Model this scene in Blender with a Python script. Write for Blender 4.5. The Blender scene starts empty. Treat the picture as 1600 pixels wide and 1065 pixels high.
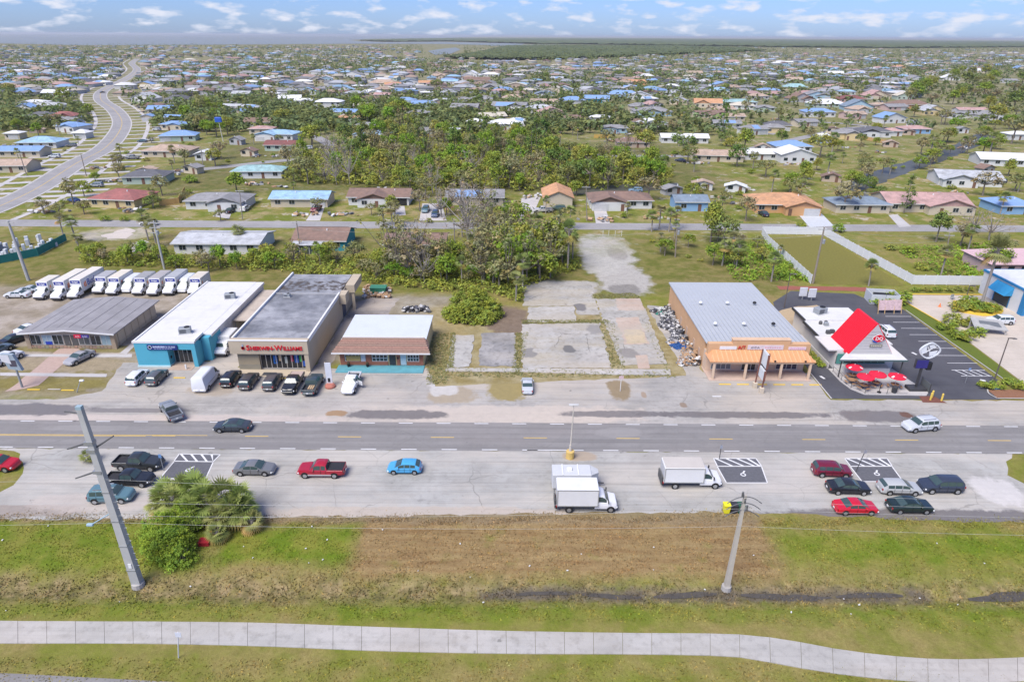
import bpy, math, random
import numpy as np
from mathutils import Matrix, Vector

sc = bpy.context.scene
R = math.radians
# ---------------------------------------------------------------- camera
F_PX, CAM_H, ROLL = 1040.0, 48.0, R(0.33)
TH = math.atan(476.5 / F_PX)
cam_d = bpy.data.cameras.new('camera'); cam = bpy.data.objects.new('camera', cam_d)
sc.collection.objects.link(cam); sc.camera = cam
cam_d.sensor_width = 36; cam_d.lens = F_PX / 1600 * 36; cam_d.clip_start = 0.5; cam_d.clip_end = 200000
_c, _s = math.cos(ROLL), math.sin(ROLL)
_r = Vector((_c, _s * math.sin(TH), _s * math.cos(TH)))
_u = Vector((-_s, _c * math.sin(TH), _c * math.cos(TH)))
_f = Vector((0, math.cos(TH), -math.sin(TH)))
mw = Matrix.Identity(4)
for i in range(3):
    mw[i][0], mw[i][1], mw[i][2] = _r[i], _u[i], -_f[i]
mw[2][3] = CAM_H
cam.matrix_world = mw

# ---------------------------------------------------------------- sky
SUN = Vector((-0.42, -0.5, 0.95)).normalized()
w = bpy.data.worlds.new('World'); sc.world = w; w.use_nodes = True
nt = w.node_tree; nt.nodes.clear()
def wn(t, **k):
    n = nt.nodes.new(t)
    for a, b in k.items(): setattr(n, a, b)
    return n
sky = wn('ShaderNodeTexSky', sky_type='NISHITA', sun_disc=False)
sky.sun_elevation = math.asin(SUN.z); sky.sun_rotation = math.atan2(SUN.x, SUN.y)
sky.air_density = 1.0; sky.dust_density = 0.4; sky.ozone_density = 2.5
tc = wn('ShaderNodeTexCoord'); sp = wn('ShaderNodeSeparateXYZ')
nt.links.new(tc.outputs['Generated'], sp.inputs[0])
def wm(op, a, b=None):
    n = wn('ShaderNodeMath', operation=op)
    for i, q in enumerate((a, b)):
        if q is None: continue
        if isinstance(q, (int, float)): n.inputs[i].default_value = q
        else: nt.links.new(q, n.inputs[i])
    return n.outputs[0]
az = wm('ARCTAN2', sp.outputs[0], sp.outputs[1]); el = wm('ARCSINE', sp.outputs[2])
cb = wn('ShaderNodeCombineXYZ')
nt.links.new(wm('MULTIPLY', az, 23.0), cb.inputs[0]); nt.links.new(wm('MULTIPLY', el, 70.0), cb.inputs[1])
n1 = wn('ShaderNodeTexNoise'); n1.inputs['Scale'].default_value = 1.0; n1.inputs['Detail'].default_value = 6; n1.inputs['Roughness'].default_value = .52
nt.links.new(cb.outputs[0], n1.inputs['Vector'])
rp = wn('ShaderNodeValToRGB'); rp.color_ramp.elements[0].position = .51; rp.color_ramp.elements[1].position = .66
nt.links.new(n1.outputs[0], rp.inputs[0])
tint = wn('ShaderNodeMix', data_type='RGBA', blend_type='MULTIPLY'); tint.inputs[0].default_value = 1
nt.links.new(sky.outputs[0], tint.inputs[6]); tint.inputs[7].default_value = (.46, .63, 1.16, 1)
mx = wn('ShaderNodeMix', data_type='RGBA'); nt.links.new(rp.outputs[0], mx.inputs[0])
nt.links.new(tint.outputs[2], mx.inputs[6]); mx.inputs[7].default_value = (5.4, 5.7, 6.6, 1)
bg = wn('ShaderNodeBackground'); bg.inputs[1].default_value = .08
nt.links.new(mx.outputs[2], bg.inputs[0])
out = wn('ShaderNodeOutputWorld'); nt.links.new(bg.outputs[0], out.inputs[0])

# ---------------------------------------------------------------- sun (thin cloud: soft) and exposure
sd = bpy.data.lights.new('sun', 'SUN'); so = bpy.data.objects.new('sun', sd); sc.collection.objects.link(so)
sd.energy = 2.9; sd.angle = R(38); sd.color = (1, .945, .875)
so.rotation_euler = SUN.to_track_quat('Z', 'Y').to_euler()
sc.view_settings.view_transform = 'Standard'; sc.view_settings.look = 'None'
sc.view_settings.exposure = 0.86; sc.view_settings.gamma = 1; HAZE = 5e-5
try: sc.view_settings.use_curve_mapping = False
except Exception: pass

# ---------------------------------------------------------------- pixel -> place
def ray(px, py):
    x, y = px - 800, py - 532.5
    xr, yr = x * _c + y * _s, -x * _s + y * _c
    return (xr / F_PX, math.cos(TH) - yr / F_PX * math.sin(TH), -math.sin(TH) - yr / F_PX * math.cos(TH))
def P(px, py, z=0.0):
    d = ray(px, py); t = (z - CAM_H) / d[2]
    return Vector((d[0] * t, d[1] * t, z))
def PIX(v):
    d = Vector((v[0], v[1], v[2] - CAM_H)); k = d.dot(_f)
    return 800 + F_PX * d.dot(_r) / k, 532.5 - F_PX * d.dot(_u) / k
def SC(y):                                    # photo pixels per metre across, at ground depth y
    return F_PX / (y * math.cos(TH) + CAM_H * math.sin(TH))

# ---------------------------------------------------------------- mesh helpers
COL = sc.collection
class MB:
    def __init__(s): s.v = []; s.f = []; s.m = []
    def face(s, pts, mi=0):
        b = len(s.v); s.v += [tuple(p) for p in pts]; s.f.append(tuple(range(b, b + len(pts)))); s.m.append(mi); return s
    def hexa(s, p, mi=0):                     # 8 points: bottom 4 ccw, top 4 ccw
        b = len(s.v); s.v += [tuple(q) for q in p]
        for q in ((3, 2, 1, 0), (4, 5, 6, 7), (0, 1, 5, 4), (1, 2, 6, 5), (2, 3, 7, 6), (3, 0, 4, 7)):
            s.f.append(tuple(b + i for i in q)); s.m.append(mi)
        return s
    def box(s, x0, x1, y0, y1, z0, z1, mi=0):
        return s.hexa([(x0, y0, z0), (x1, y0, z0), (x1, y1, z0), (x0, y1, z0), (x0, y0, z1), (x1, y0, z1), (x1, y1, z1), (x0, y1, z1)], mi)
    def bbox(s, x0, x1, y0, y1, z0, z1, c, mi=0):   # box with chamfered vertical edges and top
        pl = [(x0 + c, y0), (x1 - c, y0), (x1, y0 + c), (x1, y1 - c), (x1 - c, y1), (x0 + c, y1), (x0, y1 - c), (x0, y0 + c)]
        cx, cy = (x0 + x1) / 2, (y0 + y1) / 2
        sx, sy = 1 - 2 * c / (x1 - x0), 1 - 2 * c / (y1 - y0)
        rings = [[(x, y, z0) for x, y in pl], [(x, y, z1 - c) for x, y in pl], [(cx + (x - cx) * sx, cy + (y - cy) * sy, z1) for x, y in pl]]
        return s.loft(rings, True, True, mi)
    def loft(s, rings, closed=True, caps=True, mi=0):
        b = len(s.v); n = len(rings[0])
        for r in rings: s.v += [tuple(q) for q in r]
        for i in range(len(rings) - 1):
            for j in range(n if closed else n - 1):
                k = (j + 1) % n
                s.f.append((b + i * n + j, b + i * n + k, b + (i + 1) * n + k, b + (i + 1) * n + j)); s.m.append(mi)
        if caps:
            s.f.append(tuple(b + j for j in reversed(range(n)))); s.m.append(mi)
            e = b + (len(rings) - 1) * n
            s.f.append(tuple(e + j for j in range(n))); s.m.append(mi)
        return s
    def prism(s, poly, z0, z1, mi=0):
        return s.loft([[(x, y, z0) for x, y in poly], [(x, y, z1) for x, y in poly]], True, True, mi)
    def tube(s, p0, p1, r0, r1=None, n=6, mi=0):
        r1 = r0 if r1 is None else r1
        p0, p1 = Vector(p0), Vector(p1); d = (p1 - p0).normalized()
        a = d.cross(Vector((0, 0, 1)) if abs(d.z) < .9 else Vector((1, 0, 0))).normalized(); b = d.cross(a)
        cs = [(math.cos(2 * math.pi * i / n), math.sin(2 * math.pi * i / n)) for i in range(n)]
        return s.loft([[p0 + (a * c + b * q) * r0 for c, q in cs], [p1 + (a * c + b * q) * r1 for c, q in cs]], True, True, mi)
    def path(s, pts, r, n=5, mi=0):
        for i in range(len(pts) - 1): s.tube(pts[i], pts[i + 1], r, r, n, mi)
        return s
    def lathe(s, prof, n=16, c=(0, 0, 0), axis='Z', mi=0):
        rings = []
        for r, h in prof:
            ring = []
            for i in range(n):
                a = 2 * math.pi * i / n; x, y = r * math.cos(a), r * math.sin(a)
                ring.append((c[0] + x, c[1] + y, c[2] + h) if axis == 'Z' else (c[0] + x, c[1] - h, c[2] + y))
            rings.append(ring)
        return s.loft(rings, True, True, mi)
    def mesh(s, name, smooth=False, sharp=None):
        me = bpy.data.meshes.new(name); me.from_pydata(s.v, [], s.f); 
        me.polygons.foreach_set('material_index', s.m)
        if smooth:
            me.polygons.foreach_set('use_smooth', [True] * len(s.f))
            if sharp: me.set_sharp_from_angle(angle=R(sharp))
        me.update(); return me

def ob(name, g, mat, parent=None, loc=(0, 0, 0), rot=(0, 0, 0), scale=(1, 1, 1), smooth=False, sharp=None, kind=None):
    me = g.mesh(name, smooth, sharp) if isinstance(g, MB) else g
    mats = mat if isinstance(mat, (list, tuple)) else [mat]
    if len(me.materials) == 0:
        for m_ in mats: me.materials.append(m_)
    o = bpy.data.objects.new(name, me); COL.objects.link(o)
    for i, m_ in enumerate(mats):
        if i < len(o.material_slots) and me.materials[i] is not m_:
            o.material_slots[i].link = 'OBJECT'; o.material_slots[i].material = m_
    o.location = loc; o.rotation_euler = rot; o.scale = scale
    if parent is not None: o.parent = parent
    if kind: o['kind'] = kind
    return o
def tag(o, label, cat, group=None):
    o['label'] = label; o['category'] = cat
    if group: o['group'] = group
    return o
def thing(name, label, cat, loc=(0, 0, 0), rz=0.0, group=None, scale=1.0):
    o = bpy.data.objects.new(name, None); COL.objects.link(o); o.location = loc; o.rotation_euler = (0, 0, rz)
    o.scale = (scale, scale, scale); o.empty_display_size = .3
    return tag(o, label, cat, group)
_ub = None
def ubox(name, x0, x1, y0, y1, z0, z1, mat, parent=None):   # shared unit cube, scaled: a cheap piece
    global _ub
    if _ub is None: _ub = MB().box(-.5, .5, -.5, .5, -.5, .5).mesh('unit_block'); _ub.materials.append(mat)
    return ob(name, _ub, mat, parent, ((x0 + x1) / 2, (y0 + y1) / 2, (z0 + z1) / 2), (0, 0, 0), (x1 - x0, y1 - y0, z1 - z0))
def np_mesh(name, V, Q, tint=None, smooth=False):
    me = bpy.data.meshes.new(name); k = Q.shape[1]
    me.vertices.add(len(V)); me.vertices.foreach_set('co', V.astype(np.float32).ravel())
    me.loops.add(Q.size); me.loops.foreach_set('vertex_index', Q.astype(np.int32).ravel())
    me.polygons.add(len(Q)); me.polygons.foreach_set('loop_start', np.arange(0, Q.size, k, dtype=np.int32))
    try: me.polygons.foreach_set('loop_total', np.full(len(Q), k, dtype=np.int32))
    except Exception: pass
    if tint is not None:
        a = me.attributes.new('tint', 'FLOAT_COLOR', 'POINT')
        a.data.foreach_set('color', tint.astype(np.float32).ravel())
    me.update(calc_edges=True); me.validate(); return me
_txt = {}
def text_mesh(body, size, ext=0.0, align='CENTER', bold=0.0):
    k = (body, size, ext, align, bold)
    if k not in _txt:
        cu = bpy.data.curves.new('lettering', 'FONT'); cu.body = body; cu.size = size; cu.extrude = ext; cu.align_x = align; cu.offset = bold
        cu.resolution_u = 3
        o = bpy.data.objects.new('lettering', cu); COL.objects.link(o)
        bpy.context.view_layer.update()
        me = bpy.data.meshes.new_from_object(o.evaluated_get(bpy.context.evaluated_depsgraph_get()))
        bpy.data.objects.remove(o); me.materials.clear(); _txt[k] = me
    return _txt[k]
def lettering(body, size, loc, mat, parent, rot=(R(90), 0, 0), ext=.0, align='CENTER', bold=0.0, name='lettering'):
    return ob(name, text_mesh(body, size, ext, align, bold), mat, parent, loc, rot)
ONES = 'zeroth first second third fourth fifth sixth seventh eighth ninth tenth eleventh twelfth thirteenth fourteenth fifteenth sixteenth seventeenth eighteenth nineteenth'.split()
TENS = ['', '', 'twent', 'thirt', 'fort', 'fift', 'sixt', 'sevent', 'eight', 'ninet']
def nth(n):
    if n < 20: return ONES[n]
    if n < 100: return TENS[n // 10] + ('ieth' if n % 10 == 0 else 'y-' + ONES[n % 10])
    return 'hundred-and-' + nth(n - 100) if n > 100 else 'hundredth'

# ---------------------------------------------------------------- materials
class NT:
    def __init__(s, m):
        m.use_nodes = True; s.t = m.node_tree; s.t.nodes.clear()
        s.out = s.n('ShaderNodeOutputMaterial'); s.pos = s.n('ShaderNodeNewGeometry').outputs['Position']
        x = s.n('ShaderNodeSeparateXYZ'); s.l(s.pos, x.inputs[0]); s.X, s.Y, s.Z = x.outputs
    def n(s, t, **k):
        q = s.t.nodes.new(t)
        for a, b in k.items(): setattr(q, a, b)
        return q
    def l(s, a, b): s.t.links.new(a, b)
    def put(s, i, v):
        if isinstance(v, (int, float)): i.default_value = v
        elif isinstance(v, tuple): i.default_value = v + (1,) if len(v) == 3 and len(i.default_value) == 4 else v
        else: s.l(v, i)
    def math(s, op, a, b=0.0, c=None, clamp=False):
        q = s.n('ShaderNodeMath', operation=op, use_clamp=clamp); s.put(q.inputs[0], a); s.put(q.inputs[1], b)
        if c is not None: s.put(q.inputs[2], c)
        return q.outputs[0]
    def scale(s, v): 
        q = s.n('ShaderNodeVectorMath', operation='MULTIPLY'); s.l(s.pos, q.inputs[0]); q.inputs[1].default_value = v; return q.outputs[0]
    def noise(s, sc_, det=3.0, vec=None, rough=.55):
        q = s.n('ShaderNodeTexNoise'); q.inputs['Scale'].default_value = sc_; q.inputs['Detail'].default_value = det; q.inputs['Roughness'].default_value = rough
        s.l(vec if vec is not None else s.pos, q.inputs['Vector']); return q.outputs[0]
    def vor(s, sc_, feat='DISTANCE_TO_EDGE', vec=None):
        q = s.n('ShaderNodeTexVoronoi', feature=feat); q.inputs['Scale'].default_value = sc_
        s.l(vec if vec is not None else s.pos, q.inputs['Vector']); return q.outputs[0]
    def mix(s, f, a, b, mode='MIX'):
        q = s.n('ShaderNodeMix', data_type='RGBA', blend_type=mode); s.put(q.inputs[0], f); s.put(q.inputs[6], a); s.put(q.inputs[7], b); return q.outputs[2]
    def ramp(s, v, a, b):                      # 0 below a, 1 above b
        q = s.n('ShaderNodeMapRange'); s.put(q.inputs[0], v); q.inputs[1].default_value = a; q.inputs[2].default_value = b; return q.outputs[0]
    def box(s, x0, x1, y0, y1, soft, wob):
        a = s.ramp(s.math('ADD', s.X, wob), x0 - soft, x0 + soft); b = s.ramp(s.math('ADD', s.X, wob), x1 + soft, x1 - soft)
        c = s.ramp(s.math('ADD', s.Y, wob), y0 - soft, y0 + soft); d = s.ramp(s.math('ADD', s.Y, wob), y1 + soft, y1 - soft)
        return s.math('MULTIPLY', s.math('MULTIPLY', a, b), s.math('MULTIPLY', c, d))
    def blob(s, px, wob, a=1.12, b=.86):
        q = [P(*p) for p in px]; x0, x1 = min(v.x for v in q), max(v.x for v in q); y0, y1 = min(v.y for v in q), max(v.y for v in q)
        dx = s.math('MULTIPLY', s.math('SUBTRACT', s.X, (x0 + x1) / 2), 2 / (x1 - x0)); dy = s.math('MULTIPLY', s.math('SUBTRACT', s.Y, (y0 + y1) / 2), 2 / (y1 - y0))
        d = s.math('POWER', s.math('ADD', s.math('POWER', s.math('ABSOLUTE', dx), 2.6), s.math('POWER', s.math('ABSOLUTE', dy), 2.6)), .385)
        return s.ramp(s.math('ADD', d, wob), a, b)
    def done(s, col, rough=.85, spec=.25, metal=0.0, bump=None, bd=.05, coat=0.0, alpha=None, emit=None):
        p = s.n('ShaderNodeBsdfPrincipled'); s.put(p.inputs['Base Color'], col); s.put(p.inputs['Roughness'], rough)
        p.inputs['Specular IOR Level'].default_value = spec; s.put(p.inputs['Metallic'], metal); p.inputs['Coat Weight'].default_value = coat
        if alpha is not None: s.put(p.inputs['Alpha'], alpha)
        if bump is not None:
            b = s.n('ShaderNodeBump'); b.inputs['Strength'].default_value = .6; b.inputs['Distance'].default_value = bd; s.l(bump, b.inputs['Height']); s.l(b.outputs[0], p.inputs['Normal'])
        s.l(p.outputs[0], s.out.inputs[0]); return p
_mats = {}
def M(col, rough=.8, var=.18, sc_=1.3, metal=0.0, spec=.25, coat=0.0, dirt=0.0, key=None):
    k = (tuple(col), rough, var, sc_, metal, spec, coat, dirt)
    if k not in _mats:
        m = bpy.data.materials.new('surface'); t = NT(m)
        f = t.math('ADD', t.math('MULTIPLY', t.noise(sc_, 4), 2 * var), 1 - var)
        c = t.n('ShaderNodeVectorMath', operation='SCALE'); c.inputs[0].default_value = col[:3]; t.l(f, c.inputs['Scale'])
        cc = c.outputs[0]
        if dirt: cc = t.mix(t.math('MULTIPLY', t.ramp(t.noise(.35, 6, None, .65), .45, .75), dirt), cc, (.09, .085, .075))
        t.done(cc, rough, spec, metal, None, 0, coat); _mats[k] = m
    return _mats[k]
def paint(col): return M(col, .28, .04, .8, 0, .5, .35, .06)
GLASS = M((.025, .035, .04), .06, .1, 1, 0, .6)
CARGLASS = M((.048, .078, .076), .05, .1, 1, 0, .7)
TYRE = M((.018, .018, .018), .85); RIM = M((.42, .43, .44), .3, .1, 1, .6)
BLACK = M((.02, .02, .022), .6); CHROME = M((.6, .6, .62), .25, .05, 1, .8)
WHITE = M((.72, .72, .71), .55, .06); REDLAMP = M((.32, .012, .015), .25, .05, 1, 0, .5); LAMP = M((.75, .77, .78), .15, .05, 1, 0, .6)
CONC = M((.40, .38, .355), .9, .2, .8, dirt=.25); STEEL = M((.36, .37, .38), .45, .15, 1, .5); GALV = M((.33, .35, .36), .6, .15, 1, .3)
WOODPOLE = M((.27, .23, .19), .9, .25); ORANGE = M((.75, .2, .06), .5); NAVY = M((.02, .035, .16), .5)
# ================================================================= SETTING
rng = random.Random(7); nrng = np.random.default_rng(7)
def zg(x, y):                                   # ground height: a shallow swale between the lot and the pavement
    if 44 < y < 57.5 and abs(x) < 150:
        d = math.exp(-((y - 47.7) / 1.7) ** 2) * .5
        return -d + .10 * math.exp(-((y - 53) / 2.5) ** 2) * (.5 + .5 * math.sin(x * .11))
    return 0.0
def ground_material(tinted=False):
    m = bpy.data.materials.new('grass_and_soil'); t = NT(m)
    big = t.noise(.05, 4); mid = t.noise(.32, 5, None, .6); fine = t.noise(3.2, 4, None, .7); tuft = t.noise(11, 3, None, .7)
    wob = t.math('MULTIPLY', t.math('SUBTRACT', t.noise(.35, 4), .5), 5.0)
    wobs = t.math('MULTIPLY', t.math('SUBTRACT', t.noise(.9, 4), .5), 1.6)
    grass = t.mix(t.ramp(mid, .36, .64), (.165, .185, .030), (.225, .215, .055))
    dry = t.mix(t.ramp(fine, .3, .7), (.25, .17, .075), (.34, .255, .125))
    g = t.mix(t.math('MULTIPLY', t.ramp(t.math('ADD', big, t.math('MULTIPLY', mid, .5)), .66, .95), .8), grass, dry)
    g = t.mix(t.math('MULTIPLY', t.ramp(t.noise(.9, 5, None, .7), .52, .7), .45), g, (.23, .185, .07))
    # streaks left by the mower
    streak = t.noise(1.0, 5, t.scale((.16, 1.1, 1.0)), .65)
    g = t.mix(t.math('MULTIPLY', t.ramp(streak, .5, .75), .35), g, (.22, .165, .065))
    # mown dry rectangle between the lot and the ditch
    mown = t.math('MULTIPLY', t.box(-16, 27, 49.6, 58.6, .8, t.math('ADD', wobs, t.math('MULTIPLY', wob, .25))), t.ramp(t.math('ADD', mid, 0), .12, .42))
    g = t.mix(t.math('MULTIPLY', mown, .92), g, t.mix(t.ramp(streak, .35, .65), (.33, .235, .115), (.235, .145, .07)))
    # greener turf patches
    for a in ((-60, -31, 50, 57, .75), (-30, -16.5, 51.2, 56.5, .95), (28, 80, 51.5, 56, .85), (-70, 70, 44.2, 46.6, .6)):
        g = t.mix(t.math('MULTIPLY', t.box(a[0], a[1], a[2], a[3], .9, wob if a[4] < .7 else wobs), a[4]), g, t.mix(t.ramp(mid, .4, .62), (.125, .185, .016), (.205, .215, .035)))
    # ditch line: rank, brown and straw-coloured
    dl = t.math('MULTIPLY', t.box(-120, 120, 46.4, 49.4, .9, wobs), t.ramp(t.noise(.5, 4), .3, .55))
    g = t.mix(t.math('MULTIPLY', dl, .8), g, t.mix(t.ramp(t.noise(1.1, 4), .42, .6), (.15, .125, .06), (.33, .25, .14)))
    g = t.mix(t.math('MULTIPLY', t.box(-3, 40, 46.9, 48.5, .45, wobs), t.ramp(t.noise(.6, 4), .3, .5)), g, t.mix(fine, (.10, .085, .06), (.19, .16, .12)))
    # sandy lip along the lot
    g = t.mix(t.math('MULTIPLY', t.box(-120, 27, 57.2, 60, .4, wobs), .8), g, t.mix(fine, (.30, .23, .14), (.2, .15, .09)))
    # behind the shops: sand yard, dry lot, scrub
    g = t.mix(t.math('MULTIPLY', t.box(-135, -60, 84, 131, 2, wob), .95), g, t.mix(t.ramp(t.noise(.22, 5), .4, .62), (.40, .345, .30), (.27, .225, .175)))
    g = t.mix(t.math('MULTIPLY', t.box(-96, -61, 85, 97, 1.2, wobs), t.math('MULTIPLY', t.ramp(t.noise(.3, 4), .36, .5), .9)), g, (.22, .185, .075))
    g = t.mix(t.math('MULTIPLY', t.box(-62, -12, 96, 127, 1.5, wob), .9), g, t.mix(t.ramp(mid, .4, .62), (.34, .30, .25), (.25, .215, .16)))
    g = t.mix(t.math('MULTIPLY', t.box(-16, 34, 82, 121, 1, wobs), .9), g, t.mix(t.ramp(mid, .38, .62), (.37, .31, .19), (.26, .205, .09)))
    g = t.mix(t.math('MULTIPLY', t.box(-140, 60, 128, 172, 3, wob), .55), g, t.mix(t.ramp(mid, .42, .58), (.10, .105, .03), (.2, .165, .07)))
    wb = t.math('MULTIPLY', t.math('SUBTRACT', t.noise(.3, 6, None, .66), .5), 1.1)
    for px, col, st in (([(898, 366), (1005, 424)], (.42, .40, .37), .97), ([(925, 415), (1030, 462)], (.41, .385, .36), .95), ([(815, 438), (945, 462)], (.40, .375, .35), .95), ([(945, 388), (985, 406)], (.30, .28, .26), .8), ([(950, 444), (1005, 462)], (.22, .205, .19), .85), ([(760, 480), (828, 522)], (.19, .14, .11), .9), ([(905, 398), (975, 430)], (.43, .41, .38), .8),
                        ([(-20, 559), (205, 580)], (.33, .27, .19), .85), ([(-20, 590), (165, 608)], (.22, .185, .06), .85), ([(20, 538), (240, 551)], (.19, .165, .05), .8), ([(670, 500), (720, 600)], (.32, .25, .12), .6), ([(150, 355), (220, 376)], (.48, .43, .37), .8)):
        g = t.mix(t.math('MULTIPLY', t.blob(px, wb), st), g, t.mix(fine, tuple(v * .78 for v in col), tuple(v * 1.22 for v in col)))
    gar = t.ramp(t.Y, 150, 190)
    g = t.mix(t.math('MULTIPLY', gar, t.math('MULTIPLY', t.ramp(t.noise(.09, 6, None, .7), .46, .62), .75)), g, t.mix(fine, (.33, .255, .12), (.38, .31, .19)))
    g = t.mix(t.math('MULTIPLY', gar, t.math('MULTIPLY', t.ramp(t.noise(.13, 6, None, .7), .46, .56), .85)), g, (.135, .17, .025))
    g = t.mix(t.math('MULTIPLY', gar, t.math('MULTIPLY', t.ramp(t.noise(.2, 5, t.scale((1, 1, 1)), .7), .58, .64), .85)), g, (.44, .39, .32))
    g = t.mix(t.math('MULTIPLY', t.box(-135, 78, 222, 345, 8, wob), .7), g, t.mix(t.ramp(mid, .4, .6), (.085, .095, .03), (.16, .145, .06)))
    # far: built-up land reads greyer and paler
    far = t.ramp(t.Y, 230, 600)
    town = t.mix(t.ramp(t.noise(.03, 6, None, .7), .40, .60), (.14, .14, .06), (.29, .26, .18))
    g = t.mix(t.math('MULTIPLY', far, .85), g, town)
    g = t.mix(1.0, g, t.mix(tuft, (.62, .62, .6), (1.32, 1.32, 1.3)), 'MULTIPLY')
    g = t.mix(.8, g, t.mix(t.noise(.85, 5, None, .7), (.55, .55, .55), (1.45, 1.45, 1.42)), 'MULTIPLY')
    g = t.mix(.55, g, t.mix(fine, (.66, .66, .66), (1.36, 1.36, 1.36)), 'MULTIPLY')
    if tinted: g = t.mix(1.0, g, t.n('ShaderNodeAttribute', attribute_name='tint').outputs['Color'], 'MULTIPLY')
    t.done(g, .95, .08, 0, t.math('ADD', fine, tuft), .12); return m
GROUND = ground_material()
xs = [-70000, -20000, -6000, -1500, -400, -150] + [-80 + .8 * i for i in range(201)] + [150, 400, 1500, 6000, 20000, 70000]
ys = [-300, 0, 25, 33] + [36 + .4 * i for i in range(61)] + [64, 80, 120, 180, 260, 400, 800, 2000, 6000, 20000, 90000]
gm = MB(); gm.v = [(x, y, zg(x, y)) for y in ys for x in xs]; nx = len(xs)
gm.f = [(j * nx + i, j * nx + i + 1, (j + 1) * nx + i + 1, (j + 1) * nx + i) for j in range(len(ys) - 1) for i in range(nx - 1)]; gm.m = [0] * len(gm.f)
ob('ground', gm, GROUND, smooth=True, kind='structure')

def asphalt(name, c0, c1, crack=.5, sand=0.0, sandc=(.5, .42, .33), tyre=.4, rough=.9, patch=.35, blobs=(), tracks=()):
    m = bpy.data.materials.new(name); t = NT(m)
    n1, n2, n3 = t.noise(.16, 6, None, .62), t.noise(1.1, 5, None, .65), t.noise(14, 3, None, .7)
    c = t.mix(t.ramp(n1, .34, .66), c0, c1)
    c = t.mix(t.math('MULTIPLY', t.ramp(n2, .5, .72), patch), c, tuple(v * .62 for v in c0))
    if sand: c = t.mix(t.math('MULTIPLY', t.ramp(t.math('ADD', t.noise(.11, 5, t.scale((.6, 1.6, 1))), t.math('MULTIPLY', n2, .25)), .56, .74), sand), c, sandc)
    if tyre:
        s_ = t.noise(1.0, 5, t.scale((.035, 1.9, 1)), .6); c = t.mix(t.math('MULTIPLY', t.ramp(s_, .48, .72), tyre), c, tuple(v * .5 for v in c0))
    for yc in tracks:
        f = t.ramp(t.math('ABSOLUTE', t.math('SUBTRACT', t.math('ADD', t.Y, t.math('MULTIPLY', t.noise(.08, 2), .6)), yc + .3)), .5, .12); c = t.mix(t.math('MULTIPLY', f, t.math('MULTIPLY', t.ramp(n1, .25, .6), .38)), c, tuple(v * .72 for v in c0))
    if crack:
        wv = t.n('ShaderNodeVectorMath', operation='ADD'); t.l(t.pos, wv.inputs[0])
        nv = t.n('ShaderNodeTexNoise'); nv.inputs['Scale'].default_value = .6; t.l(t.pos, nv.inputs['Vector'])
        t.l(nv.outputs['Color'], wv.inputs[1])
        e = t.vor(.13, 'DISTANCE_TO_EDGE', wv.outputs[0]); c = t.mix(t.math('MULTIPLY', t.math('MULTIPLY', t.ramp(e, .010, .002), t.ramp(t.noise(.11, 3), .45, .62)), crack * .8), c, tuple(v * .32 for v in c0))
    c = t.mix(t.math('MULTIPLY', t.ramp(t.noise(.06, 4, t.scale((.5, 1.4, 1))), .5, .7), .35), c, tuple(v * m_ for v, m_ in zip(c1, (1.22, 1.12, 1.08))))
    c = t.mix(t.math('MULTIPLY', t.ramp(t.noise(.75, 3), .70, .76), .6), c, tuple(v * .38 for v in c0))
    c = t.mix(.6, c, t.mix(n3, (.7, .7, .7), (1.3, 1.3, 1.3)), 'MULTIPLY')
    wb = t.math('MULTIPLY', t.math('SUBTRACT', t.noise(.42, 6, None, .68), .5), 1.5); ro = rough
    for px, colb, st, rb in blobs:
        f = t.math('MULTIPLY', t.blob(px, wb), st); c = t.mix(f, c, t.mix(n2, tuple(v * .8 for v in colb), tuple(v * 1.2 for v in colb)))
        if rb is not None: ro = t.math('ADD', t.math('MULTIPLY', f, rb - rough), ro)
    t.done(c, ro, .2, 0, n3, .01); return m
WETC = (.16, .145, .135); SANDC = (.50, .43, .36)
B_N = [([(590, 632), (1010, 662)], SANDC, .75, None), ([(-60, 646), (530, 661)], (.49, .42, .37), .7, None), ([(668, 604), (745, 630)], (.33, .27, .19), .85, None), ([(762, 590), (822, 625)], (.27, .215, .085), .95, None), ([(946, 594), (990, 624)], (.24, .18, .10), .9, None), ([(672, 598), (712, 618)], (.5, .48, .45), .8, None),
       ([(-80, 630), (122, 649)], WETC, .9, .25), ([(130, 637), (300, 645)], (.2, .18, .165), .85, .3), ([(545, 640), (695, 655)], WETC, .9, .25), ([(513, 641), (540, 650)], (.30, .19, .10), .9, None), ([(880, 641), (1060, 652)], WETC, .85, .25), ([(1010, 642), (1300, 654)], WETC, .9, .22), ([(1300, 640), (1448, 660)], WETC, .9, .22), ([(1402, 643), (1428, 652)], (.15, .085, .06), .9, .5), ([(1000, 612), (1012, 622)], (.3, .22, .15), .8, None), ([(1060, 628), (1075, 636)], (.24, .18, .13), .9, None), ([(305, 598), (360, 618)], (.33, .27, .2), .7, None), ([(1548, 562), (1640, 606)], (.24, .23, .22), .8, .4)]
B_S = [([(1185, 792), (1700, 830)], WETC, .92, .2), ([(-60, 788), (115, 808)], (.28, .235, .2), .8, None), ([(1500, 745), (1620, 790)], (.56, .53, .5), .7, None), ([(420, 790), (900, 812)], (.44, .37, .30), .7, None), ([(880, 705), (935, 720)], (.36, .28, .2), .8, None), ([(60, 770), (240, 800)], (.46, .40, .35), .6, None)]
LOT = asphalt('worn_lot', (.30, .29, .265), (.41, .40, .37), .5, .7, (.48, .44, .385), .4, patch=.5, blobs=B_S)
LOT2 = asphalt('worn_lot_north', (.30, .285, .26), (.41, .385, .35), .45, .7, (.46, .405, .335), .4, patch=.5, blobs=B_N)
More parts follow.
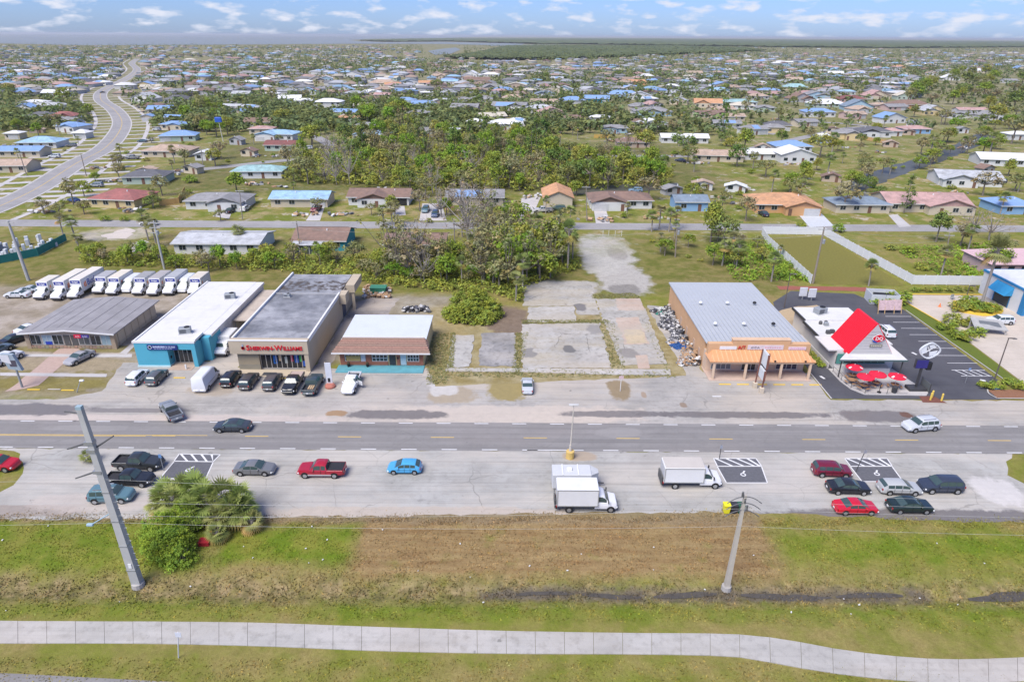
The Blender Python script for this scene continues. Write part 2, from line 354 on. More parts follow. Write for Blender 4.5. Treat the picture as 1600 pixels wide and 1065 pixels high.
ROAD = asphalt('road_asphalt', (.215, .205, .195), (.26, .248, .237), .2, 0, tyre=.4, patch=.25, tracks=(72.0, 73.55, 75.1, 76.75), blobs=[([(300, 690), (520, 702)], (.2, .19, .185), .6, None), ([(930, 668), (1010, 684)], (.29, .275, .26), .6, None), ([(1180, 690), (1300, 704)], (.19, .182, .178), .6, None), ([(80, 664), (190, 674)], (.29, .275, .26), .5, None)])
DARKA = asphalt('new_asphalt', (.072, .072, .082), (.098, .098, .108), .0, 0, tyre=.2, patch=.15)
STREET = asphalt('street_asphalt', (.27, .26, .255), (.33, .32, .31), .2, 0, tyre=.3)
CONCR = asphalt('concrete_paving', (.42, .40, .385), (.50, .48, .46), .08, 0, tyre=.22, patch=.2)
TANCONC = asphalt('tan_concrete', (.45, .39, .32), (.54, .475, .40), .1, 0, tyre=.2, patch=.2)
SLAB_L = asphalt('pale_slab', (.35, .335, .305), (.47, .455, .42), .7, .45, (.37, .31, .21), tyre=0, patch=.8)
SLAB_M = asphalt('grey_slab', (.30, .285, .255), (.45, .43, .39), .9, .6, (.40, .345, .25), tyre=0, patch=.9, blobs=[([(880, 540), (900, 552)], (.14, .135, .13), .9, None), ([(895, 475), (918, 486)], (.16, .15, .145), .9, None), ([(815, 545), (840, 560)], (.2, .19, .18), .8, None), ([(915, 508), (945, 522)], (.22, .21, .2), .7, None), ([(965, 545), (1000, 560)], (.22, .2, .18), .8, None), ([(825, 575), (960, 588)], (.36, .3, .19), .7, None)])
SLAB_D = asphalt('dark_slab', (.20, .195, .19), (.37, .35, .33), .4, .2, (.4, .34, .25), tyre=0, patch=.85)
TILE = asphalt('salmon_tile', (.42, .31, .24), (.48, .40, .33), .4, .6, (.4, .36, .3), tyre=0, patch=.4)
TILE2 = asphalt('tan_tile', (.45, .36, .23), (.50, .41, .28), .4, .6, (.4, .36, .3), tyre=0, patch=.4)
GRAVEL = asphalt('shell_gravel', (.34, .325, .30), (.43, .41, .385), 0, .5, (.33, .28, .19), tyre=0, patch=.5)
WET = M((.17, .155, .14), .22, .3, .9, 0, .45)
MUD = M((.30, .19, .10), .8, .3, .8)
PAINTW = M((.66, .655, .64), .7, .22, 2.5); PAINTY = M((.62, .42, .10), .7, .22, 2.5)

def rough_poly(pts, step=1.2, amp=.25):         # straight outline -> ragged one
    o = []
    for i in range(len(pts)):
        a, b = Vector(pts[i][:2]), Vector(pts[(i + 1) % len(pts)][:2]); n = max(1, int((b - a).length / step))
        nn = Vector((-(b - a).y, (b - a).x)).normalized()
        for k in range(n): o.append(tuple(a.lerp(b, k / n) + nn * rng.uniform(-amp, amp)))
    return o
def sheet(name, pts, z, mat, amp=0, step=1.2, thick=.0, kind='structure'):
    if amp: pts = rough_poly(pts, step, amp)
    pts = [tuple(p[:2]) for p in pts]
    ar = sum(pts[i][0] * pts[(i + 1) % len(pts)][1] - pts[(i + 1) % len(pts)][0] * pts[i][1] for i in range(len(pts)))
    if ar < 0: pts = pts[::-1]
    g = MB()
    if thick: g.prism(pts, z - thick, z)
    else: g.face([(x, y, z) for x, y in pts])
    me = g.mesh(name)
    if len(pts) > 6:
        import bmesh
        bm = bmesh.new(); bm.from_mesh(me); bmesh.ops.triangulate(bm, faces=[f for f in bm.faces if len(f.verts) > 4]); bm.to_mesh(me); bm.free()
    return ob(name, me, mat, kind=kind)
def catmull(p, n=8):
    p = [Vector(q) for q in p]; q = [p[0] * 2 - p[1]] + p + [p[-1] * 2 - p[-2]]; o = []
    for i in range(1, len(q) - 2):
        for k in range(n):
            t = k / n
            o.append(.5 * ((2 * q[i]) + (q[i + 1] - q[i - 1]) * t + (2 * q[i - 1] - 5 * q[i] + 4 * q[i + 1] - q[i + 2]) * t * t + (-q[i - 1] + 3 * q[i] - 3 * q[i + 1] + q[i + 2]) * t ** 3))
    return o + [p[-1]]
def offset(line, d):
    o = []
    for i, p in enumerate(line):
        a, b = line[max(0, i - 1)], line[min(len(line) - 1, i + 1)]; t = (b - a).normalized(); o.append(p + Vector((-t.y, t.x, 0)) * d)
    return o
def ribbon(name, line, d0, d1, z, mat, kind='structure'):
    a, b = offset(line, d0), offset(line, d1)
    g = MB()
    for i in range(len(line) - 1): g.face([(b[i].x, b[i].y, z), (b[i + 1].x, b[i + 1].y, z), (a[i + 1].x, a[i + 1].y, z), (a[i].x, a[i].y, z)])
    if d1 > d0: g.f = [tuple(reversed(f)) for f in g.f]
    return ob(name, g, mat, kind=kind)

# road, parking lots, highway corner
sheet('road', [(-400, 71.15), (400, 71.15), (400, 77.95), (-400, 77.95)], .024, ROAD)
sheet('south_parking_lot', [(-80, 57.2), (-53, 57.6), (-30, 58.0), (-8, 58.6), (24, 59.6), (40, 58.6), (75, 57.0), (75, 62), (62, 63.4), (60.3, 66.5), (61.8, 69.5), (64, 71.3), (-56, 71.3), P(-5, 701), P(26, 703), P(36, 722), P(35, 740), P(22, 758), P(-5, 771), (-80, 60.5)], .014, LOT, .28)
sheet('far_lot_west', [(-190, 57), (-82, 57), (-81, 62), (-83, 66), (-86, 71.3), (-190, 71.3)], .013, LOT, .2)
sheet('far_lot_east', [(75.5, 57), (190, 57), (190, 71.3), (78, 71.3), (76, 66)], .010, LOT, .2)
sheet('north_parking_lot', [(-190, 77.8), (190, 77.8), (190, 84.8), (46.5, 84.8), (46.6, 93.2), (30, 93.4), (30.3, 121), (26.5, 122), (27.2, 92), (-11.5, 88.2), (-13.2, 94), (-29, 94), (-29.3, 118), (-31.2, 118), (-31.2, 94), (-43.6, 94), (-43.7, 122), (-48.6, 122), (-48.7, 96), (-62.5, 95.5), (-60.5, 86), (-66, 83.6), (-190, 83.6)], .013, LOT2, .22)
sheet('highway', [P(-60, 1049), P(30, 1052), P(330, 1068), (-18, 30), (-60, 30)], .02, ROAD)
sheet('alley_paving', [(-31.4, 92), (-29.2, 92), (-28.6, 108), (-24, 112), (-22.5, 125), (-28, 126), (-31, 122)], .018, asphalt('patched_alley', (.19, .17, .155), (.34, .31, .28), .5, .5, tyre=0, patch=.7), .3)
def puddle(px, z=.029, mat=WET, amp=.16): return sheet('puddle', [P(*p) for p in px], z, mat, amp, .6)
# worn dirt patches on the lots
DIRT = M((.33, .26, .18), .95, .3, .9); DRYG = GROUND
# lane markings
mk = lambda n, x0, x1, y0, y1, m, z=.029: sheet(n, [(x0, y0), (x1, y0), (x1, y1), (x0, y1)], z, m)
k = 0
for i in range(-26, 27):
    x = i * 5.15 - 58.6 + 60
    if not (3.0 < x < 8.5): mk('lane_dash', x, x + 1.95, 71.33, 71.49, PAINTW)
    mk('lane_dash', x - 1.3, x + .6, 77.62, 77.78, PAINTW)
mk('lane_dash', 2.0, 9.2, 71.33, 71.47, PAINTW)
for i in range(-2, 9): mk('centre_dash', i * 12.2 - 22.8, i * 12.2 - 19.75, 74.15, 74.29, PAINTY)
mk('centre_line', -300, -40, 74.28, 74.39, PAINTY); mk('centre_line', -300, -48, 74.06, 74.17, PAINTY)
# access bays: dark sealed rectangle, white hatching, wheelchair mark
def bay(hx, dk, mirror):
    sheet('access_bay', [P(*p) for p in dk], .019, M((.115, .115, .125), .85, .3, 3))
    sheet('access_bay', [P(*p) for p in hx], .019, M((.12, .12, .13), .85, .3, 3))
    h = [P(*p) for p in hx]; a, b, c, d = h
    edge = lambda p, q, wd=.13: sheet('bay_line', (lambda n: [p + n, q + n, q - n, p - n])(Vector((-(q - p).y, (q - p).x, 0)).normalized() * wd / 2), .024, PAINTW)
    edge(a, b); edge(d, c); q = [P(*p) for p in dk]; edge(q[0], q[3]); edge(q[1], q[2]); edge(q[3], q[2]); edge(a, d); edge(b, c)
    for k in range(4):
        t0 = (k + .05) / 4; t1 = t0 + .3
        if mirror: sheet('hatch_stripe', [a.lerp(b, t0), a.lerp(b, t0 + .06), d.lerp(c, min(.99, t1 + .06)), d.lerp(c, min(.93, t1))], .0245, PAINTW)
        else: sheet('hatch_stripe', [a.lerp(b, t0), a.lerp(b, t0 + .06), d.lerp(c, min(1, t1 + .06)), d.lerp(c, min(1, t1))], .0245, PAINTW)
    c0 = (q[0] + q[1] + q[2] + q[3]) / 4; g = MB()
    g.lathe([(.42, .0), (.42, .002)], 14, (c0.x, c0.y, .0225)); ob('wheelchair_mark', MB().lathe([(.34, 0), (.34, .003)], 14, (c0.x, c0.y, .021)), PAINTW, kind='structure')
    ob('wheelchair_mark', MB().lathe([(.2, 0), (.2, .003)], 12, (c0.x, c0.y, .0245)), M((.115, .115, .125), .85, .3, 3), kind='structure')
    sheet('wheelchair_mark', [(c0.x - .1, c0.y + .2), (c0.x + .12, c0.y + .2), (c0.x + .5, c0.y + .75), (c0.x + .3, c0.y + .8)], .0252, PAINTW)
bay([(280, 709), (344, 710), (333, 721), (272, 720)], [(272, 721), (333, 722), (321, 748), (250, 747)], False)
bay([(1115, 716), (1181, 716), (1190, 728), (1121, 728)], [(1121, 729), (1190, 729), (1199, 754), (1135, 754)], True)
bay([(1320, 716), (1386, 716), (1394, 728), (1329, 728)], [(1329, 729), (1394, 729), (1411, 752), (1347, 752)], True)

# pavement along the highway, slab by slab
walk = thing('sidewalk', 'pale concrete sidewalk of square slabs curving along the verge', 'sidewalk'); del walk['category']; walk['kind'] = 'structure'
top = [P(*p) for p in ((-60, 968), (0, 970), (200, 971), (400, 973), (600, 980), (800, 986), (1000, 989), (1150, 991), (1230, 1000), (1320, 1016), (1420, 1027), (1500, 1030), (1600, 1027), (1680, 1024))]
bot = [P(*p) for p in ((-60, 1003), (0, 1005), (200, 1005), (400, 1009), (600, 1017), (800, 1021), (1000, 1022), (1150, 1026), (1230, 1040), (1320, 1054), (1420, 1064), (1500, 1068), (1600, 1064), (1680, 1060))]
tc_, bc_ = catmull(top, 14), catmull(bot, 14)
def along(line, n):
    L = [0]
    for i in range(1, len(line)): L.append(L[-1] + (line[i] - line[i - 1]).length)
    o = []
    for k in range(n + 1):
        d = L[-1] * k / n; j = max(i for i in range(len(L)) if L[i] <= d + 1e-6); j = min(j, len(L) - 2)
        o.append(line[j].lerp(line[j + 1], (d - L[j]) / (L[j + 1] - L[j])))
    return o
NS = 38; ta, ba = along(tc_, NS), along(bc_, NS)
WALKM = asphalt('walk_concrete', (.36, .345, .315), (.45, .43, .395), .15, .25, (.36, .31, .24), tyre=.22, patch=.6)
for i in range(NS):
    e = .009; q = [ba[i].lerp(ba[i + 1], e / 1.5), ba[i].lerp(ba[i + 1], 1 - e / 1.5), ta[i].lerp(ta[i + 1], 1 - e / 1.5), ta[i].lerp(ta[i + 1], e / 1.5)]
    hz = .075 + rng.uniform(-.012, .012)
    ob('slab', MB().prism([(v.x, v.y) for v in q], -.05, hz), WALKM, walk)
# ditch water
DW = M((.085, .075, .06), .3, .4, 1.6, 0, .4)
def ditch(x0, x1, z, wd):
    a = [(x, 47.7 + wd * math.sin(math.pi * (i + .4) / (n_ + .8)) * rng.uniform(.55, 1) + .25 * math.sin(x * .4)) for n_ in [max(4, int((x1 - x0) / 1.0))] for i, x in enumerate(np.linspace(x0, x1, n_ + 1))]
    b = [(x, 47.55 - wd * .8 * math.sin(math.pi * (i + .4) / (n_ + .8)) * rng.uniform(.5, 1) + .25 * math.sin(x * .4)) for n_ in [max(4, int((x1 - x0) / 1.0))] for i, x in enumerate(np.linspace(x0, x1, n_ + 1))]
    sheet('ditch_water', a + b[::-1], z, DW)
ditch(.5, 6, -.43, .3); ditch(6.8, 12.4, -.42, .38); ditch(13.6, 19.8, -.42, .45); ditch(22, 30.5, -.42, .5); ditch(31, 37.5, -.43, .4); ditch(43.5, 52, -.41, .7)

# vacant lot: old floor slabs
C3 = lambda x, y: P(660 + x / 3.945, 350 + y / 3.945)
def slab(name, pts, z, mat, amp=.24): return sheet(name, [C3(*p) for p in pts], z, mat, amp, .8, z + .03 if z > .05 else 0)
slab('floor_slab', [(185, 685), (318, 685), (290, 880), (158, 886)], .10, SLAB_L)
slab('floor_slab', [(362, 676), (572, 670), (580, 880), (350, 872)], .09, SLAB_D)
slab('floor_slab', [(612, 622), (1090, 610), (1165, 890), (615, 890)], .12, SLAB_M)
slab('floor_slab', [(700, 650), (800, 640), (830, 720), (760, 800), (690, 790)], .124, SLAB_L, .35)
slab('floor_slab', [(655, 512), (936, 508), (952, 602), (650, 606)], .10, SLAB_L)
slab('floor_slab', [(640, 380), (1040, 375), (1098, 560), (955, 558), (938, 506), (622, 506)], .07, SLAB_M)
slab('floor_slab', [(1066, 465), (1342, 460), (1510, 865), (1232, 872), (1104, 570)], .10, SLAB_M)
slab('tile_floor', [(1192, 462), (1336, 460), (1368, 532), (1206, 536)], .115, TILE)
slab('tile_floor', [(1192, 582), (1330, 575), (1400, 742), (1250, 745)], .115, TILE)
slab('tile_floor', [(1240, 655), (1350, 650), (1388, 735), (1262, 738)], .12, TILE2)
slab('tile_floor', [(1312, 812), (1384, 808), (1402, 890), (1332, 892)], .108, TILE, .05)
slab('front_walk', [(142, 890), (600, 892), (1180, 896), (1528, 898), (1532, 932), (1180, 930), (600, 912), (142, 910)], .13, SLAB_L, .06)

# drive-in lot, car-wash apron
sheet('drive_in_asphalt', [(46.8, 85.1), (71.5, 85.1), (71.4, 88.2), (75.2, 91), (76.1, 120.4), (72, 125), (70.5, 129), (58, 130.5), (52, 124), (48.5, 110), (47.2, 95)], .026, DARKA)
sheet('car_wash_apron', [(78.2, 84.9), (140, 84.9), (140, 128.6), (78.4, 128.6), (80, 112)], .02, TANCONC)
sheet('lawn_strip', [(76.3, 90.6), (76.4, 120), (77, 124.6), (78.4, 124.6), (79.7, 112), (78.1, 88)], .031, M((.11, .14, .02), .95, .3, 4))
KERB = M((.46, .44, .41), .9, .15, 1); YK = M((.70, .47, .06), .75, .2, 1.5)
ribbon('kerb', [Vector((76.2, 90.6, 0)), Vector((76.2, 106, 0)), Vector((76.3, 120, 0))], -.09, .09, .11, KERB)
ribbon('yellow_kerb', [Vector((78.5, 124.6, 0)), Vector((79.8, 112, 0))], -.14, .14, .12, YK)
ribbon('yellow_kerb', [Vector((77.5, 128.8, 0)), Vector((140, 128.6, 0))], -.25, .25, .12, YK)
for i in range(8):
    y = 116.9 - i * 2.83; mk('bay_line', 70.8, 75.7, y - .06, y + .06, PAINTW, .031)
mk('bay_line', 70.0, 75.3, 94.5, 94.63, PAINTW, .031); mk('bay_line', 70.3, 75.1, 92.5, 92.63, PAINTW, .031)
for k in range(4):
    x = 70.4 + k * 1.15; sheet('hatch_stripe', [(x, 94.5), (x + .2, 94.5), (x + 1.1, 92.6), (x + .9, 92.6)], .031, PAINTW)
sheet('wheelchair_mark', [(72.2, 91.0), (73.0, 90.7), (73.2, 91.2), (72.6, 91.5)], .031, PAINTW)
sheet('blue_paint', [(72.3, 88.2), (73.6, 88.2), (73.6, 88.9), (72.3, 88.9)], .031, M((.1, .22, .42), .7))
for x, y in ((47.9, 92.2), (67, 101)): sheet('lane_arrow', [(x, y), (x + .35, y - .9), (x + .7, y - .8), (x + .45, y + .1)], .031, PAINTW)
sheet('planting_bed', [(46.9, 110), (51, 119), (55, 121.5), (60, 122.5), (61.5, 120), (56, 117), (52.5, 113), (50.2, 106)], .032, M((.42, .32, .2), .95, .2, 2), .2)
sheet('mulch_bed', [(56, 131.3), (75, 130.5), (75, 133), (56, 133.6)], .022, M((.28, .10, .07), .95, .3, 3), .2)
sheet('mulch_bed', [(71.3, 85.6), (78.0, 85.6), (76.8, 88.2), (71.5, 88.0)], .05, M((.24, .12, .07), .95, .3, 3), .08)
sheet('mulch_bed', [(59.6, 84.2), (63, 84), (62.2, 86), (60, 86)], .045, M((.17, .07, .05), .95, .3, 3), .08)
ribbon('kerb', catmull([Vector((71.2, 85.4, 0)), Vector((70.9, 86.8, 0)), Vector((71.5, 88.1, 0))]), -.09, .09, .12, KERB)
ribbon('kerb', [Vector((71.2, 85.4, 0)), Vector((78.5, 85.4, 0))], -.09, .09, .12, KERB)
isl = [(86, 121), (86.6, 119), (89.5, 117.3), (93, 117.6), (95.3, 120), (95.6, 124), (93, 126), (88.6, 125.2)]
sheet('yellow_island_kerb', isl, .13, YK, .05, 1.2, .12)
sheet('turf', [(84, 134.2), (64.2, 134.8), (66, 165), (68, 171.5), (83, 172.5)], .03, M((.17, .155, .035), .95, .3, 2), .2)

# back streets
def road_px(name, px, wd, mat=STREET, z=.04, n=8): return ribbon(name, catmull([P(*p) for p in px], n), -wd / 2, wd / 2, z, mat)
ribbon('back_street', [Vector((x, 181.5, 0)) for x in (-260, 0, 260)], -3.6, 3.6, .03, STREET)
main = catmull([P(*p) for p in ((-60, 345), (0, 322), (60, 293), (118, 256), (163, 232), (186, 206), (190, 188), (178, 171), (158, 156), (160, 143), (182, 131), (206, 118), (214, 108), (206, 99), (215, 92))], 8)
ribbon('winding_road', main, -4.6, 4.6, .05, STREET)
ribbon('winding_road_edge', main, -5.3, -4.6, .06, KERB); ribbon('winding_road_edge', main, 4.6, 5.3, .06, KERB)
ribbon('winding_road_centre_line', main, -.12, .12, .056, PAINTY)
ribbon('winding_sidewalk', main, -14.5, -12.6, .05, CONCR); ribbon('winding_sidewalk', main, 12.6, 14.5, .05, CONCR)
for i in range(10, len(main) - 14, 2):
    t = (main[i + 1] - main[i]).normalized(); n = Vector((-t.y, t.x, 0))
    for s_ in (-1, 1): ribbon('driveway', [main[i] + n * s_ * 5.4, main[i] + n * s_ * 24], -1.6, 1.6, .045, CONCR)
road_px('side_street', [(235, 272), (330, 263), (420, 253), (480, 248)], 6)
road_px('side_street', [(880, 241), (1000, 244), (1085, 243), (1170, 233), (1260, 214), (1330, 200), (1390, 200)], 6)
road_px('side_street', [(425, 170), (452, 180), (470, 193), (478, 205), (520, 228)], 6)
road_px('side_street', [(140, 272), (0, 258), (-60, 252)], 5)
road_px('side_street', [(340, 140), (352, 150), (366, 162)], 6)
road_px('side_street', [(1200, 210), (1230, 196), (1300, 192), (1420, 205)], 6)
def drive(px, mat=CONCR): return sheet('driveway', [P(*p) for p in px], .036, mat)
for d in ([(332, 338), (352, 322), (366, 322), (358, 342)], [(478, 345), (492, 324), (507, 324), (500, 345)], [(612, 338), (610, 322), (632, 322), (634, 336)], [(655, 345), (660, 318), (690, 318), (698, 345)],
          [(931, 349), (928, 328), (947, 328), (953, 349)], [(1265, 355), (1248, 336), (1284, 334), (1303, 353)], [(1405, 355), (1388, 336), (1402, 335), (1424, 354)], [(810, 345), (815, 310), (845, 308), (828, 345)]):
    drive(d, CONCR if d[0][0] != 1265 else M((.5, .52, .53), .8))
sheet('sand_patch', [P(160, 368), P(200, 356), P(214, 360), P(198, 372), P(165, 374)], .034, M((.52, .46, .4), .95), .6)
sheet('sand_patch', [P(185, 392), P(220, 375), P(232, 378), P(210, 394)], .034, M((.42, .39, .35), .95), .4)
# canal and tidal water
CANAL = M((.085, .085, .065), .42, .5, .12, 0, .25)
for q in ([(1318, 296), (1350, 272), (1400, 257), (1470, 236), (1520, 212), (1548, 206), (1556, 218), (1520, 232), (1480, 250), (1400, 276), (1345, 300)], [(880, 298), (960, 288), (1060, 286), (1060, 296), (960, 300), (890, 305)]):
    sheet('canal', [P(*p) for p in q], .04, CANAL, .8, 4)
SEA = M((.20, .225, .23), .6, .06, .002, 0, .15)
SEAZ = .5
def wsheet(name, px, mat, z): return sheet(name, [P(px_, max(py_, 51.2 + px_ * .0057 + 5.0), z) for px_, py_ in px], z, mat)
shore = [(-900, 66), (-200, 66), (0, 68), (130, 71), (260, 70.5), (420, 69.5), (560, 68.5), (700, 69), (770, 71), (812, 71), (820, 68.5), (760, 67.3), (690, 65.6), (600, 66.2), (560, 64.5), (545, 62.8), (580, 61.2), (700, 59.6)]
sp_ = [P(a, b, SEAZ) for a, b in shore]
sheet('sea', [tuple(p[:2]) for p in sp_] + [(-2000, 90000), (-70000, 90000), (-70000, 20000)], SEAZ, SEA)
sheet('inlet', [P(*p, .5) for p in ((668, 80), (690, 76.5), (712, 74.5), (720, 77.5), (705, 84), (680, 86))], .55, SEA)
sheet('lagoon', [P(*p, .5) for p in ((760, 70.5), (880, 70), (885, 71.5), (770, 72))], .55, SEA)
sheet('lagoon', [P(*p, .5) for p in ((1270, 62.7), (1500, 63.6), (1500, 64.6), (1280, 63.9))], .55, SEA)
# ================================================================= SHOPS
WROOF = M((.63, .62, .60), .8, .14, .35, dirt=.28); COPING = M((.68, .675, .66), .7, .08)
FRAME_W = M((.6, .6, .58), .5, .06); FRAME_D = M((.07, .07, .07), .4); ALU = M((.42, .43, .42), .4, .1, 1, .4)
def window(par, x0, x1, y, z0, z1, nx=1, nz=1, fr=FRAME_W, gl=GLASS, bar=.06, name='window', depth=.06):
    """glazing facing -Y with its frame as a sub-part; bars stand proud of the glass"""
    wnd = ubox(name, x0, x1, y - .02, y + .05, z0, z1, gl, None); g = MB()
    for i in range(nx + 1):
        x = x0 + (x1 - x0) * i / nx; g.box(x - bar / 2, x + bar / 2, y - depth, y - .021, z0 - bar / 2, z1 + bar / 2)
    for j in range(nz + 1):
        z = z0 + (z1 - z0) * j / nz
        for i in range(nx):
            xa = x0 + (x1 - x0) * i / nx; xb = x0 + (x1 - x0) * (i + 1) / nx
            g.box(xa + bar / 2, xb - bar / 2, y - depth + .003, y - .022, z - bar / 2, z + bar / 2)
    f = ob('frame', g, fr); 
    wnd.parent = par
    f.parent = wnd; f.matrix_parent_inverse = wnd.matrix_basis.inverted()
    return wnd
def hvac(par_label, loc, s=1.0, rz=0.0):
    t = thing('roof_air_unit', par_label, 'air conditioner', loc, rz, None, s)
    ob('cabinet', MB().bbox(-.9, .9, -.6, .6, .12, 1.0, .06), GALV, t)
    ob('curb', MB().box(-1.0, 1.0, -.7, .7, 0, .12), M((.55, .55, .54), .8), t)
    ob('fan_guard', MB().lathe([(.42, 0), (.42, .1), (.36, .1)], 14, (.35, 0, 1.0)), BLACK, t)
    g = MB()
    for k in range(6): g.box(-.75, .2, -.63, -.601, .25 + k * .11, .30 + k * .11)
    ob('louvre', g, M((.12, .12, .125), .6), t); return t
def vent(label, loc, m=CHROME, s=1.0):
    t = thing('roof_vent', label, 'vent', loc, 0, 'vents on the grey metal roof', s)
    ob('pipe', MB().lathe([(.18, 0), (.18, .35)], 10), GALV, t); ob('cap', MB().lathe([(.1, .33), (.32, .38), (.34, .5), (.2, .66), (.03, .7)], 12), m, t, smooth=True, sharp=50); return t
# --- van rental office
t = thing('rental_office', 'low tan office with wide grey roof, stone base and red and blue sign', 'building', (-73.55, 100.6, 0))
TAN = M((.48, .42, .34), .85, .12, .6, dirt=.15); ROOFG = M((.28, .27, .275), .9, .25, .5, dirt=.3)
STONE = M((.36, .28, .2), .95, .4, 3)
g = MB(); W_, D_ = 7.1, 14.4
g.box(-W_, W_, .2, D_, .6, 2.85); ob('wall', g, TAN, t)
ob('gable', MB().loft([[(-W_ - .3, -.12, 2.85), (W_ + .3, -.12, 2.85), (W_ + .3, -.12, 3.0), (0, -.12, 3.62), (-W_ - .3, -.12, 3.0)], [(-W_ - .3, .2, 2.85), (W_ + .3, .2, 2.85), (W_ + .3, .2, 3.0), (0, .2, 3.62), (-W_ - .3, .2, 3.0)]]), M((.42, .37, .30), .85), t)
st = ob('stone_base', MB().box(-W_ - .05, W_ + .05, .1, .3, 0, .55), STONE, t)
for k in range(46):
    x = -W_ + .15 + (k % 23) * .617; z = .08 + (k // 23) * .25
    ubox('stone', x, x + rng.uniform(.35, .58), .03, .11, z, z + .22, M((rng.uniform(.3, .45), rng.uniform(.24, .32), .2), .9), st)
for s_ in (-1, 1): ob('corner_pier', MB().box(s_ * W_ - .35, s_ * W_ + .35, -.05, .5, 0, 2.84), STONE, t)
rf = MB(); ov = .9
for s_ in (-1, 1):
    a = [(0, -.75, 3.72), (s_ * (W_ + ov), -.75, 3.06), (s_ * (W_ + ov), D_ + .5, 3.06), (0, D_ + .5, 3.72)]
    lo = [(x, y, z - .16) for x, y, z in a]; rf.hexa(lo + a if s_ > 0 else lo[::-1] + a[::-1])
ro = ob('roof', rf, ROOFG, t); ro['label'] = 'weathered grey membrane roof'
for s_ in (-1, 1): ob('fascia', MB().hexa([(0, -.82, 3.5), (s_ * (W_ + ov), -.82, 2.84), (s_ * (W_ + ov), -.755, 2.84), (0, -.755, 3.5), (0, -.82, 3.74), (s_ * (W_ + ov), -.82, 3.08), (s_ * (W_ + ov), -.755, 3.08), (0, -.755, 3.74)]), COPING, ro)
for i in range(7): ubox('roof_seam', -6.3 + i * 2.1, -6.22 + i * 2.1, .5, D_, 3.06 + .66 * (1 - abs(-6.3 + i * 2.1) / 8), 3.10 + .66 * (1 - abs(-6.3 + i * 2.1) / 8), M((.25, .24, .245), .9), ro)
for i, (a, b, c) in enumerate(((-6.7, -5.0, GLASS), (-4.7, -3.1, M((.35, .45, .5), .15, .3, 2)), (-3.0, -1.3, GLASS), (1.3, 3.1, M((.1, .11, .11), .1)), (3.3, 5.0, GLASS), (5.1, 6.7, M((.3, .4, .43), .15, .3, 2)))):
    window(t, a, b, .2, .7, 2.4, 2, 1, FRAME_W, c)
for a in (-1.1, .12):
    d = ubox('door', a, a + 1.0, .12, .2, .05, 2.4, M((.1, .1, .095), .15), t); ubox('handle', a + .1 if a > 0 else a + .85, a + .15 if a > 0 else a + .9, .05, .11, .9, 1.3, CHROME, None).parent = t
ubox('poster', -4.3, -3.2, .1, .17, .72, 1.25, M((.03, .06, .4), .5), t)
sg = thing('wall_sign', 'red and dark blue rental sign on the tan office front', 'sign', (-70.9, 99.66, 2.72))
ob('red_panel', MB().box(-1.15, 0, -.06, .06, -.28, .3), M((.55, .01, .05), .4), sg); ob('blue_panel', MB().box(.002, 1.3, -.05, .06, -.24, .26), M((.05, .04, .22), .4), sg)
lettering('AVIS', .36, (-.58, -.066, -.12), WHITE, sg); lettering('Budget', .3, (.65, -.056, -.1), WHITE, sg)
for i in range(6): ubox('wall_rib', W_ + .001, W_ + .06, 1.5 + i * 2.2, 1.6 + i * 2.2, .02, 2.84, M((.36, .31, .25), .9), t)
ob('wall_base', MB().box(-W_ + .02, W_ - .02, .4, D_ - .02, 0, .6), M((.40, .36, .3), .9, dirt=.2), t)
sheet('office_path', [P(*p) for p in ((92, 545), (118, 543), (126, 546), (60, 602), (40, 607), (8, 612), (20, 604))], .03, M((.42, .31, .26), .95, .2, 2), .1)
sheet('office_walk', [P(*p) for p in ((0, 553), (206, 553), (206, 558), (0, 557))], .034, CONCR, .05); sheet('office_walk', [P(*p) for p in ((0, 582), (168, 584), (166, 589), (0, 587))], .035, CONCR, .05)
sheet('office_walk', [P(*p) for p in ((187, 552), (215, 528), (221, 530), (198, 553))], .038, CONCR, .05)
# --- turquoise workshop with white roof
t = thing('turquoise_shop', 'turquoise shop with flat white roof and recessed glass entrance', 'building', (-54.4, 94.2, 0))
TEAL = M((.085, .36, .47), .8, .08, .6, dirt=.05); WALLW = M((.62, .61, .59), .85, .1, .5, dirt=.2)
ob('front_wall', MB().box(-4.75, .3, 0, 1.6, .25, 4.1), TEAL, t); ob('front_wall', MB().box(4.1, 4.75, 0, 1.6, .0, 4.1), TEAL, t)
ob('front_header', MB().box(.302, 4.098, 0, 1.6, 3.0, 4.1), TEAL, t); ob('plinth', MB().box(-4.85, .35, -.15, 1.6, 0, .249), M((.45, .6, .62), .8), t)
ob('side_wall', MB().box(-4.7, 5.9, 3.4, 28, 0, 3.75), WALLW, t); ob('shop_core', MB().box(-4.7, 4.7, 1.602, 3.398, 0, 3.7), TEAL, t)
ob('side_panel', MB().box(4.752, 6.0, 2.4, 6.8, 0, 4.0), TEAL, t)
ro = ob('roof', MB().box(-4.9, 4.6, .15, 28.2, 4.1, 4.22), WROOF, t); ob('roof_wing', MB().box(4.602, 6.1, 3.4, 28.2, 3.75, 4.19), WROOF, t)
ob('parapet', MB().box(-4.95, 4.8, -.06, .3, 4.101, 4.42), COPING, t); ob('parapet', MB().box(-5.0, -4.72, .302, 28.2, 4.05, 4.36), COPING, t); ob('parapet', MB().box(4.4, 4.85, .302, 3.3, 4.23, 4.6), COPING, t)
window(t, .5, 4.0, 1.5, .1, 2.9, 5, 1, ALU, GLASS, .09)
ubox('wall_box', .302, .36, .5, .9, 1.2, 1.6, BLACK, t); ob('entry_slab', MB().box(.36, 4.09, -1.2, 1.45, 0, .06), M((.42, .32, .25), .9), t)
ubox('bollard', 3.0, 3.2, -.9, -.7, .06, .8, WHITE, t)
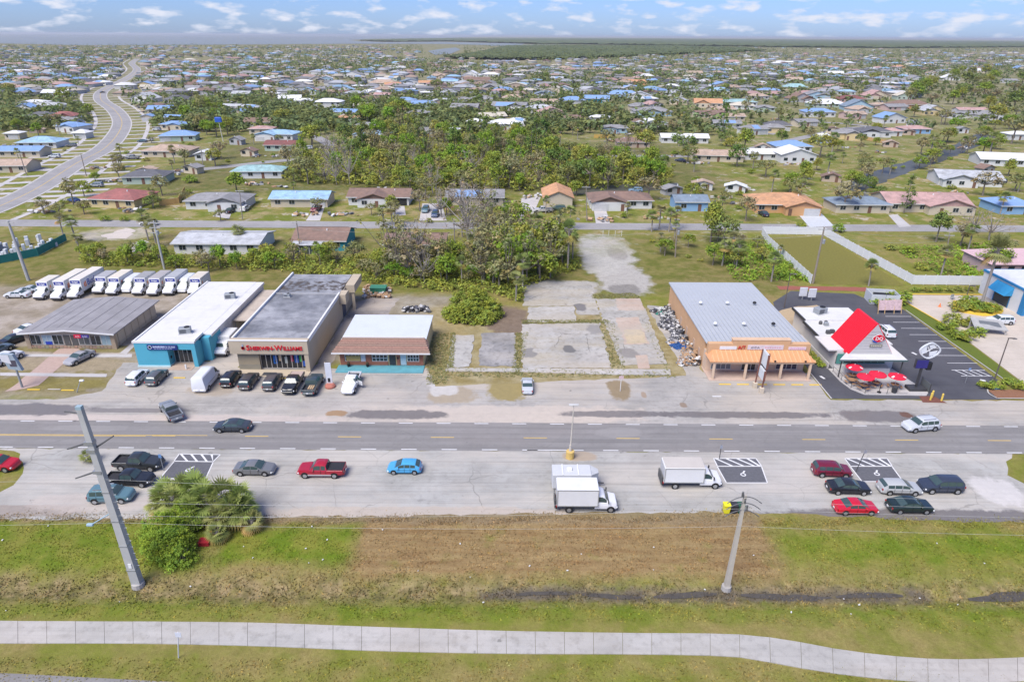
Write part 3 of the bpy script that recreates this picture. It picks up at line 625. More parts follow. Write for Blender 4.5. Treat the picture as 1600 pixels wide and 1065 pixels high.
for i in range(3): ubox('roof_seam', -4.7, 4.5, 7 + i * 7, 7.06 + i * 7, 4.221, 4.245, M((.6, .6, .58), .8), ro)
sg = thing('wall_sign', 'dark blue shop sign with round emblem on turquoise wall', 'sign', (-54.7, 94.12, 3.45))
ob('panel', MB().box(-2.35, 2.35, -.1, .07, -.42, .42), NAVY, sg); lettering('& GLASS', .40, (1.3, -.105, -.04), M((.6, .66, .8), .5), sg, bold=.006); [ob('blurred_letter', MB().box(-1.42 + k_ * .21, -1.27 + k_ * .21, -.106, -.1, -.04, .24 - .05 * (k_ % 2)), M((.55, .61, .76), .5), sg) for k_ in range(9)]
ob('emblem', MB().lathe([(.3, .0), (.3, .01), (.22, .01), (.22, .0)], 20, (-1.92, -.101, .02), 'Y'), M((.6, .66, .8), .5), sg)
g = MB()
for k in range(7): g.box(-1.3 + k * .42, -1.0 + k * .42, -.107, -.1, -.27, -.2)
ob('small_print', g, M((.45, .5, .7), .5), sg)
hvac('air unit on the front of the white flat roof', (-52.6, 97.9, 4.22), 1.0, .3); hvac('air unit in the middle of the white flat roof', (-51.4, 113.5, 4.22), 1.0, .2)
t = thing('carport', 'tan flat carport roof between the turquoise shop and the paint store', 'carport', (-46.0, 106, 0))
ob('roof', MB().box(-2.3, 2.3, 0, 15, 2.9, 3.1), M((.47, .40, .33), .9, .2, .5, dirt=.3), t)
for y in (.3, 14.6): ubox('post', -2.2, -2.05, y, y + .15, 0, 2.9, STEEL, t); ubox('post', 2.05, 2.2, y, y + .15, 0, 2.9, STEEL, t)
t = thing('pipe_rack', 'dark rack of metal tubes in front of the tan carport', 'rack', (-46.0, 101.5, 0))
for i in range(6): ob('rail', MB().tube((-1.6, i * .62, 2.1), (1.6, i * .62, 2.1), .07, n=6), M((.16, .13, .12), .7), t)
for x in (-1.5, 1.5): ob('frame', MB().box(x - .06, x + .06, -.1, 3.3, 0, 2.03), M((.16, .13, .12), .7), t)
# --- paint store
t = thing('paint_store', 'tan paint store with long stained grey roof and red letters', 'building', (-37.45, 92.5, 0))
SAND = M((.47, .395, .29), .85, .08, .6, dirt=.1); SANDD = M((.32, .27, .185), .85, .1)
def stained_roof():
    m = bpy.data.materials.new('stained_roof'); q = NT(m); a = q.noise(.16, 6, None, .65); b = q.noise(.6, 5)
    c = q.mix(q.ramp(a, .36, .62), (.14, .145, .155), (.36, .36, .37)); c = q.mix(q.math('MULTIPLY', q.ramp(b, .52, .7), .5), c, (.10, .10, .105))
    c = q.mix(q.math('MULTIPLY', q.box(-45, -30, 115.5, 121, .4, q.math('MULTIPLY', q.math('SUBTRACT', q.noise(.7, 5), .5), 5)), q.ramp(q.noise(.8, 4), .45, .55)), c, (.09, .075, .06))
    q.done(c, .6, .3); return m
SROOF = stained_roof()
ob('wall', MB().box(-5.6, 5.95, 1.3, 32.5, 0, 4.7), SAND, t); ob('front_fascia', MB().box(-6.05, 6.05, 0, 1.2, 3.15, 5.35), SAND, t)
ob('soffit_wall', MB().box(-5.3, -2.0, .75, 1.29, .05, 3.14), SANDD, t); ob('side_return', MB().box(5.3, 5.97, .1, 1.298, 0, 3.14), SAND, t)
ro = ob('roof', MB().box(-5.75, 5.75, .3, 32.4, 4.75, 4.98), SROOF, t)
for a in ((-6.05, -5.76, .3, 32.6), (5.76, 6.05, .3, 21.5)): ob('coping', MB().box(a[0], a[1], a[2] + .91, a[3], 4.701, 5.36), COPING, t)
ob('coping', MB().box(-6.1, 6.1, -.04, .3, 5.352, 5.44), COPING, t); ob('roof_patch', MB().box(-5.7, 5.7, 21.4, 21.6, 4.981, 5.12), M((.4, .4, .4), .8), ro)
ob('back_wing', MB().box(5.962, 7.2, 20.5, 23, 3.4, 5.2), SAND, t); ob('back_wing', MB().box(5.964, 7.6, 26, 32.4, 3.6, 5.1), SAND, t); ob('wing_post', MB().box(6.9, 7.4, 26.2, 26.7, 0, 3.59), SAND, t)
ob('loading_door', MB().box(5.951, 6.0, 22.2, 24.5, 0, 3.2), M((.08, .09, .12), .6), t)
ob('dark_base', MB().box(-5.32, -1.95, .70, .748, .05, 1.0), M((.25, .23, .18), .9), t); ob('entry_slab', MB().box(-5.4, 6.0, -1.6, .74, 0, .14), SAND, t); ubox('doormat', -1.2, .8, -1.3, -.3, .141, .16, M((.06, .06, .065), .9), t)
wd = window(t, -1.95, 5.28, 1.25, .16, 3.0, 9, 1, M((.5, .47, .42), .5), M((.03, .032, .035), .08), .09)
ob('transom', MB().box(-1.9, 5.25, 1.15, 1.2, 2.45, 2.56), M((.5, .47, .42), .5), t)
for i, (a, b, z0, z1, c) in enumerate(((.0, .6, .9, 2.3, (.02, .12, .4)), (.2, .5, 1.2, 1.5, (.5, .55, .6)), (.9, 1.3, 1.4, 2.4, (.55, .42, .25)), (1.8, 2.2, 1.0, 2.1, (.4, .45, .42)), (2.75, 3.1, 1.3, 2.4, (.45, .03, .1)), (3.35, 3.95, 1.1, 2.4, (.02, .1, .38)), (4.15, 4.5, 1.3, 2.3, (.05, .4, .1)), (4.6, 5.2, .5, 1.4, (.04, .13, .5)))):
    ubox('poster', a, b, 1.20, 1.229, z0, z1, M(c, .5), t)
sg = thing('shop_lettering', 'large raised red capital letters across the paint store fascia', 'sign', (-37.1, 92.45, 3.85))
REDL = M((.55, .015, .03), .35, .05, 1, 0, .4); x = -3.75
for w_, big in (('S', 1), ('HERWIN-', 0), ('W', 1), ('ILLIAMS', 0)):
    sz = 1.15 if big else .88; me = text_mesh(w_, sz, .05, 'LEFT', .022); ob('letters', me, REDL, sg, (x, -.03, 0), (R(90), 0, 0)); x += max(v.co.x for v in me.vertices) + .07
g = MB(); g.lathe([(.28, 0), (.28, .05), (.2, .05), (.2, 0)], 16, (-4.25, -.02, .35), 'Y'); ob('emblem', g, REDL, sg); ob('emblem_tip', MB().hexa([(-4.4, -.07, .55), (-4.1, -.07, .55), (-4.1, -.01, .55), (-4.4, -.01, .55), (-4.27, -.07, 1.0), (-4.23, -.07, 1.0), (-4.23, -.01, 1.0), (-4.27, -.01, 1.0)]), M((.35, .4, .55), .4), sg)
hvac('small vent box on the stained paint store roof', (-40.6, 112.5, 4.98), .6)
# --- brick shop with brown mansard
t = thing('brick_shop', 'small brick and cream shop with brown shingle mansard and turquoise walk', 'building', (-20.7, 94.9, 0))
CREAM = M((.60, .47, .24), .85, .1); BRICK = M((.32, .13, .085), .9, .3, 5); SHING = M((.27, .18, .135), .95, .4, 3.5)
ob('wall', MB().box(-6.7, 6.7, .15, 12.6, 0, 2.95), CREAM, t); ob('upper_wall', MB().box(-6.7, 6.7, 2.3, 12.6, 2.951, 3.4), CREAM, t); ob('roof', MB().box(-6.75, 6.9, 2.2, 12.8, 3.401, 3.56), M((.56, .59, .62), .6, .06, .6, dirt=.08), t)
mz = MB(); mz.loft([[(-7.5, -1.0, 2.75), (7.8, -1.0, 2.75), (6.6, 2.2, 4.0), (-6.3, 2.2, 4.0)], [(-7.5, -1.0, 2.62), (7.8, -1.0, 2.62), (6.6, 2.2, 3.402), (-6.3, 2.2, 3.402)]])
mz.face([(-7.5, -1, 2.75), (-6.3, 2.2, 4.0), (-6.9, 2.6, 3.3)]); mz.face([(7.8, -1, 2.75), (7.2, 2.6, 3.3), (6.6, 2.2, 4.0)])
man = ob('mansard', mz, SHING, t)
for k in range(7):
    f = k / 7; y = -1 + 3.2 * f; z = 2.75 + 1.25 * f; ob('shingle_course', MB().hexa([(-7.5 + 1.2 * f, y - .01, z + .0), (7.8 - 1.2 * f, y - .01, z + .0), (7.8 - 1.2 * f, y + .42, z + .17), (-7.5 + 1.2 * f, y + .42, z + .17), (-7.5 + 1.2 * f, y - .02, z + .05), (7.8 - 1.2 * f, y - .02, z + .05), (7.8 - 1.2 * f, y + .42, z + .19), (-7.5 + 1.2 * f, y + .42, z + .19)]), M((.255 + .02 * (k % 3), .17, .13), .95, .45, 3 + k * .3), man)
ob('ridge_trim', MB().box(-6.4, 6.5, 2.1, 2.3, 4.0, 4.16), COPING, t); ob('gutter', MB().box(-7.6, 7.9, -1.14, -1.01, 2.58, 2.76), COPING, t)
for a, b in ((-6.6, -5.9), (-2.5, -1.6), (2.4, 2.9), (6.0, 6.6)): ob('brick_pier', MB().box(a, b, -.02, .15, .16, 2.6), BRICK, t)
for a, b in ((-5.898, -2.502), (-1.598, 1.0), (4.0, 5.998)): ob('brick_sill', MB().box(a, b, -.01, .148, .16, .75), BRICK, t)
for a, b in ((-5.8, -3.6), (-1.5, .9), (4.1, 5.9)): window(t, a, b, .13, .8, 2.5, 4, 3, FRAME_W, GLASS, .09)
ubox('plywood_sheet', -5.6, -3.4, .0, .05, .85, 1.75, M((.46, .33, .13), .9, .3, 3), t)
d = ubox('door', 1.2, 2.2, .05, .13, .17, 2.2, M((.05, .055, .06), .2), t); ubox('door', 3.0, 3.9, .05, .13, .17, 2.4, M((.45, .56, .6), .6), t); ubox('door', -3.3, -2.55, .05, .13, .17, 2.5, M((.5, .5, .53), .6), t)
ob('turquoise_walk', MB().box(-6.9, 6.8, -2.5, .0, 0, .15), M((.11, .32, .37), .7, .25, 1, dirt=.2), t); ubox('mailbox', 2.5, 2.7, -.15, -.03, 1.3, 1.6, BLACK, t)
for i, x in enumerate((-25.9, -22.9)):
    p = thing('planter', ('black pot plant beside the boarded window of the brick shop', 'black pot plant left of the middle brick shop window')[i], 'planter', (x, 94.3, .15)); ob('pot', MB().lathe([(.18, 0), (.26, .4)], 10), BLACK, p); ob('stems', MB().lathe([(.1, .4), (.28, .62), (.1, .85)], 7), M((.06, .05, .03), .9), p)
BROKEN = M((.45, .41, .36), .9)
for j, x0 in enumerate((-27.0, -24.2, -20.4, -17.0, -14.8)):
    b = thing('parking_kerb', nth(j + 1) + ' row of angled white kerb bricks before the turquoise walk, from left', 'kerb', (x0, 91.9, 0), 0, 'kerb brick rows')
    for k in range(5): ob('block', MB().box(-.16, .16, -.08, .08, 0, .1), BROKEN, b, (-.8 + k * .38, 0, 0), (0, 0, .7))
# --- peach shop with grey metal roof
t = thing('shop_building', 'peach shop with large grey metal roof and orange ribbed awning', 'building', (38.2, 92.9, 0))
PEACH = M((.58, .36, .20), .85, .12, .6, dirt=.08); PEACHL = M((.62, .46, .33), .85, .1)
ob('wall', MB().box(-7.8, 7.7, 2.4, 28, 0, 4.7), PEACH, t); rf = ob('roof', MB().hexa([(-8.0, 1.0, 4.72), (7.9, 1.0, 4.72), (7.9, 28.6, 4.72), (-8.0, 28.6, 4.72), (-8.0, 1.0, 4.86), (7.9, 1.0, 4.86), (7.9, 28.6, 4.98), (-8.0, 28.6, 4.98)]), M((.40, .42, .44), .55, .05, .3, dirt=.05), t)
for i in range(22): ubox('standing_seam', -7.6 + i * .72, -7.57 + i * .72, 1.1, 28.5, 4.9, 5.005, M((.41, .43, .45), .5), rf)
ob('parapet', MB().box(-7.9, 7.8, .0, .9, 3.3, 5.15), PEACH, t); ob('parapet_step', MB().box(-4.2, 4.6, -.01, .91, 5.152, 5.75), PEACH, t); ob('step_cap', MB().box(-4.3, 4.7, -.06, .96, 5.752, 5.86), M((.6, .42, .28), .8), t)
AW = M((.60, .31, .15), .5, .08, .5)
aw = MB(); aw.hexa([(-8.1, -2.3, 3.1), (8.0, -2.3, 3.1), (6.9, -.02, 4.0), (-7.2, -.02, 4.0), (-8.1, -2.3, 3.22), (8.0, -2.3, 3.22), (6.9, -.02, 4.15), (-7.2, -.02, 4.15)])
aw.face([(-8.1, -2.3, 3.2), (-7.2, -.02, 4.14), (-8.1, .9, 3.2)]); aw.face([(8, -2.3, 3.2), (8, .9, 3.2), (6.9, -.02, 4.14)])
awn = ob('awning', aw, AW, t)
for i in range(44):
    x = -7.9 + i * .366; dx = -.02 if x > 7 else 0; f = max(0, (abs(x + .05) - 7.0) / 1.05)
    ytop = -.05 - 2.2 * f
    ob('rib', MB().hexa([(x, -2.31, 3.2), (x + .11, -2.31, 3.2), (x + .11, ytop, 3.2 + .93 * (1 - f)), (x, ytop, 3.2 + .93 * (1 - f)), (x, -2.31, 3.28), (x + .11, -2.31, 3.28), (x + .11, ytop, 3.28 + .93 * (1 - f)), (x, ytop, 3.28 + .93 * (1 - f))]), M((.68, .40, .22), .5) if i % 2 else AW, awn)
ob('awning_beam', MB().box(-7.9, 7.8, -2.2, -1.9, 2.85, 3.09), M((.55, .40, .28), .8), t)
for x in (-7.3, -2.4, 3.0, 7.4): ob('column', MB().bbox(x - .17, x + .17, -2.15, -1.8, 0, 2.84, .03), PEACHL, t)
ob('porch_slab', MB().box(-7.9, 7.8, -2.4, 2.39, 0, .13), M((.50, .38, .31), .9, .15), t); ob('shop_front', MB().box(-7.78, 7.68, .78, 2.399, .13, 3.3), PEACHL, t)
window(t, -6.9, -3.8, .74, .5, 2.7, 4, 1, M((.6, .57, .5), .5), M((.16, .18, .19), .1), .1); window(t, -2.1, .1, .74, .3, 2.7, 3, 1, M((.6, .57, .5), .5), GLASS, .1); window(t, .5, 1.6, .74, .3, 2.7, 1, 1, M((.6, .57, .5), .5), GLASS, .1); window(t, 3.3, 6.6, .74, .5, 2.7, 4, 1, M((.6, .57, .5), .5), M((.06, .06, .09), .1), .1)
for x in (1.6, 6.2): ubox('awning_lamp', x, x + .25, -2.45, -2.28, 3.3, 3.5, BLACK, t)
for k, z in enumerate((8.6, 12, 17, 21.5)): ubox('side_door', -7.86, -7.79, z - 4.4, z - 3.4, 0, 2.3, M((.5, .36, .26), .8), t)
for nm, lab, x0, x1, z0, z1, col in (('blank_sign', 'blank white sign board at the left end of the peach parapet', -6.2, -3.6, 4.25, 4.75, (.7, .7, .72)), ('shop_sign', 'long white and pink sign with dark capitals over orange awning', -1.9, 3.6, 4.25, 5.0, (.62, .55, .58)), ('pink_sign', 'small pink and white sign at the right end of the peach parapet', 4.4, 7.1, 4.25, 4.72, (.66, .55, .6))):
    s_ = thing(nm, lab, 'sign', (38.2, 92.88, 0)); ob('panel', MB().box(x0, x1, -.08, .015, z0, z1), M(col, .5), s_)
    if nm == 'shop_sign':
        lettering('AVDA', .5, (-.75, -.086, 4.42), M((.10, .11, .15), .5), s_, bold=.012); [ob('faded_letter', MB().box(.75 + k_ * .36, .98 + k_ * .36, -.086, -.081, 4.48, 4.76 - .07 * (k_ % 2)), M((.60, .36, .43), .5), s_) for k_ in range(7)]
    if nm == 'pink_sign': [ob('faded_letter', MB().box(4.7 + k_ * .28, 4.88 + k_ * .28, -.086, -.081, 4.38, 4.58 - .04 * (k_ % 2)), M((.6, .3, .45), .5), s_) for k_ in range(8)]
s_ = thing('red_letters', 'red slanted A/T letters left of the shop sign', 'sign', (35.4, 92.84, 4.35)); lettering('A/T', .75, (0, -.03, 0), M((.5, .04, .03), .5), s_, ext=.03, bold=.02)
n_ = 0
for y in (100.4, 109.8):
    for x in (33.3, 38.0, 42.8):
        n_ += 1; vent(('white', 'white', 'dark')[(n_ - 1) % 3] + ' round vent, ' + nth((n_ - 1) % 3 + 1) + ' from left in the ' + ('nearer' if y < 105 else 'farther') + ' row on the grey metal roof', (x, y, 4.93), WHITE if (n_ - 1) % 3 < 2 else BLACK)
for i in range(6):
    ob('wheel_stop', MB().bbox(-.9, .9, -.09, .09, 0, .12, .03), YK, None, (32.4 + i * 2.75, 89.3, .012)); tag(bpy.context.scene.objects[-1] if False else COL.objects[-1], nth(i + 1) + ' yellow wheel stop from left in front of the peach shop', 'wheel stop', 'wheel stops at the shop')
for i, x in enumerate((-51.0, -40.2, -35.0, -32.9)):
    o = ob('wheel_stop', MB().bbox(-.9, .9, -.09, .09, 0, .12, .03), YK, None, (x, 90.4, .012)); tag(o, nth(i + 1) + ' yellow wheel stop from left before the turquoise shop and paint store', 'wheel stop', 'wheel stops at the paint store')
for i, (px, py) in enumerate(((53, 609), (85, 608.5), (106, 610))):
    o = ob('wheel_stop', MB().bbox(-.95, .95, -.09, .09, 0, .12, .03), YK if i != 1 else BROKEN, None, P(px, py) + Vector((0, 0, .025))); tag(o, nth(i + 1) + ' wheel stop from left along the dry lawn by the lane', 'wheel stop', 'wheel stops by the lawn')
mk('paint_mark', 32, 33.4, 91.1, 91.6, M((.1, .25, .33), .8), .02); mk('paint_mark', 29.5, 30.8, 85.5, 85.75, PAINTW, .02)
ribbon('kerb', [Vector((46.9, 93, 0)), Vector((46.7, 84.9, 0))], -.1, .1, .14, KERB)
# --- drive-in with steep red roof
t = thing('drive_in', 'white flat-roofed drive-in with steep red gable roof and grey front', 'building', (55.8, 93.6, 0))
DQW = M((.60, .59, .57), .8, .06); GREY = M((.47, .455, .45), .7, .05); REDR = M((.68, .018, .035), .45, .05, .4)
ob('wall', MB().box(-4.5, 4.7, 1.2, 18.5, 0, 3.1), DQW, t)
ob('flat_roof', MB().box(-4.9, 5.2, 13.0, 18.9, 3.3, 3.5), WROOF, t); ob('flat_roof', MB().box(-5.2, 5.4, 6.6, 12.99, 3.12, 3.32), WROOF, t); ob('flat_roof', MB().box(-5.9, -2.8, 1.3, 6.59, 3.12, 3.3), WROOF, t); ob('flat_roof', MB().box(3.6, 5.4, 3.6, 6.59, 3.12, 3.3), WROOF, t)
for a in ((-5.0, 13.0, 18.9, 3.5), (-5.3, 6.6, 12.99, 3.32)): ob('roof_edge', MB().box(a[0] - .05, a[0] + .12, a[1], a[2], a[3] - .35, a[3] + .1), FRAME_D, t)
ob('canopy', MB().hexa([(-5.7, -2.2, 3.1), (4.7, -2.2, 3.1), (4.9, 3.58, 3.1), (-2.79, 1.29, 3.1), (-5.7, -2.2, 3.28), (4.7, -2.2, 3.28), (4.9, 3.58, 3.28), (-2.79, 1.29, 3.28)]), WROOF, t); ob('canopy_edge', MB().box(-5.75, 4.75, -2.3, -2.201, 3.05, 3.3), M((.09, .14, .14), .5), t)
for x in (-5.2, 4.2): ob('post', MB().box(x, x + .14, -1.9, -1.76, 0, 3.09), FRAME_D, t)
red = ob('red_roof', MB().hexa([(-3.55, -.1, 3.1), (-3.3, -.1, 3.1), (-3.3, 6.3, 3.1), (-3.55, 6.3, 3.1), (-.15, -.1, 8.35), (.1, -.1, 8.35), (.1, 6.3, 8.35), (-.15, 6.3, 8.35)]), REDR, t)
ob('red_roof', MB().hexa([(3.3, -.1, 3.1), (3.55, -.1, 3.1), (3.55, 6.3, 3.1), (3.3, 6.3, 3.1), (.102, -.1, 8.35), (.2, -.1, 8.35), (.2, 6.3, 8.35), (.102, 6.3, 8.35)]), REDR, t)
for k in range(15): ob('seam', MB().hexa([(-3.6, k * .43, 3.12), (-3.55, k * .43, 3.12), (-3.55, k * .43 + .04, 3.12), (-3.6, k * .43 + .04, 3.12), (-.2, k * .43, 8.36), (-.15, k * .43, 8.36), (-.15, k * .43 + .04, 8.36), (-.2, k * .43 + .04, 8.36)]), REDR, red)
gb = ob('gable', MB().loft([[(-3.3, -.12, 3.29), (3.42, -.12, 3.29), (.05, -.12, 8.3)], [(-3.3, 6.1, 3.29), (3.3, 6.1, 3.29), (0, 6.1, 8.25)]]), GREY, t)
for k in range(8): ubox('siding_line', -3.0 + .32 * k, 3.0 - .32 * k, -.15, -.121, 3.7 + k * .48, 3.74 + k * .48, M((.42, .41, .41), .7), gb)
ob('counter', MB().box(-3.6, 3.6, -.3, 1.19, 0, .9), DQW, t); window(t, -3.2, 3.3, 1.16, 1.1, 2.6, 6, 1, M((.08, .22, .19), .5), GLASS, .12); ubox('menu_panel', -4.4, -3.4, 1.05, 1.18, 1.0, 2.7, M((.08, .25, .22), .5), t)
window(t, -4.46, -4.4, 1.2, 1.0, 2.4, 1, 1, FRAME_D, GLASS)
sg = thing('gable_emblem', 'red lens-shaped emblem with white letters on grey gable', 'sign', (56.4, 93.42, 6.0))
def lens(rx, rz, y, c, m, nm, par, th=.06): return ob(nm, MB().loft([[(c[0] + rx * math.cos(a), y, c[1] + rz * math.sin(a) * (1 - .35 * abs(math.cos(a)))) for a in [2 * math.pi * i / 28 for i in range(28)]], [(c[0] + rx * math.cos(a), y + th, c[1] + rz * math.sin(a) * (1 - .35 * abs(math.cos(a)))) for a in [2 * math.pi * i / 28 for i in range(28)]]]), m, par)
lens(1.0, .72, -.12, (0, 0), WHITE, 'white_rim', sg); lens(.92, .64, -.16, (.02, .03), M((.6, .01, .03), .4), 'red_lens', sg, .05); lens(.62, .25, -.155, (-.3, -.42), M((.02, .08, .36), .4), 'blue_swoosh', sg, .04)
lettering('DQ', .75, (.05, -.166, -.24), WHITE, sg, bold=.02)
s2 = thing('gable_plate', 'small dark name plate under the red emblem on grey gable', 'sign', (56.3, 93.42, 4.75)); ob('plate', MB().box(-.95, .95, -.08, .06, -.2, .2), M((.2, .2, .16), .6), s2)
g = MB()
for k in range(6): g.box(-.82 + k * .28, -.62 + k * .28, -.09, -.081, -.1, .1)
ob('small_print', g, M((.5, .48, .4), .5), s2)
hvac('round-cornered air unit on the drive-in back roof', (54.6, 109.6, 3.5), 1.15, .4)
for i, (x, y) in enumerate(((52.9, 105.2), (53.9, 105.4))):
    f = thing('exhaust_fan', ('left', 'right')[i] + ' one of two small dark exhaust fans on the white drive-in roof', 'fan', (x, y, 3.32)); ob('drum', MB().lathe([(.26, 0), (.3, .1), (.3, .45), (.12, .6)], 12), M((.1, .1, .1), .6), f)
for i, (x, y) in enumerate(((53.4, 101.2), (54.2, 101.5), (55.9, 104.6))):
    f = thing('roof_box', ('dark box low on the white roof beside the red slope', 'second dark box touching the red slope', 'grey fan box behind the red slope')[i], 'vent', (x - (.9 if i < 2 else 2.3), y, 3.32)); ob('housing', MB().bbox(-.35, .35, -.3, .3, 0, .6, .06), GALV if i == 2 else M((.08, .08, .085), .6), f)
ob('patio', MB().prism([(50.4, 94.7), (50.4, 90.5), (50.9, 88), (52.2, 86.3), (61.2, 86.1), (62.0, 87.0), (60.6, 94.7)], 0, .12), CONCR, kind='structure')
# patio rail
t = thing('patio_rail', 'low black metal railing round the drive-in patio', 'railing'); line = [(50.6, 93.5), (50.6, 90.6), (51.0, 88.2), (52.3, 86.5), (55.5, 86.4), (58.5, 86.35)]
for (a, b), (c, d) in zip(line, line[1:]):
    ob('post', MB().tube((a, b, .12), (a, b, 1.1), .035, n=6), FRAME_D, t); ob('top_rail', MB().tube((a, b, 1.08), (c, d, 1.08), .025, n=5), FRAME_D, t); ob('lower_rail', MB().tube((a, b, .35), (c, d, .35), .02, n=5), FRAME_D, t)
WOODT = M((.32, .19, .10), .8)
UMB = M((.66, .02, .05), .7, .08, 1)
tp = [(52.5, 91.2), (52.7, 88.0), (54.9, 88.8), (57.5, 88.2), (51.7, 89.6)]
tl = ['back left', 'front left', 'middle', 'right-hand']
for i, (x, y) in enumerate(tp):
    t = thing('picnic_table', (tl[i] + ' round wooden picnic table under a red parasol') if i < 4 else 'picnic table without parasol beside the patio rail', 'table', (x, y, .12), i * .4, 'patio tables')
    ob('table_top', MB().lathe([(.62, .7), (.62, .76)], 8), WOODT, t); ob('pedestal', MB().tube((0, 0, 0), (0, 0, .7), .08), FRAME_D, t)
    for k in range(4):
        a = k * math.pi / 2; b = ob('bench', MB().box(.75, 1.02, -.42, .42, .42, .47), WOODT, t, rot=(0, 0, a)); ob('bench_arm', MB().tube((0, 0, .3), (.88, 0, .4), .035), FRAME_D, b)
    if i < 4:
        ux, uy = [(52.3, 90.7), (52.5, 87.7), (54.7, 88.5), (57.3, 88.0)][i]
        u = thing('parasol', tl[i] + ' red patio parasol with white patches' if i in (0, 3) else tl[i] + ' plain red patio parasol', 'parasol', (x, y, .88), 0, 'red parasols')
        ob('pole', MB().tube((0, 0, 0), (0, 0, 1.75), .03), WHITE, u); cn = MB(); n = 16; rg = [[(0.05 * math.cos(2 * math.pi * k / n), .05 * math.sin(2 * math.pi * k / n), 1.72) for k in range(n)], [(1.25 * (1 if k % 2 else .96) * math.cos(2 * math.pi * k / n), 1.25 * (1 if k % 2 else .96) * math.sin(2 * math.pi * k / n), 1.32 + (.02 if k % 2 else 0)) for k in range(n)], [(1.25 * math.cos(2 * math.pi * k / n), 1.25 * math.sin(2 * math.pi * k / n), 1.2) for k in range(n)]]
        cn.loft(rg, True, False); c = ob('canopy', cn, UMB, u); ob('finial', MB().lathe([(.05, 1.71), (.03, 1.85)], 8), WHITE, u)
        if i in (0, 3):
            for a in (3.6, 5.6): ob('white_patch', MB().face([(r_ * math.cos(a + d), r_ * math.sin(a + d), 1.745 - .335 * r_ + .015) for r_, d in ((1.2, -.14), (1.2, .14), (.75, .16), (.75, -.16))]), WHITE, c)
def bin_(lab, loc, m, s=1.0):
    b = thing('litter_bin', lab, 'bin', loc); ob('body', MB().lathe([(.3, 0), (.36, .1), (.38, .9), (.32, .95)], 12), m, b); ob('lid', MB().lathe([(.4, .94), (.36, 1.05), (.12, 1.14)], 12), m, b); return b
bin_('dark round litter bin at the patio front edge', (56.8, 86.9, .12), M((.05, .05, .055), .6))
p = thing('stool_post', 'black post with round base near the patio front', 'post', (54.6, 86.9, .12)); ob('base', MB().lathe([(.3, 0), (.28, .12)], 12), BLACK, p); ob('pole', MB().tube((0, 0, .1), (0, 0, 1.6), .05), BLACK, p)
t = thing('pylon_sign', 'drive-in pole sign with dark screens and a torn white lens frame on top', 'sign', (60.6, 88.0, .12)); DK = M((.05, .05, .055), .5)
ob('base', MB().bbox(-1.3, 1.3, -.75, .75, 0, .45, .05), DK, t); ob('pole', MB().box(-.16, .16, -.12, .12, .45, 4.0), DK, t)
sn = ob('screen', MB().box(-1.1, .7, -.22, .22, 3.6, 5.0), DK, t); ob('screen_face', MB().box(-1.05, .65, -.26, -.221, 3.65, 4.95), M((.035, .03, .17), .3), sn); ob('side_box', MB().box(.702, 1.35, -.2, .35, 3.3, 4.5), BLACK, t)
def ering(rx, rz, w_, c, y=0): 
    g = MB(); n = 26
    for i in range(n):
        a, b = 2 * math.pi * i / n, 2 * math.pi * (i + 1) / n; f = lambda q: 1 - .3 * abs(math.cos(q))
        p_ = [(c[0] + (rx + o) * math.cos(q), c[1] + (rz + o) * math.sin(q) * f(q)) for q, o in ((a, 0), (b, 0), (b, -w_), (a, -w_))]
        g.hexa([(x, y + .12, z) for x, z in p_] + [(x, y - .12, z) for x, z in p_])
    return g
ob('lens_frame', ering(1.55, 1.35, .18, (.5, 6.4)), M((.62, .64, .66), .5), t)
FRP = M((.66, .68, .7), .4)
for a in (((-.9, 6.6), (-.2, 7.3), (.1, 6.1), (-.6, 5.9)), ((.2, 7.2), (.9, 7.4), (1.2, 6.9), (.5, 6.7)), ((.5, 6.1), (1.6, 6.4), (1.4, 5.7), (.6, 5.5))): ob('torn_panel', MB().loft([[(x, -.05, z) for x, z in a], [(x, .04, z) for x, z in a]]), FRP, t)
for a, b in (((-.7, 5.7), (1.4, 7.2)), ((-.2, 7.4), (1.0, 5.4))): ob('brace', MB().tube((a[0], 0, a[1]), (b[0], 0, b[1]), .06), WHITE, t)
g = thing('patio_gate', 'dark metal gate panel right of the pole sign', 'gate', (62.0, 88.0, .026)); ob('panel', MB().box(-.03, .03, -1.1, 1.1, .15, 1.5), M((.12, .13, .13), .6), g)
for y in (-1.12, 1.12): ob('post', MB().box(-.06, .06, y - .05, y + .05, 0, 1.6), FRAME_D, g)
for i, (x, y) in enumerate(((61.1, 84.9), (61.7, 85.6), (62.6, 84.7))):
    b = thing('bollard', ('left', 'middle', 'right')[i] + ' one of the three yellow bollards by the drive-in entrance', 'bollard', (x, y, .03)); ob('pipe', MB().lathe([(.13, 0), (.13, 1.1), (.08, 1.18)], 10), M((.72, .52, .1), .6), b); ob('cap_band', MB().lathe([(.14, .8), (.14, .88)], 10), M((.6, .45, .12), .6), b)
# hedge wall left of the drive-in
ob('planter_wall', MB().box(50.25, 50.45, 94.8, 106, 0, 1.0), CONCR); tag(COL.objects[-1], 'low pale wall beside the clipped hedge at the drive-in lane', 'wall')
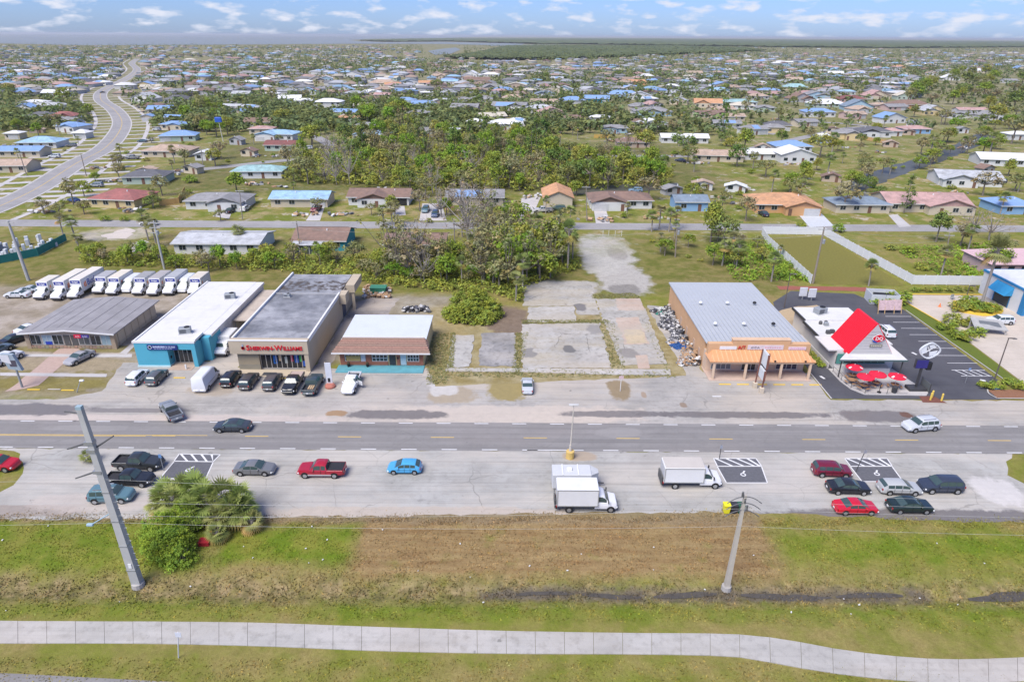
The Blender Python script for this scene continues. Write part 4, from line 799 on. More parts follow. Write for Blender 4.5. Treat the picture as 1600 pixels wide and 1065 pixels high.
# --- dumpster enclosure, printed panel, car wash
t = thing('dumpster_enclosure', 'white fenced dumpster enclosure at the back of the drive-in lot', 'enclosure', (73.8, 124.6, 0), -.15); FW = M((.55, .57, .59), .6)
for x in (-2.6, 2.6): ob('side_panel', MB().box(x - .05, x + .05, -1.8, 1.8, 0, 2.1), FW, t)
for x in (-1.28, 1.28): ob('gate_leaf', MB().box(x - 1.24, x + 1.24, -1.86, -1.78, .05, 2.1), FW, t)
ob('back_panel', MB().box(-2.54, 2.54, 1.7, 1.8, 0, 2.1), FW, t); 
d = thing('dumpster', 'dark dumpster inside the white enclosure', 'dumpster', (73.8, 124.7, .0), -.15); ob('bin', MB().hexa([(-1.2, -.8, .15), (1.2, -.8, .15), (1.2, .8, .15), (-1.2, .8, .15), (-1.4, -1, 1.5), (1.4, -1, 1.5), (1.4, 1, 1.5), (-1.4, 1, 1.5)]), M((.08, .1, .1), .6), d); ob('lid', MB().box(-1.4, 1.4, -1.0, 1.0, 1.5, 1.58), BLACK, d)
t = thing('printed_panel', 'pink printed banner board on a wooden frame at lot end', 'banner', (72.2, 118.9, 0), .02)
ob('panel', MB().hexa([(-2.1, -.5, .7), (2.2, -.5, .7), (2.2, -.4, .7), (-2.1, -.4, .7), (-2.1, .0, 2.5), (2.2, .0, 2.6), (2.2, .1, 2.6), (-2.1, .1, 2.5)]), M((.55, .40, .40), .6, .5, 2.5), t)
for x in (-2.2, -.9, .9, 2.3): ob('leg', MB().tube((x, -.7, 0), (x, .15, 2.7), .07), M((.5, .34, .16), .9), t)
t = thing('car_wash', 'white car wash building with blue door hood and blue trim', 'building', (97, 117.5, 0)); CW = M((.62, .63, .64), .7, .06); CBL = M((.03, .2, .42), .5)
ob('wall', MB().box(0, 22, 0, 13, 0, 4.6), CW, t); ob('roof_band', MB().box(-.15, 22.2, -.15, 13.2, 4.602, 5.0), CBL, t); ob('roof', MB().box(.1, 21.8, .1, 12.8, 5.001, 5.05), M((.6, .61, .63), .6), t)
ob('door', MB().box(-.05, .02, 4.2, 8.4, .05, 2.6), M((.05, .06, .07), .3), t); ob('door_frame', MB().box(-.09, -.051, 4.0, 4.2, 0, 2.7), CBL, t); ob('door_frame', MB().box(-.09, -.051, 8.4, 8.6, 0, 2.7), CBL, t)
ob('hood', MB().hexa([(-1.6, 3.8, 2.6), (-.01, 3.8, 2.6), (-.01, 8.8, 2.6), (-1.6, 8.8, 2.6), (-1.4, 3.8, 2.75), (-.01, 3.8, 4.3), (-.01, 8.8, 4.3), (-1.4, 8.8, 2.75)]), M((.04, .27, .5), .5), t); ob('pier', MB().box(-.12, .4, -.1, 1.2, 0, 4.59), CBL, t)
t = thing('pink_house', 'pink-roofed house behind trees at the right edge', 'house', (106, 141, 0)); ob('wall', MB().box(0, 16, 0, 10, 0, 2.8), M((.5, .36, .36), .8), t)
ob('roof', MB().loft([[(-.6, -.7, 2.8), (16.6, -.7, 2.8), (16.6, 10.7, 2.8), (-.6, 10.7, 2.8)], [(4, 5, 4.9), (12, 5, 4.9), (12, 5.05, 4.9), (4, 5.05, 4.9)]]), M((.52, .36, .38), .8), t)
for k in range(3): ubox('window', .8 + k * 3, 2.2 + k * 3, -.05, .01, 1, 2.2, GLASS, t)
# --- white panel fence
def fence(label, pts, hgt, mat, pitch=2.4, kind='fence', name='panel_fence', th=.05):
    t = thing(name, label, kind)
    for (a, b) in zip(pts, pts[1:]):
        a, b = Vector((a[0], a[1], 0)), Vector((b[0], b[1], 0)); n = max(1, round((b - a).length / pitch)); ang = math.atan2((b - a).y, (b - a).x); L = (b - a).length / n
        for k in range(n):
            p = a.lerp(b, k / n); ubox_ = MB().box(.07, L - .07, -th / 2, th / 2, .08, hgt); o = ob('panel', ubox_, mat, t, p, (0, 0, ang)) if k == 0 else None
            if k == 0: me_ = o.data; pm = MB().box(-.07, .07, -.07, .07, 0, hgt + .1).mesh('post'); pm.materials.append(mat)
            else: ob('panel', me_, mat, t, p, (0, 0, ang))
            ob('post', pm, mat, t, p, (0, 0, ang))
    return t
VINYL = M((.66, .67, .68), .55, .06)
fence('white panel fence with a sharp corner round the mown lot, running right', [(66.9, 174.5), (83.0, 174.0), (85.6, 135.0), (120, 134.3)], 2.1, VINYL); fence('short white panel fence left of the mown lot', [(64.0, 135.2), (65.2, 165.5), (66.7, 174.3)], 2.0, VINYL)
fence('orange timber board fence behind the red-roofed yellow house', [P(250, 322)[:2], P(280, 318)[:2], P(290, 300)[:2]], 1.8, M((.5, .33, .13), .8), 1.2); fence('yellow timber fence on the lawn beyond the wooded strip', [P(928, 216)[:2], P(953, 216)[:2]], 1.8, M((.55, .36, .1), .8), 2.0)
fence('orange timber fence below the dark grey roof by the canal', [P(1345, 218)[:2], P(1392, 226)[:2]], 1.8, M((.5, .32, .15), .8), 2.0); fence('teal debris netting fence round the salvage yard', [P(0, 412)[:2], P(60, 400)[:2], P(105, 376)[:2]], 1.9, M((.03, .2, .18), .8), 2.6)
# ================================================================= VEHICLES
def interp(tab, u):
    if u <= tab[0][0]: return tab[0][1]
    for (a, va), (b, vb) in zip(tab, tab[1:]):
        if u <= b: return va + (vb - va) * (u - a) / (b - a)
    return tab[-1][1]
PLAN = [(0, .80), (.02, .90), (.06, .96), (.2, 1), (.75, 1), (.93, .95), (.98, .86), (1, .70)]
SPEC = {
 'sedan': dict(L=4.8, W=1.83, r=.33, zb=.24, fw=.80, rw=.19, top=[(0, .62), (.02, .92), (.06, 1.0), (.17, 1.05), (.34, 1.40), (.43, 1.45), (.53, 1.43), (.60, 1.34), (.735, .98), (.95, .80), (.985, .68), (1, .5)],
   belt=[(0, .58), (.04, .86), (.2, .95), (.7, .92), (.95, .74), (1, .46)], ws=(.565, .725), rwd=(.185, .33), sw=[(.285, .455), (.47, .64)]),
 'suv': dict(L=4.7, W=1.9, r=.36, zb=.28, fw=.805, rw=.19, top=[(0, .75), (.012, 1.05), (.04, 1.35), (.085, 1.62), (.15, 1.68), (.45, 1.71), (.56, 1.68), (.62, 1.58), (.75, 1.10), (.95, .96), (.985, .82), (1, .55)],
   belt=[(0, .7), (.04, 1.03), (.7, 1.05), (.95, .90), (1, .52)], ws=(.605, .735), rwd=(.022, .082), sw=[(.10, .25), (.265, .445), (.46, .65)]),
 'hatch': dict(L=4.05, W=1.72, r=.30, zb=.22, fw=.80, rw=.18, top=[(0, .7), (.015, .95), (.05, 1.12), (.16, 1.38), (.3, 1.45), (.5, 1.46), (.58, 1.38), (.76, .98), (.94, .80), (.985, .66), (1, .46)],
   belt=[(0, .66), (.04, .92), (.7, .90), (.94, .74), (1, .44)], ws=(.565, .745), rwd=(.04, .15), sw=[(.16, .30), (.315, .47), (.485, .66)]),
 'wagon': dict(L=4.7, W=1.78, r=.32, zb=.24, fw=.80, rw=.19, top=[(0, .65), (.015, .95), (.05, 1.15), (.12, 1.40), (.3, 1.45), (.5, 1.45), (.59, 1.36), (.74, .98), (.95, .8), (.985, .68), (1, .5)],
   belt=[(0, .6), (.04, .92), (.7, .92), (.95, .74), (1, .46)], ws=(.575, .73), rwd=(.04, .115), sw=[(.13, .28), (.295, .46), (.475, .65)]),
 'pickup': dict(L=5.75, W=1.98, r=.40, zb=.42, fw=.825, rw=.2, top=[(0, .78), (.01, .86), (.345, .86), (.35, 1.2), (.368, 1.76), (.40, 1.86), (.56, 1.88), (.61, 1.80), (.71, 1.24), (.95, 1.14), (.988, .98), (1, .62)],
   belt=[(0, .74), (.01, .8), (.345, .8), (.35, 1.16), (.70, 1.16), (.95, 1.06), (1, .58)], ws=(.61, .70), rwd=(.352, .368), sw=[(.385, .475), (.49, .635)], bed=(.012, .345)),
 'van': dict(L=5.7, W=2.02, r=.35, zb=.3, fw=.835, rw=.2, top=[(0, 2.45), (.012, 2.55), (.04, 2.6), (.6, 2.6), (.70, 2.5), (.76, 2.3), (.885, 1.34), (.97, 1.12), (.99, .95), (1, .6)],
   belt=[(0, 1.3), (.85, 1.3), (.885, 1.26), (.97, 1.04), (1, .56)], ws=(.765, .875), rwd=None, sw=[(.70, .82)]),
 'cab': dict(L=2.55, W=2.0, r=.38, zb=.42, fw=.56, rw=None, top=[(0, 2.2), (.28, 2.22), (.38, 2.12), (.44, 1.95), (.62, 1.42), (.93, 1.2), (.98, 1.02), (1, .62)],
   belt=[(0, 1.32), (.6, 1.3), (.93, 1.12), (1, .58)], ws=(.44, .605), rwd=None, sw=[(.12, .50)]),
}
def sect(sp, u):
    w = sp['W'] / 2 * interp(PLAN if sp is not SPEC['cab'] and sp is not SPEC['van'] else [(0, 1), (.85, 1), (.95, .95), (.985, .86), (1, .72)], u)
    tp, bl, zb = interp(sp['top'], u), interp(sp['belt'], u), sp['zb']; tp = max(tp, bl + .02); h = tp - bl
    wt = w * .955 - (.27 * h if sp is not SPEC['van'] and sp is not SPEC['cab'] else .09 * h)
    x = (u - .5) * sp['L']
    return [(x, 0, zb), (x, .84 * w, zb), (x, .98 * w, zb + .1), (x, w, zb + .3 * (bl - zb) + .05), (x, w * .99, bl - .05), (x, w * .955, bl), (x, wt, bl + h * .88), (x, wt * .84, tp - .02 * min(1, h * 4)), (x, 0, tp)]
def S(sp, u, v, side):
    p = sect(sp, u); i = min(int(v), 7); f = v - i
    q = Vector(p[i]).lerp(Vector(p[i + 1]), f); return Vector((q.x, q.y * side, q.z))
_cm = {}
def car_meshes(kind):
    if kind in _cm: return _cm[kind]
    sp = SPEC[kind]; us = sorted(set([0, 1] + [round(a, 4) for a, _ in sp['top']] + [round(a, 4) for a, _ in sp['belt']] + [i / 16 for i in range(1, 16)]))
    rings = []
    for u in us:
        p = sect(sp, u); rings.append([(x, -y, z) for x, y, z in p[:0:-1]][1:] + [(x, y, z) for x, y, z in p[:-1]][1:] if False else [(x, y, z) for x, y, z in p] + [(x, -y, z) for x, y, z in p[-2:0:-1]])
    g = MB(); g.loft(rings, True, True); g.f = [tuple(reversed(f)) for f in g.f]
    out = {'body': g.mesh('body', True, 38)}
    def patch(u0, u1, vs, off, name, n=4):
        q = MB(); rows = []
        for k in range(n + 1):
            u = u0 + (u1 - u0) * k / n; row = []
            for v, sd in vs:
                a = S(sp, u, v, sd); du = S(sp, min(1, u + .01), v, sd) - S(sp, max(0, u - .01), v, sd)
                dv = S(sp, u, max(0, min(8, v + .05)), sd) - S(sp, u, max(0, v - .05), sd)
                nn = du.cross(dv) * sd
                if nn.length < 1e-9: nn = Vector((0, 0, 1))
                nn.normalize()
                ref = Vector((0, sd, .2)) if off == 'side' else Vector((0, 0, 1))
                if nn.dot(ref) < 0: nn = -nn
                row.append(a + nn * .014)
            rows.append(row)
        q.loft(rows, False, False); return q.mesh(name, True, 40)
    across = [(v, 1) for v in (6.15, 6.6, 7.0, 7.5, 8)] + [(v, -1) for v in (7.5, 7.0, 6.6, 6.15)]
    out['windshield'] = patch(*sp['ws'], across, 'top', 'windshield')
    if sp['rwd']: out['rear_window'] = patch(*sp['rwd'], across, 'top', 'rear_window')
    out['side'] = [[patch(a, b, [(v, sd) for v in (5.12, 5.5, 5.9)], 'side', 'side_window') for sd in (1, -1)] for a, b in sp['sw']]
    us_ = sorted({round(v, 3) for a, b in sp['sw'] for v in (a - .012, b + .006)})
    sm = MB()
    for sd in (1, -1):
        for u in us_:
            rows_ = [[S(sp, u + e, v, sd) + Vector((0, sd * .008, 0)) for v in (2.3, 3, 4, 5.05)] for e in (-.0028, .0028)]; sm.loft(rows_, False, False)
        sm.loft([[S(sp, u, v, sd) + Vector((0, sd * .009, 0)) for v in (3.55, 3.62)] for u in (.2, .4, .6, .75)], False, False)
    hd_ = sp['ws'][1] + .02; sm.loft([[S(sp, hd_ + e, v, sd) + Vector((0, 0, .008)) for v, sd in ((6.3, 1), (7, 1), (8, 1), (7, -1), (6.3, -1))] for e in (-.003, .003)], False, False)
    out['seams'] = sm.mesh('panel_gap')
    L, W, zb = sp['L'], sp['W'], sp['zb']
    r = sp['r']; tw = MB(); tw.lathe([(r * .62, -.11), (r * .97, -.11), (r, -.08), (r, .08), (r * .97, .11), (r * .62, .11)], 16, (0, 0, 0), 'Y'); out['tyre'] = tw.mesh('tyre', True, 40)
    rm = MB(); rm.lathe([(r * .64, -.115), (r * .6, -.06), (r * .2, -.09), (.02, -.1), (.02, .1), (r * .2, .09), (r * .6, .06), (r * .64, .115)], 14, (0, 0, 0), 'Y'); out['rim'] = rm.mesh('rim')
    def fbox(*a): return MB().box(*a)
    nz = interp(sp['top'], .975); out['bed'] = None
    zl = interp(sp['belt'], .97) - .1; out['headlight'] = MB().bbox(-.07, .07, -.16, .16, -.07, .07, .02).mesh('headlight'); out['hl'] = ((.962 - .5) * L, W * .5 * .80, zl)
    zt = (interp(sp['belt'], .03) - .08) if kind not in ('van',) else 1.1; out['tail_light'] = MB().bbox(-.05, .05, -.1, .1, -.11, .11, .02).mesh('tail_light'); out['tl'] = ((.012 - .5) * L, W * .5 * .80, zt)
    out['grille'] = fbox(-.03, .03, -W * .24, W * .24, -.09, .09).mesh('grille'); out['gr'] = ((.988 - .5) * L, 0, interp(sp['belt'], .985) - .06)
    out['bumper'] = MB().bbox(-.1, .08, -W * .40, W * .40, -.12, .12, .05).mesh('bumper'); out['plate'] = fbox(-.02, .02, -.16, .16, -.08, .08).mesh('licence_plate')
    out['mirror'] = MB().bbox(-.06, .06, -.11, .11, -.08, .08, .03).mesh('mirror'); out['arch'] = MB().lathe([(r * 1.16, -.012), (r * 1.16, .012)], 18, (0, 0, 0), 'Y').mesh('wheel_arch')
    _cm[kind] = out; return out
def wheels(t, m, L, W, axles, r, dual=False):
    for xi, x in enumerate(axles):
        for sd in (1, -1):
            a = ob('wheel_arch', m['arch'], BLACK, t, (x, sd * (W / 2 - .002), r + .05))
            w_ = ob('wheel', m['tyre'], TYRE, t, (x, sd * (W / 2 - .09), r)); ob('rim', m['rim'], RIM, w_)
def car(kind, px, py, hd, col, label, cat=None, z=.7, at=None, sc_=1.0, lower=None, tonneau=None, racks=False, doors=None, trim=None, group=None):
    sp = SPEC[kind]; m = car_meshes(kind); p = at if at is not None else P(px, py, z); L, W = sp['L'], sp['W']
    nm = {'sedan': 'parked_car', 'suv': 'sport_utility', 'hatch': 'hatchback_car', 'wagon': 'station_wagon', 'pickup': 'pickup_truck', 'van': 'delivery_van'}[kind]
    t = thing(nm, label, cat or {'pickup': 'pickup', 'van': 'van', 'suv': 'car'}.get(kind, 'car'), (p[0], p[1], .03), R(hd), group, sc_)
    pm = paint(col); ob('body', m['body'], pm, t)
    ob('panel_gap', m['seams'], BLACK, t)
    ob('windshield', m['windshield'], CARGLASS, t)
    if 'rear_window' in m: ob('rear_window', m['rear_window'], CARGLASS, t)
    for pr in m['side']:
        for q in pr: ob('side_window', q, CARGLASS, t)
    wheels(t, m, L, W, ((sp['fw'] - .5) * L, (sp['rw'] - .5) * L), sp['r'])
    for sd in (1, -1):
        x, y, z_ = m['hl']; ob('headlight', m['headlight'], LAMP, t, (x, sd * y, z_)); x, y, z_ = m['tl']; ob('tail_light', m['tail_light'], REDLAMP, t, (x, sd * y, z_))
        ob('mirror', m['mirror'], pm if kind != 'van' else BLACK, t, ((sp['ws'][1] - .5) * L - .35, sd * (W / 2 + .07), interp(sp['belt'], sp['ws'][1]) + .1))
    ob('grille', m['grille'], BLACK, t, m['gr']); zbm = sp['zb'] + .2
    bm_ = trim or pm; ob('bumper', m['bumper'], bm_, t, (L / 2 - .04, 0, zbm)); ob('bumper', m['bumper'], bm_, t, (-L / 2 + .02, 0, zbm), (0, 0, math.pi)); ob('licence_plate', m['plate'], WHITE, t, (-L / 2 - .085, 0, zbm + .12))
    if 'bed' in sp:
        a, b = (sp['bed'][0] - .5) * L, (sp['bed'][1] - .5) * L
        for sd in (1, -1): ob('bed_side', MB().bbox(a, b + .02, sd * .93 - .07, sd * .93 + .07, .82, 1.2, .02), pm, t)
        ob('tailgate', MB().bbox(a - .03, a + .07, -.85, .85, .80, 1.18, .02), pm, t)
        fl = ob('bed_liner', MB().box(a + .08, b - .01, -.85, .85, .862, .9), M((.035, .035, .04), .8), t)
        if tonneau: ob('tonneau_cover', MB().bbox(a + .02, b, -.9, .9, 1.17, 1.23, .02), tonneau, t)
    if racks:
        for sd in (1, -1): ob('roof_rail', MB().box(-.32 * L, .06 * L, sd * .58 - .03, sd * .58 + .03, sp['top'][5][1] + .0, sp['top'][5][1] + .08), CHROME, t)
    if lower:
        g = MB(); g.box(-L * .33, L * .27, -W / 2 - .012, W / 2 + .012, sp['zb'] + .02, sp['zb'] + .2); ob('rocker_trim', g, lower, t)
    return t
def box_truck(px, py, hd, label, bl=4.6, bh=2.35, at=None, roofc=(.6, .6, .58), brand=None, group=None, cabc=(.74, .74, .74), grille=BLACK, z=0.0, frontal=False, liftgate=False):
    sp, m = SPEC['cab'], car_meshes('cab'); p = at if at is not None else P(px, py, z); bw = 2.3
    L = sp['L'] + bl - .35; x0 = -L / 2; cabx = L / 2 - sp['L'] / 2
    if frontal: p = Vector(p) - Vector((math.cos(R(hd)), math.sin(R(hd)), 0)) * (L / 2)
    t = thing('box_truck', label, 'truck', (p[0], p[1], .03), R(hd), group); pm = paint(cabc); W = sp['W']
    ob('cab', m['body'], pm, t, (cabx, 0, 0)); ob('windshield', m['windshield'], CARGLASS, t, (cabx, 0, 0))
    for pr in m['side']:
        for q in pr: ob('side_window', q, CARGLASS, t, (cabx, 0, 0))
    bx = M((.70, .70, .69), .5, .05, .6, dirt=.08); x1 = x0 + bl; zb = .95
    body = ob('cargo_box', MB().bbox(x0, x1, -bw / 2, bw / 2, zb, zb + bh, .05), bx, t); ob('box_roof', MB().box(x0 + .06, x1 - .06, -bw / 2 + .06, bw / 2 - .06, zb + bh + .001, zb + bh + .03), M(roofc, .7, .08, .5, dirt=.1), body)
    for y in (-bw / 2 - .012, bw / 2 + .012):
        for z_ in (zb + .06, zb + bh - .1): ob('side_rail', MB().box(x0, x1, y - .012, y + .012, z_ - .06, z_ + .06), ALU, body)
        for x in (x0 + .05, x1 - .05): ob('corner_post', MB().box(x - .05, x + .05, y - .014, y + .014, zb, zb + bh - .05), ALU, body)
    ob('rear_door', MB().box(x0 - .03, x0 - .002, -bw / 2 + .12, bw / 2 - .12, zb + .08, zb + bh - .14), M((.5, .5, .5), .6), t); ob('chassis', MB().box(x0 + .1, cabx, -.45, .45, .5, zb - .002), BLACK, t)
    ob('rear_bumper', MB().box(x0 - .12, x0 + .05, -1.0, 1.0, .5, .66), BLACK, t)
    if liftgate: ob('lift_gate', MB().box(x0 - .25, x0 - .14, -.95, .95, .55, 1.6), M((.1, .1, .1), .7), t)
    fx = cabx + (sp['fw'] - .5) * sp['L'] + .35; wheels(t, m, L, W, (fx,), sp['r']); wheels(t, m, L, W + .12, (x0 + bl * .3,), sp['r'])
    hx, hy, hz = m['hl']
    for sd in (1, -1):
        ob('headlight', m['headlight'], LAMP, t, (cabx + hx, sd * hy, hz)); ob('mirror', MB().bbox(-.05, .05, -.12, .12, -.2, .2, .03), BLACK, t, (cabx + .18, sd * (W / 2 + .2), 1.6)); ob('tail_light', m['tail_light'], REDLAMP, t, (x0 - .04, sd * .95, .85))
    gx, gy, gz = m['gr']; ob('grille', MB().box(-.05, .05, -.62, .62, -.16, .16), grille, t, (cabx + gx - .01, 0, gz - .08)); ob('bumper', MB().bbox(-.12, .1, -.88, .88, -.16, .14, .05), M((.06, .06, .065), .6), t, (cabx + sp['L'] / 2 - .02, 0, .56))
    if brand:
        ob('brand_panel', MB().box(x1 + .001, x1 + .03, -.95, .95, zb + bh - .82, zb + bh - .22), M((.03, .045, .26), .45), t); lettering('Budget', .42, (x1 + .035, 0, zb + bh - .64), WHITE, t, (R(90), 0, R(90)), bold=.012)
        s_ = bl / 6.5
        for sd in (1,):
            y = bw / 2 + .006; rz = R(180)
            # mark nearest the cab, word running back
            mx_, mz = x1 - .95 * s_, zb + bh * .50
            ob('orange_mark', MB().hexa([(mx_ - .28 * s_, y, mz - .42 * s_), (mx_ + .3 * s_, y, mz - .42 * s_), (mx_ + .3 * s_, y + .012, mz - .42 * s_), (mx_ - .28 * s_, y + .012, mz - .42 * s_), (mx_ - .28 * s_, y, mz + .45 * s_), (mx_ + .3 * s_, y, mz + .3 * s_), (mx_ + .3 * s_, y + .012, mz + .3 * s_), (mx_ - .28 * s_, y + .012, mz + .45 * s_)]), ORANGE, t)
            ob('mark_slash', MB().hexa([(mx_ - .1 * s_, y + .013, mz - .43 * s_), (mx_ + .0 * s_, y + .013, mz - .43 * s_), (mx_ + .0 * s_, y + .018, mz - .43 * s_), (mx_ - .1 * s_, y + .018, mz - .43 * s_), (mx_ + .02 * s_, y + .013, mz + .35 * s_), (mx_ + .1 * s_, y + .013, mz + .35 * s_), (mx_ + .1 * s_, y + .018, mz + .35 * s_), (mx_ + .02 * s_, y + .018, mz + .35 * s_)]), WHITE, t)
            if brand == 2: lettering('Budget', 1.35 * s_, (mx_ - .5 * s_, y + .01, mz - .38 * s_), M((.05, .08, .38), .5), t, (R(90), 0, R(180)), 0, 'LEFT', .02)
    return t
BLK = (.018, .02, .024)
# south lot
car('pickup', 217, 722, -2, (.03, .034, .036), 'charcoal crew pickup nearest the road in the left group of three', racks=False, tonneau=None)
car('pickup', 203, 747, 0, BLK, 'black pickup between the charcoal pickup and teal off-roader', sc_=.93)
car('suv', 174, 772, 3, (.10, .19, .22), 'teal grey off-roader nearest the verge behind the leaning pole', racks=True)
car('sedan', 398, 730, 0, (.16, .165, .175), 'grey sedan alone right of the left access bay')
car('pickup', 503, 733, 180, (.36, .012, .03), 'red crew pickup with black bed cover', tonneau=M((.03, .03, .035), .8), lower=M((.45, .42, .42), .5), sc_=.97)
car('hatch', 632, 728, 180, (.07, .34, .60), 'bright sky blue hatchback in the middle of the south lot')
box_truck(0, 0, 0, 'white box truck parked along the verge with a side vent', 4.55, 2.25, at=P(917, 800) + Vector((0, .9, 0)), roofc=(.66, .66, .65), cabc=(.74, .74, .75), liftgate=True)
box_truck(0, 0, 0, 'white box truck with tan roof left of an access bay', 4.65, 2.05, at=P(1081, 763) + Vector((0, .9, 0)), roofc=(.50, .46, .41), cabc=(.74, .74, .74), liftgate=True)
t = thing('cargo_trailer', 'pale enclosed trailer hidden behind the white box truck', 'trailer', (7.35, 64.0, .03))
ob('body', MB().bbox(-2.6, 1.9, -1.05, 1.05, .45, 2.3, .06), M((.52, .53, .54), .6, .1), t); ob('nose', MB().loft([[(1.9, -1.0, .46), (1.9, 1.0, .46), (1.9, 1.0, 2.26), (1.9, -1.0, 2.26)], [(2.75, -.35, .5), (2.75, .35, .5), (2.75, .35, 2.15), (2.75, -.35, 2.15)]]), M((.46, .47, .48), .6), t)
for x in (-1.4, .4): ob('roof_rib', MB().box(x - .05, x + .05, -1.04, 1.04, 2.3, 2.36), WHITE, t)
ob('roof_vent', MB().bbox(-.9, -.3, -.25, .25, 2.3, 2.5, .04), WHITE, t)
for sd in (-1, 1): ob('wheel', car_meshes('suv')['tyre'], TYRE, t, (-.4, sd * 1.1, .36))
ob('tow_bar', MB().tube((2.6, 0, .5), (3.5, 0, .45), .06), BLACK, t)
car('suv', 1300, 733, -4, (.15, .012, .03), 'maroon crossover at the left of the right-hand group', sc_=.95)
car('sedan', 1326, 759, -2, BLK, 'black car below the maroon crossover')
car('wagon', 1406, 760, -2, (.42, .43, .42), 'silver car with black tail beside the right access bay', lower=M((.06, .06, .065), .6))
car('suv', 1470, 757, 180, (.035, .045, .07), 'dark navy crossover facing left at the right of the group', sc_=1.02)
car('sedan', 1337, 790, 0, (.52, .01, .03), 'bright red sedan standing in the wet strip', sc_=.97)
car('sedan', 1422, 788, 0, (.012, .025, .025), 'dark green sedan standing in the wet strip right of the red one')
car('suv', -4, 724, 0, (.45, .012, .025), 'red car cut off by the left edge beside the grass island')
# on the road and crossing
car('sedan', 363, 664, 181, (.04, .048, .058), 'dark slate sedan driving left on the road'); car('suv', 1439, 663, 189, (.52, .54, .56), 'silver white crossover driving left on the right of the road', racks=True); car('pickup', 267, 641, 131, (.22, .24, .26), 'grey pickup turning off the road into the north lot', sc_=.95)
# north row
car('suv', 215, 588, 90, (.68, .69, .70), 'white crossover leftmost of the cars before the turquoise shop', sc_=.95); car('suv', 245, 588, 90, (.10, .105, .11), 'dark grey crossover beside the white one at the turquoise shop', sc_=.95)
car('van', 323, 594, 90, (.68, .69, .70), 'white high-roof van parked nose-in by the paint store'); car('suv', 361, 590, 90, (.02, .018, .022), 'black crossover right beside the white van with a yellow item', sc_=.98); car('suv', 389, 594, 90, (.05, .048, .05), 'dark minivan second right of the white van', sc_=.98); car('suv', 426, 595, 90, (.075, .072, .075), 'dark grey minivan third right of the white van')
car('pickup', 458, 598, 270, BLK, 'black crew pickup backed in with a pale load bed', tonneau=M((.42, .33, .28), .8)); car('pickup', 489, 600, 90, (.045, .065, .075), 'dark slate pickup with timber in its open bed')
t = car('pickup', 549, 598, 270, (.68, .69, .70), 'white crew pickup before the brick shop with a door open'); d = ob('open_door', MB().bbox(-.5, .5, -.03, .03, .5, 1.2, .02), paint((.68, .69, .70)), t, (.25, 1.35, 0), (0, 0, R(55))); ob('door_glass', MB().box(-.45, .4, -.02, .02, 1.2, 1.62), CARGLASS, d)
t = thing('timber_stack', 'pale boards lying in the slate pickup bed', 'timber', P(488, 604, .93)); 
for k in range(3): ob('board', MB().box(-.5 + k * .3, -.3 + k * .3, -.8, .8, .05, .09), M((.5, .36, .22), .8), t)
car('sedan', 824, 600, 90, (.50, .52, .54), 'small silver white sedan alone before the vacant lot', sc_=.93)
o = thing('yellow_bag', 'bright yellow bag beside the black crossover', 'bag', P(371, 590)); ob('sack', MB().lathe([(.3, 0), (.42, .2), (.38, .6), (.12, .85)], 9), M((.75, .52, .03), .6), o, smooth=True)
box_truck(0, 0, 270, 'white cutaway truck in the gap beside the turquoise shop', 3.6, 1.9, at=P(344, 559), frontal=True)
# rental yard
car('sedan', 124, 557, 252, (.33, .33, .34), 'silver sedan on the dry lawn before the rental office'); car('suv', 12, 558, 74, (.68, .69, .70), 'white crossover on the lawn at the left edge'); car('sedan', 24, 528, 65, BLK, 'black car beside the rental office left wall'); car('sedan', 46, 512, 65, (.66, .67, .68), 'white car behind the black one beside the rental office')
car('sedan', -4, 545, 70, (.1, .14, .17), 'dark car cut off at the left edge beyond the white crossover'); car('sedan', 27, 459, 181, (.62, .63, .64), 'white sedan side-on left of the parked trucks'); car('sedan', 45, 452, 181, (.42, .45, .47), 'silver sedan behind the white one left of the trucks')
spec = [(60, 470, 4.2, 2.2, 1, (.62, .58, .5)), (87, 471, 7.8, 2.5, 1, (.62, .58, .5)), (113, 469, 8.2, 2.55, 2, (.63, .59, .52)), (152, 461, 4.3, 2.1, 1, (.35, .35, .36)), (173, 463, 5.4, 2.2, 1, (.62, .57, .47)), None, (214, 463, 4.4, 2.15, 1, (.30, .30, .30)), (237, 464, 5.2, 2.2, 1, (.36, .34, .33)), (262, 463, 5.6, 2.25, 1, (.36, .37, .38)), None, (301, 463, 4.4, 2.1, 1, (.58, .53, .44))]
vp = {5: (197, 459), 9: (284, 459)}
for i, q in enumerate(spec):
    lab = nth(i + 1) + ' from left in the rental row'
    if q is None: car('van', 0, 0, 270, (.68, .69, .70), 'white high-roof van, ' + lab, at=P(*vp[i]) + Vector((0, 2.9, 0)), group='rental trucks in a row')
    else: box_truck(0, 0, 270, ('long white box truck with big blue word, ' if q[4] == 2 else 'white box truck with blue header, ') + lab, q[2], q[3], at=P(q[0], q[1]), roofc=q[5], brand=q[4], group='rental trucks in a row', frontal=True, grille=BLACK if i != 2 else M((.4, .4, .38), .5))
# drive-in and car wash
car('suv', 1383, 516, 90, (.68, .69, .70), 'white minivan behind the grey gable in the drive-in lane', racks=True); car('suv', 1563, 500, 180, (.64, .66, .67), 'white crossover leaving the car wash', sc_=.97)
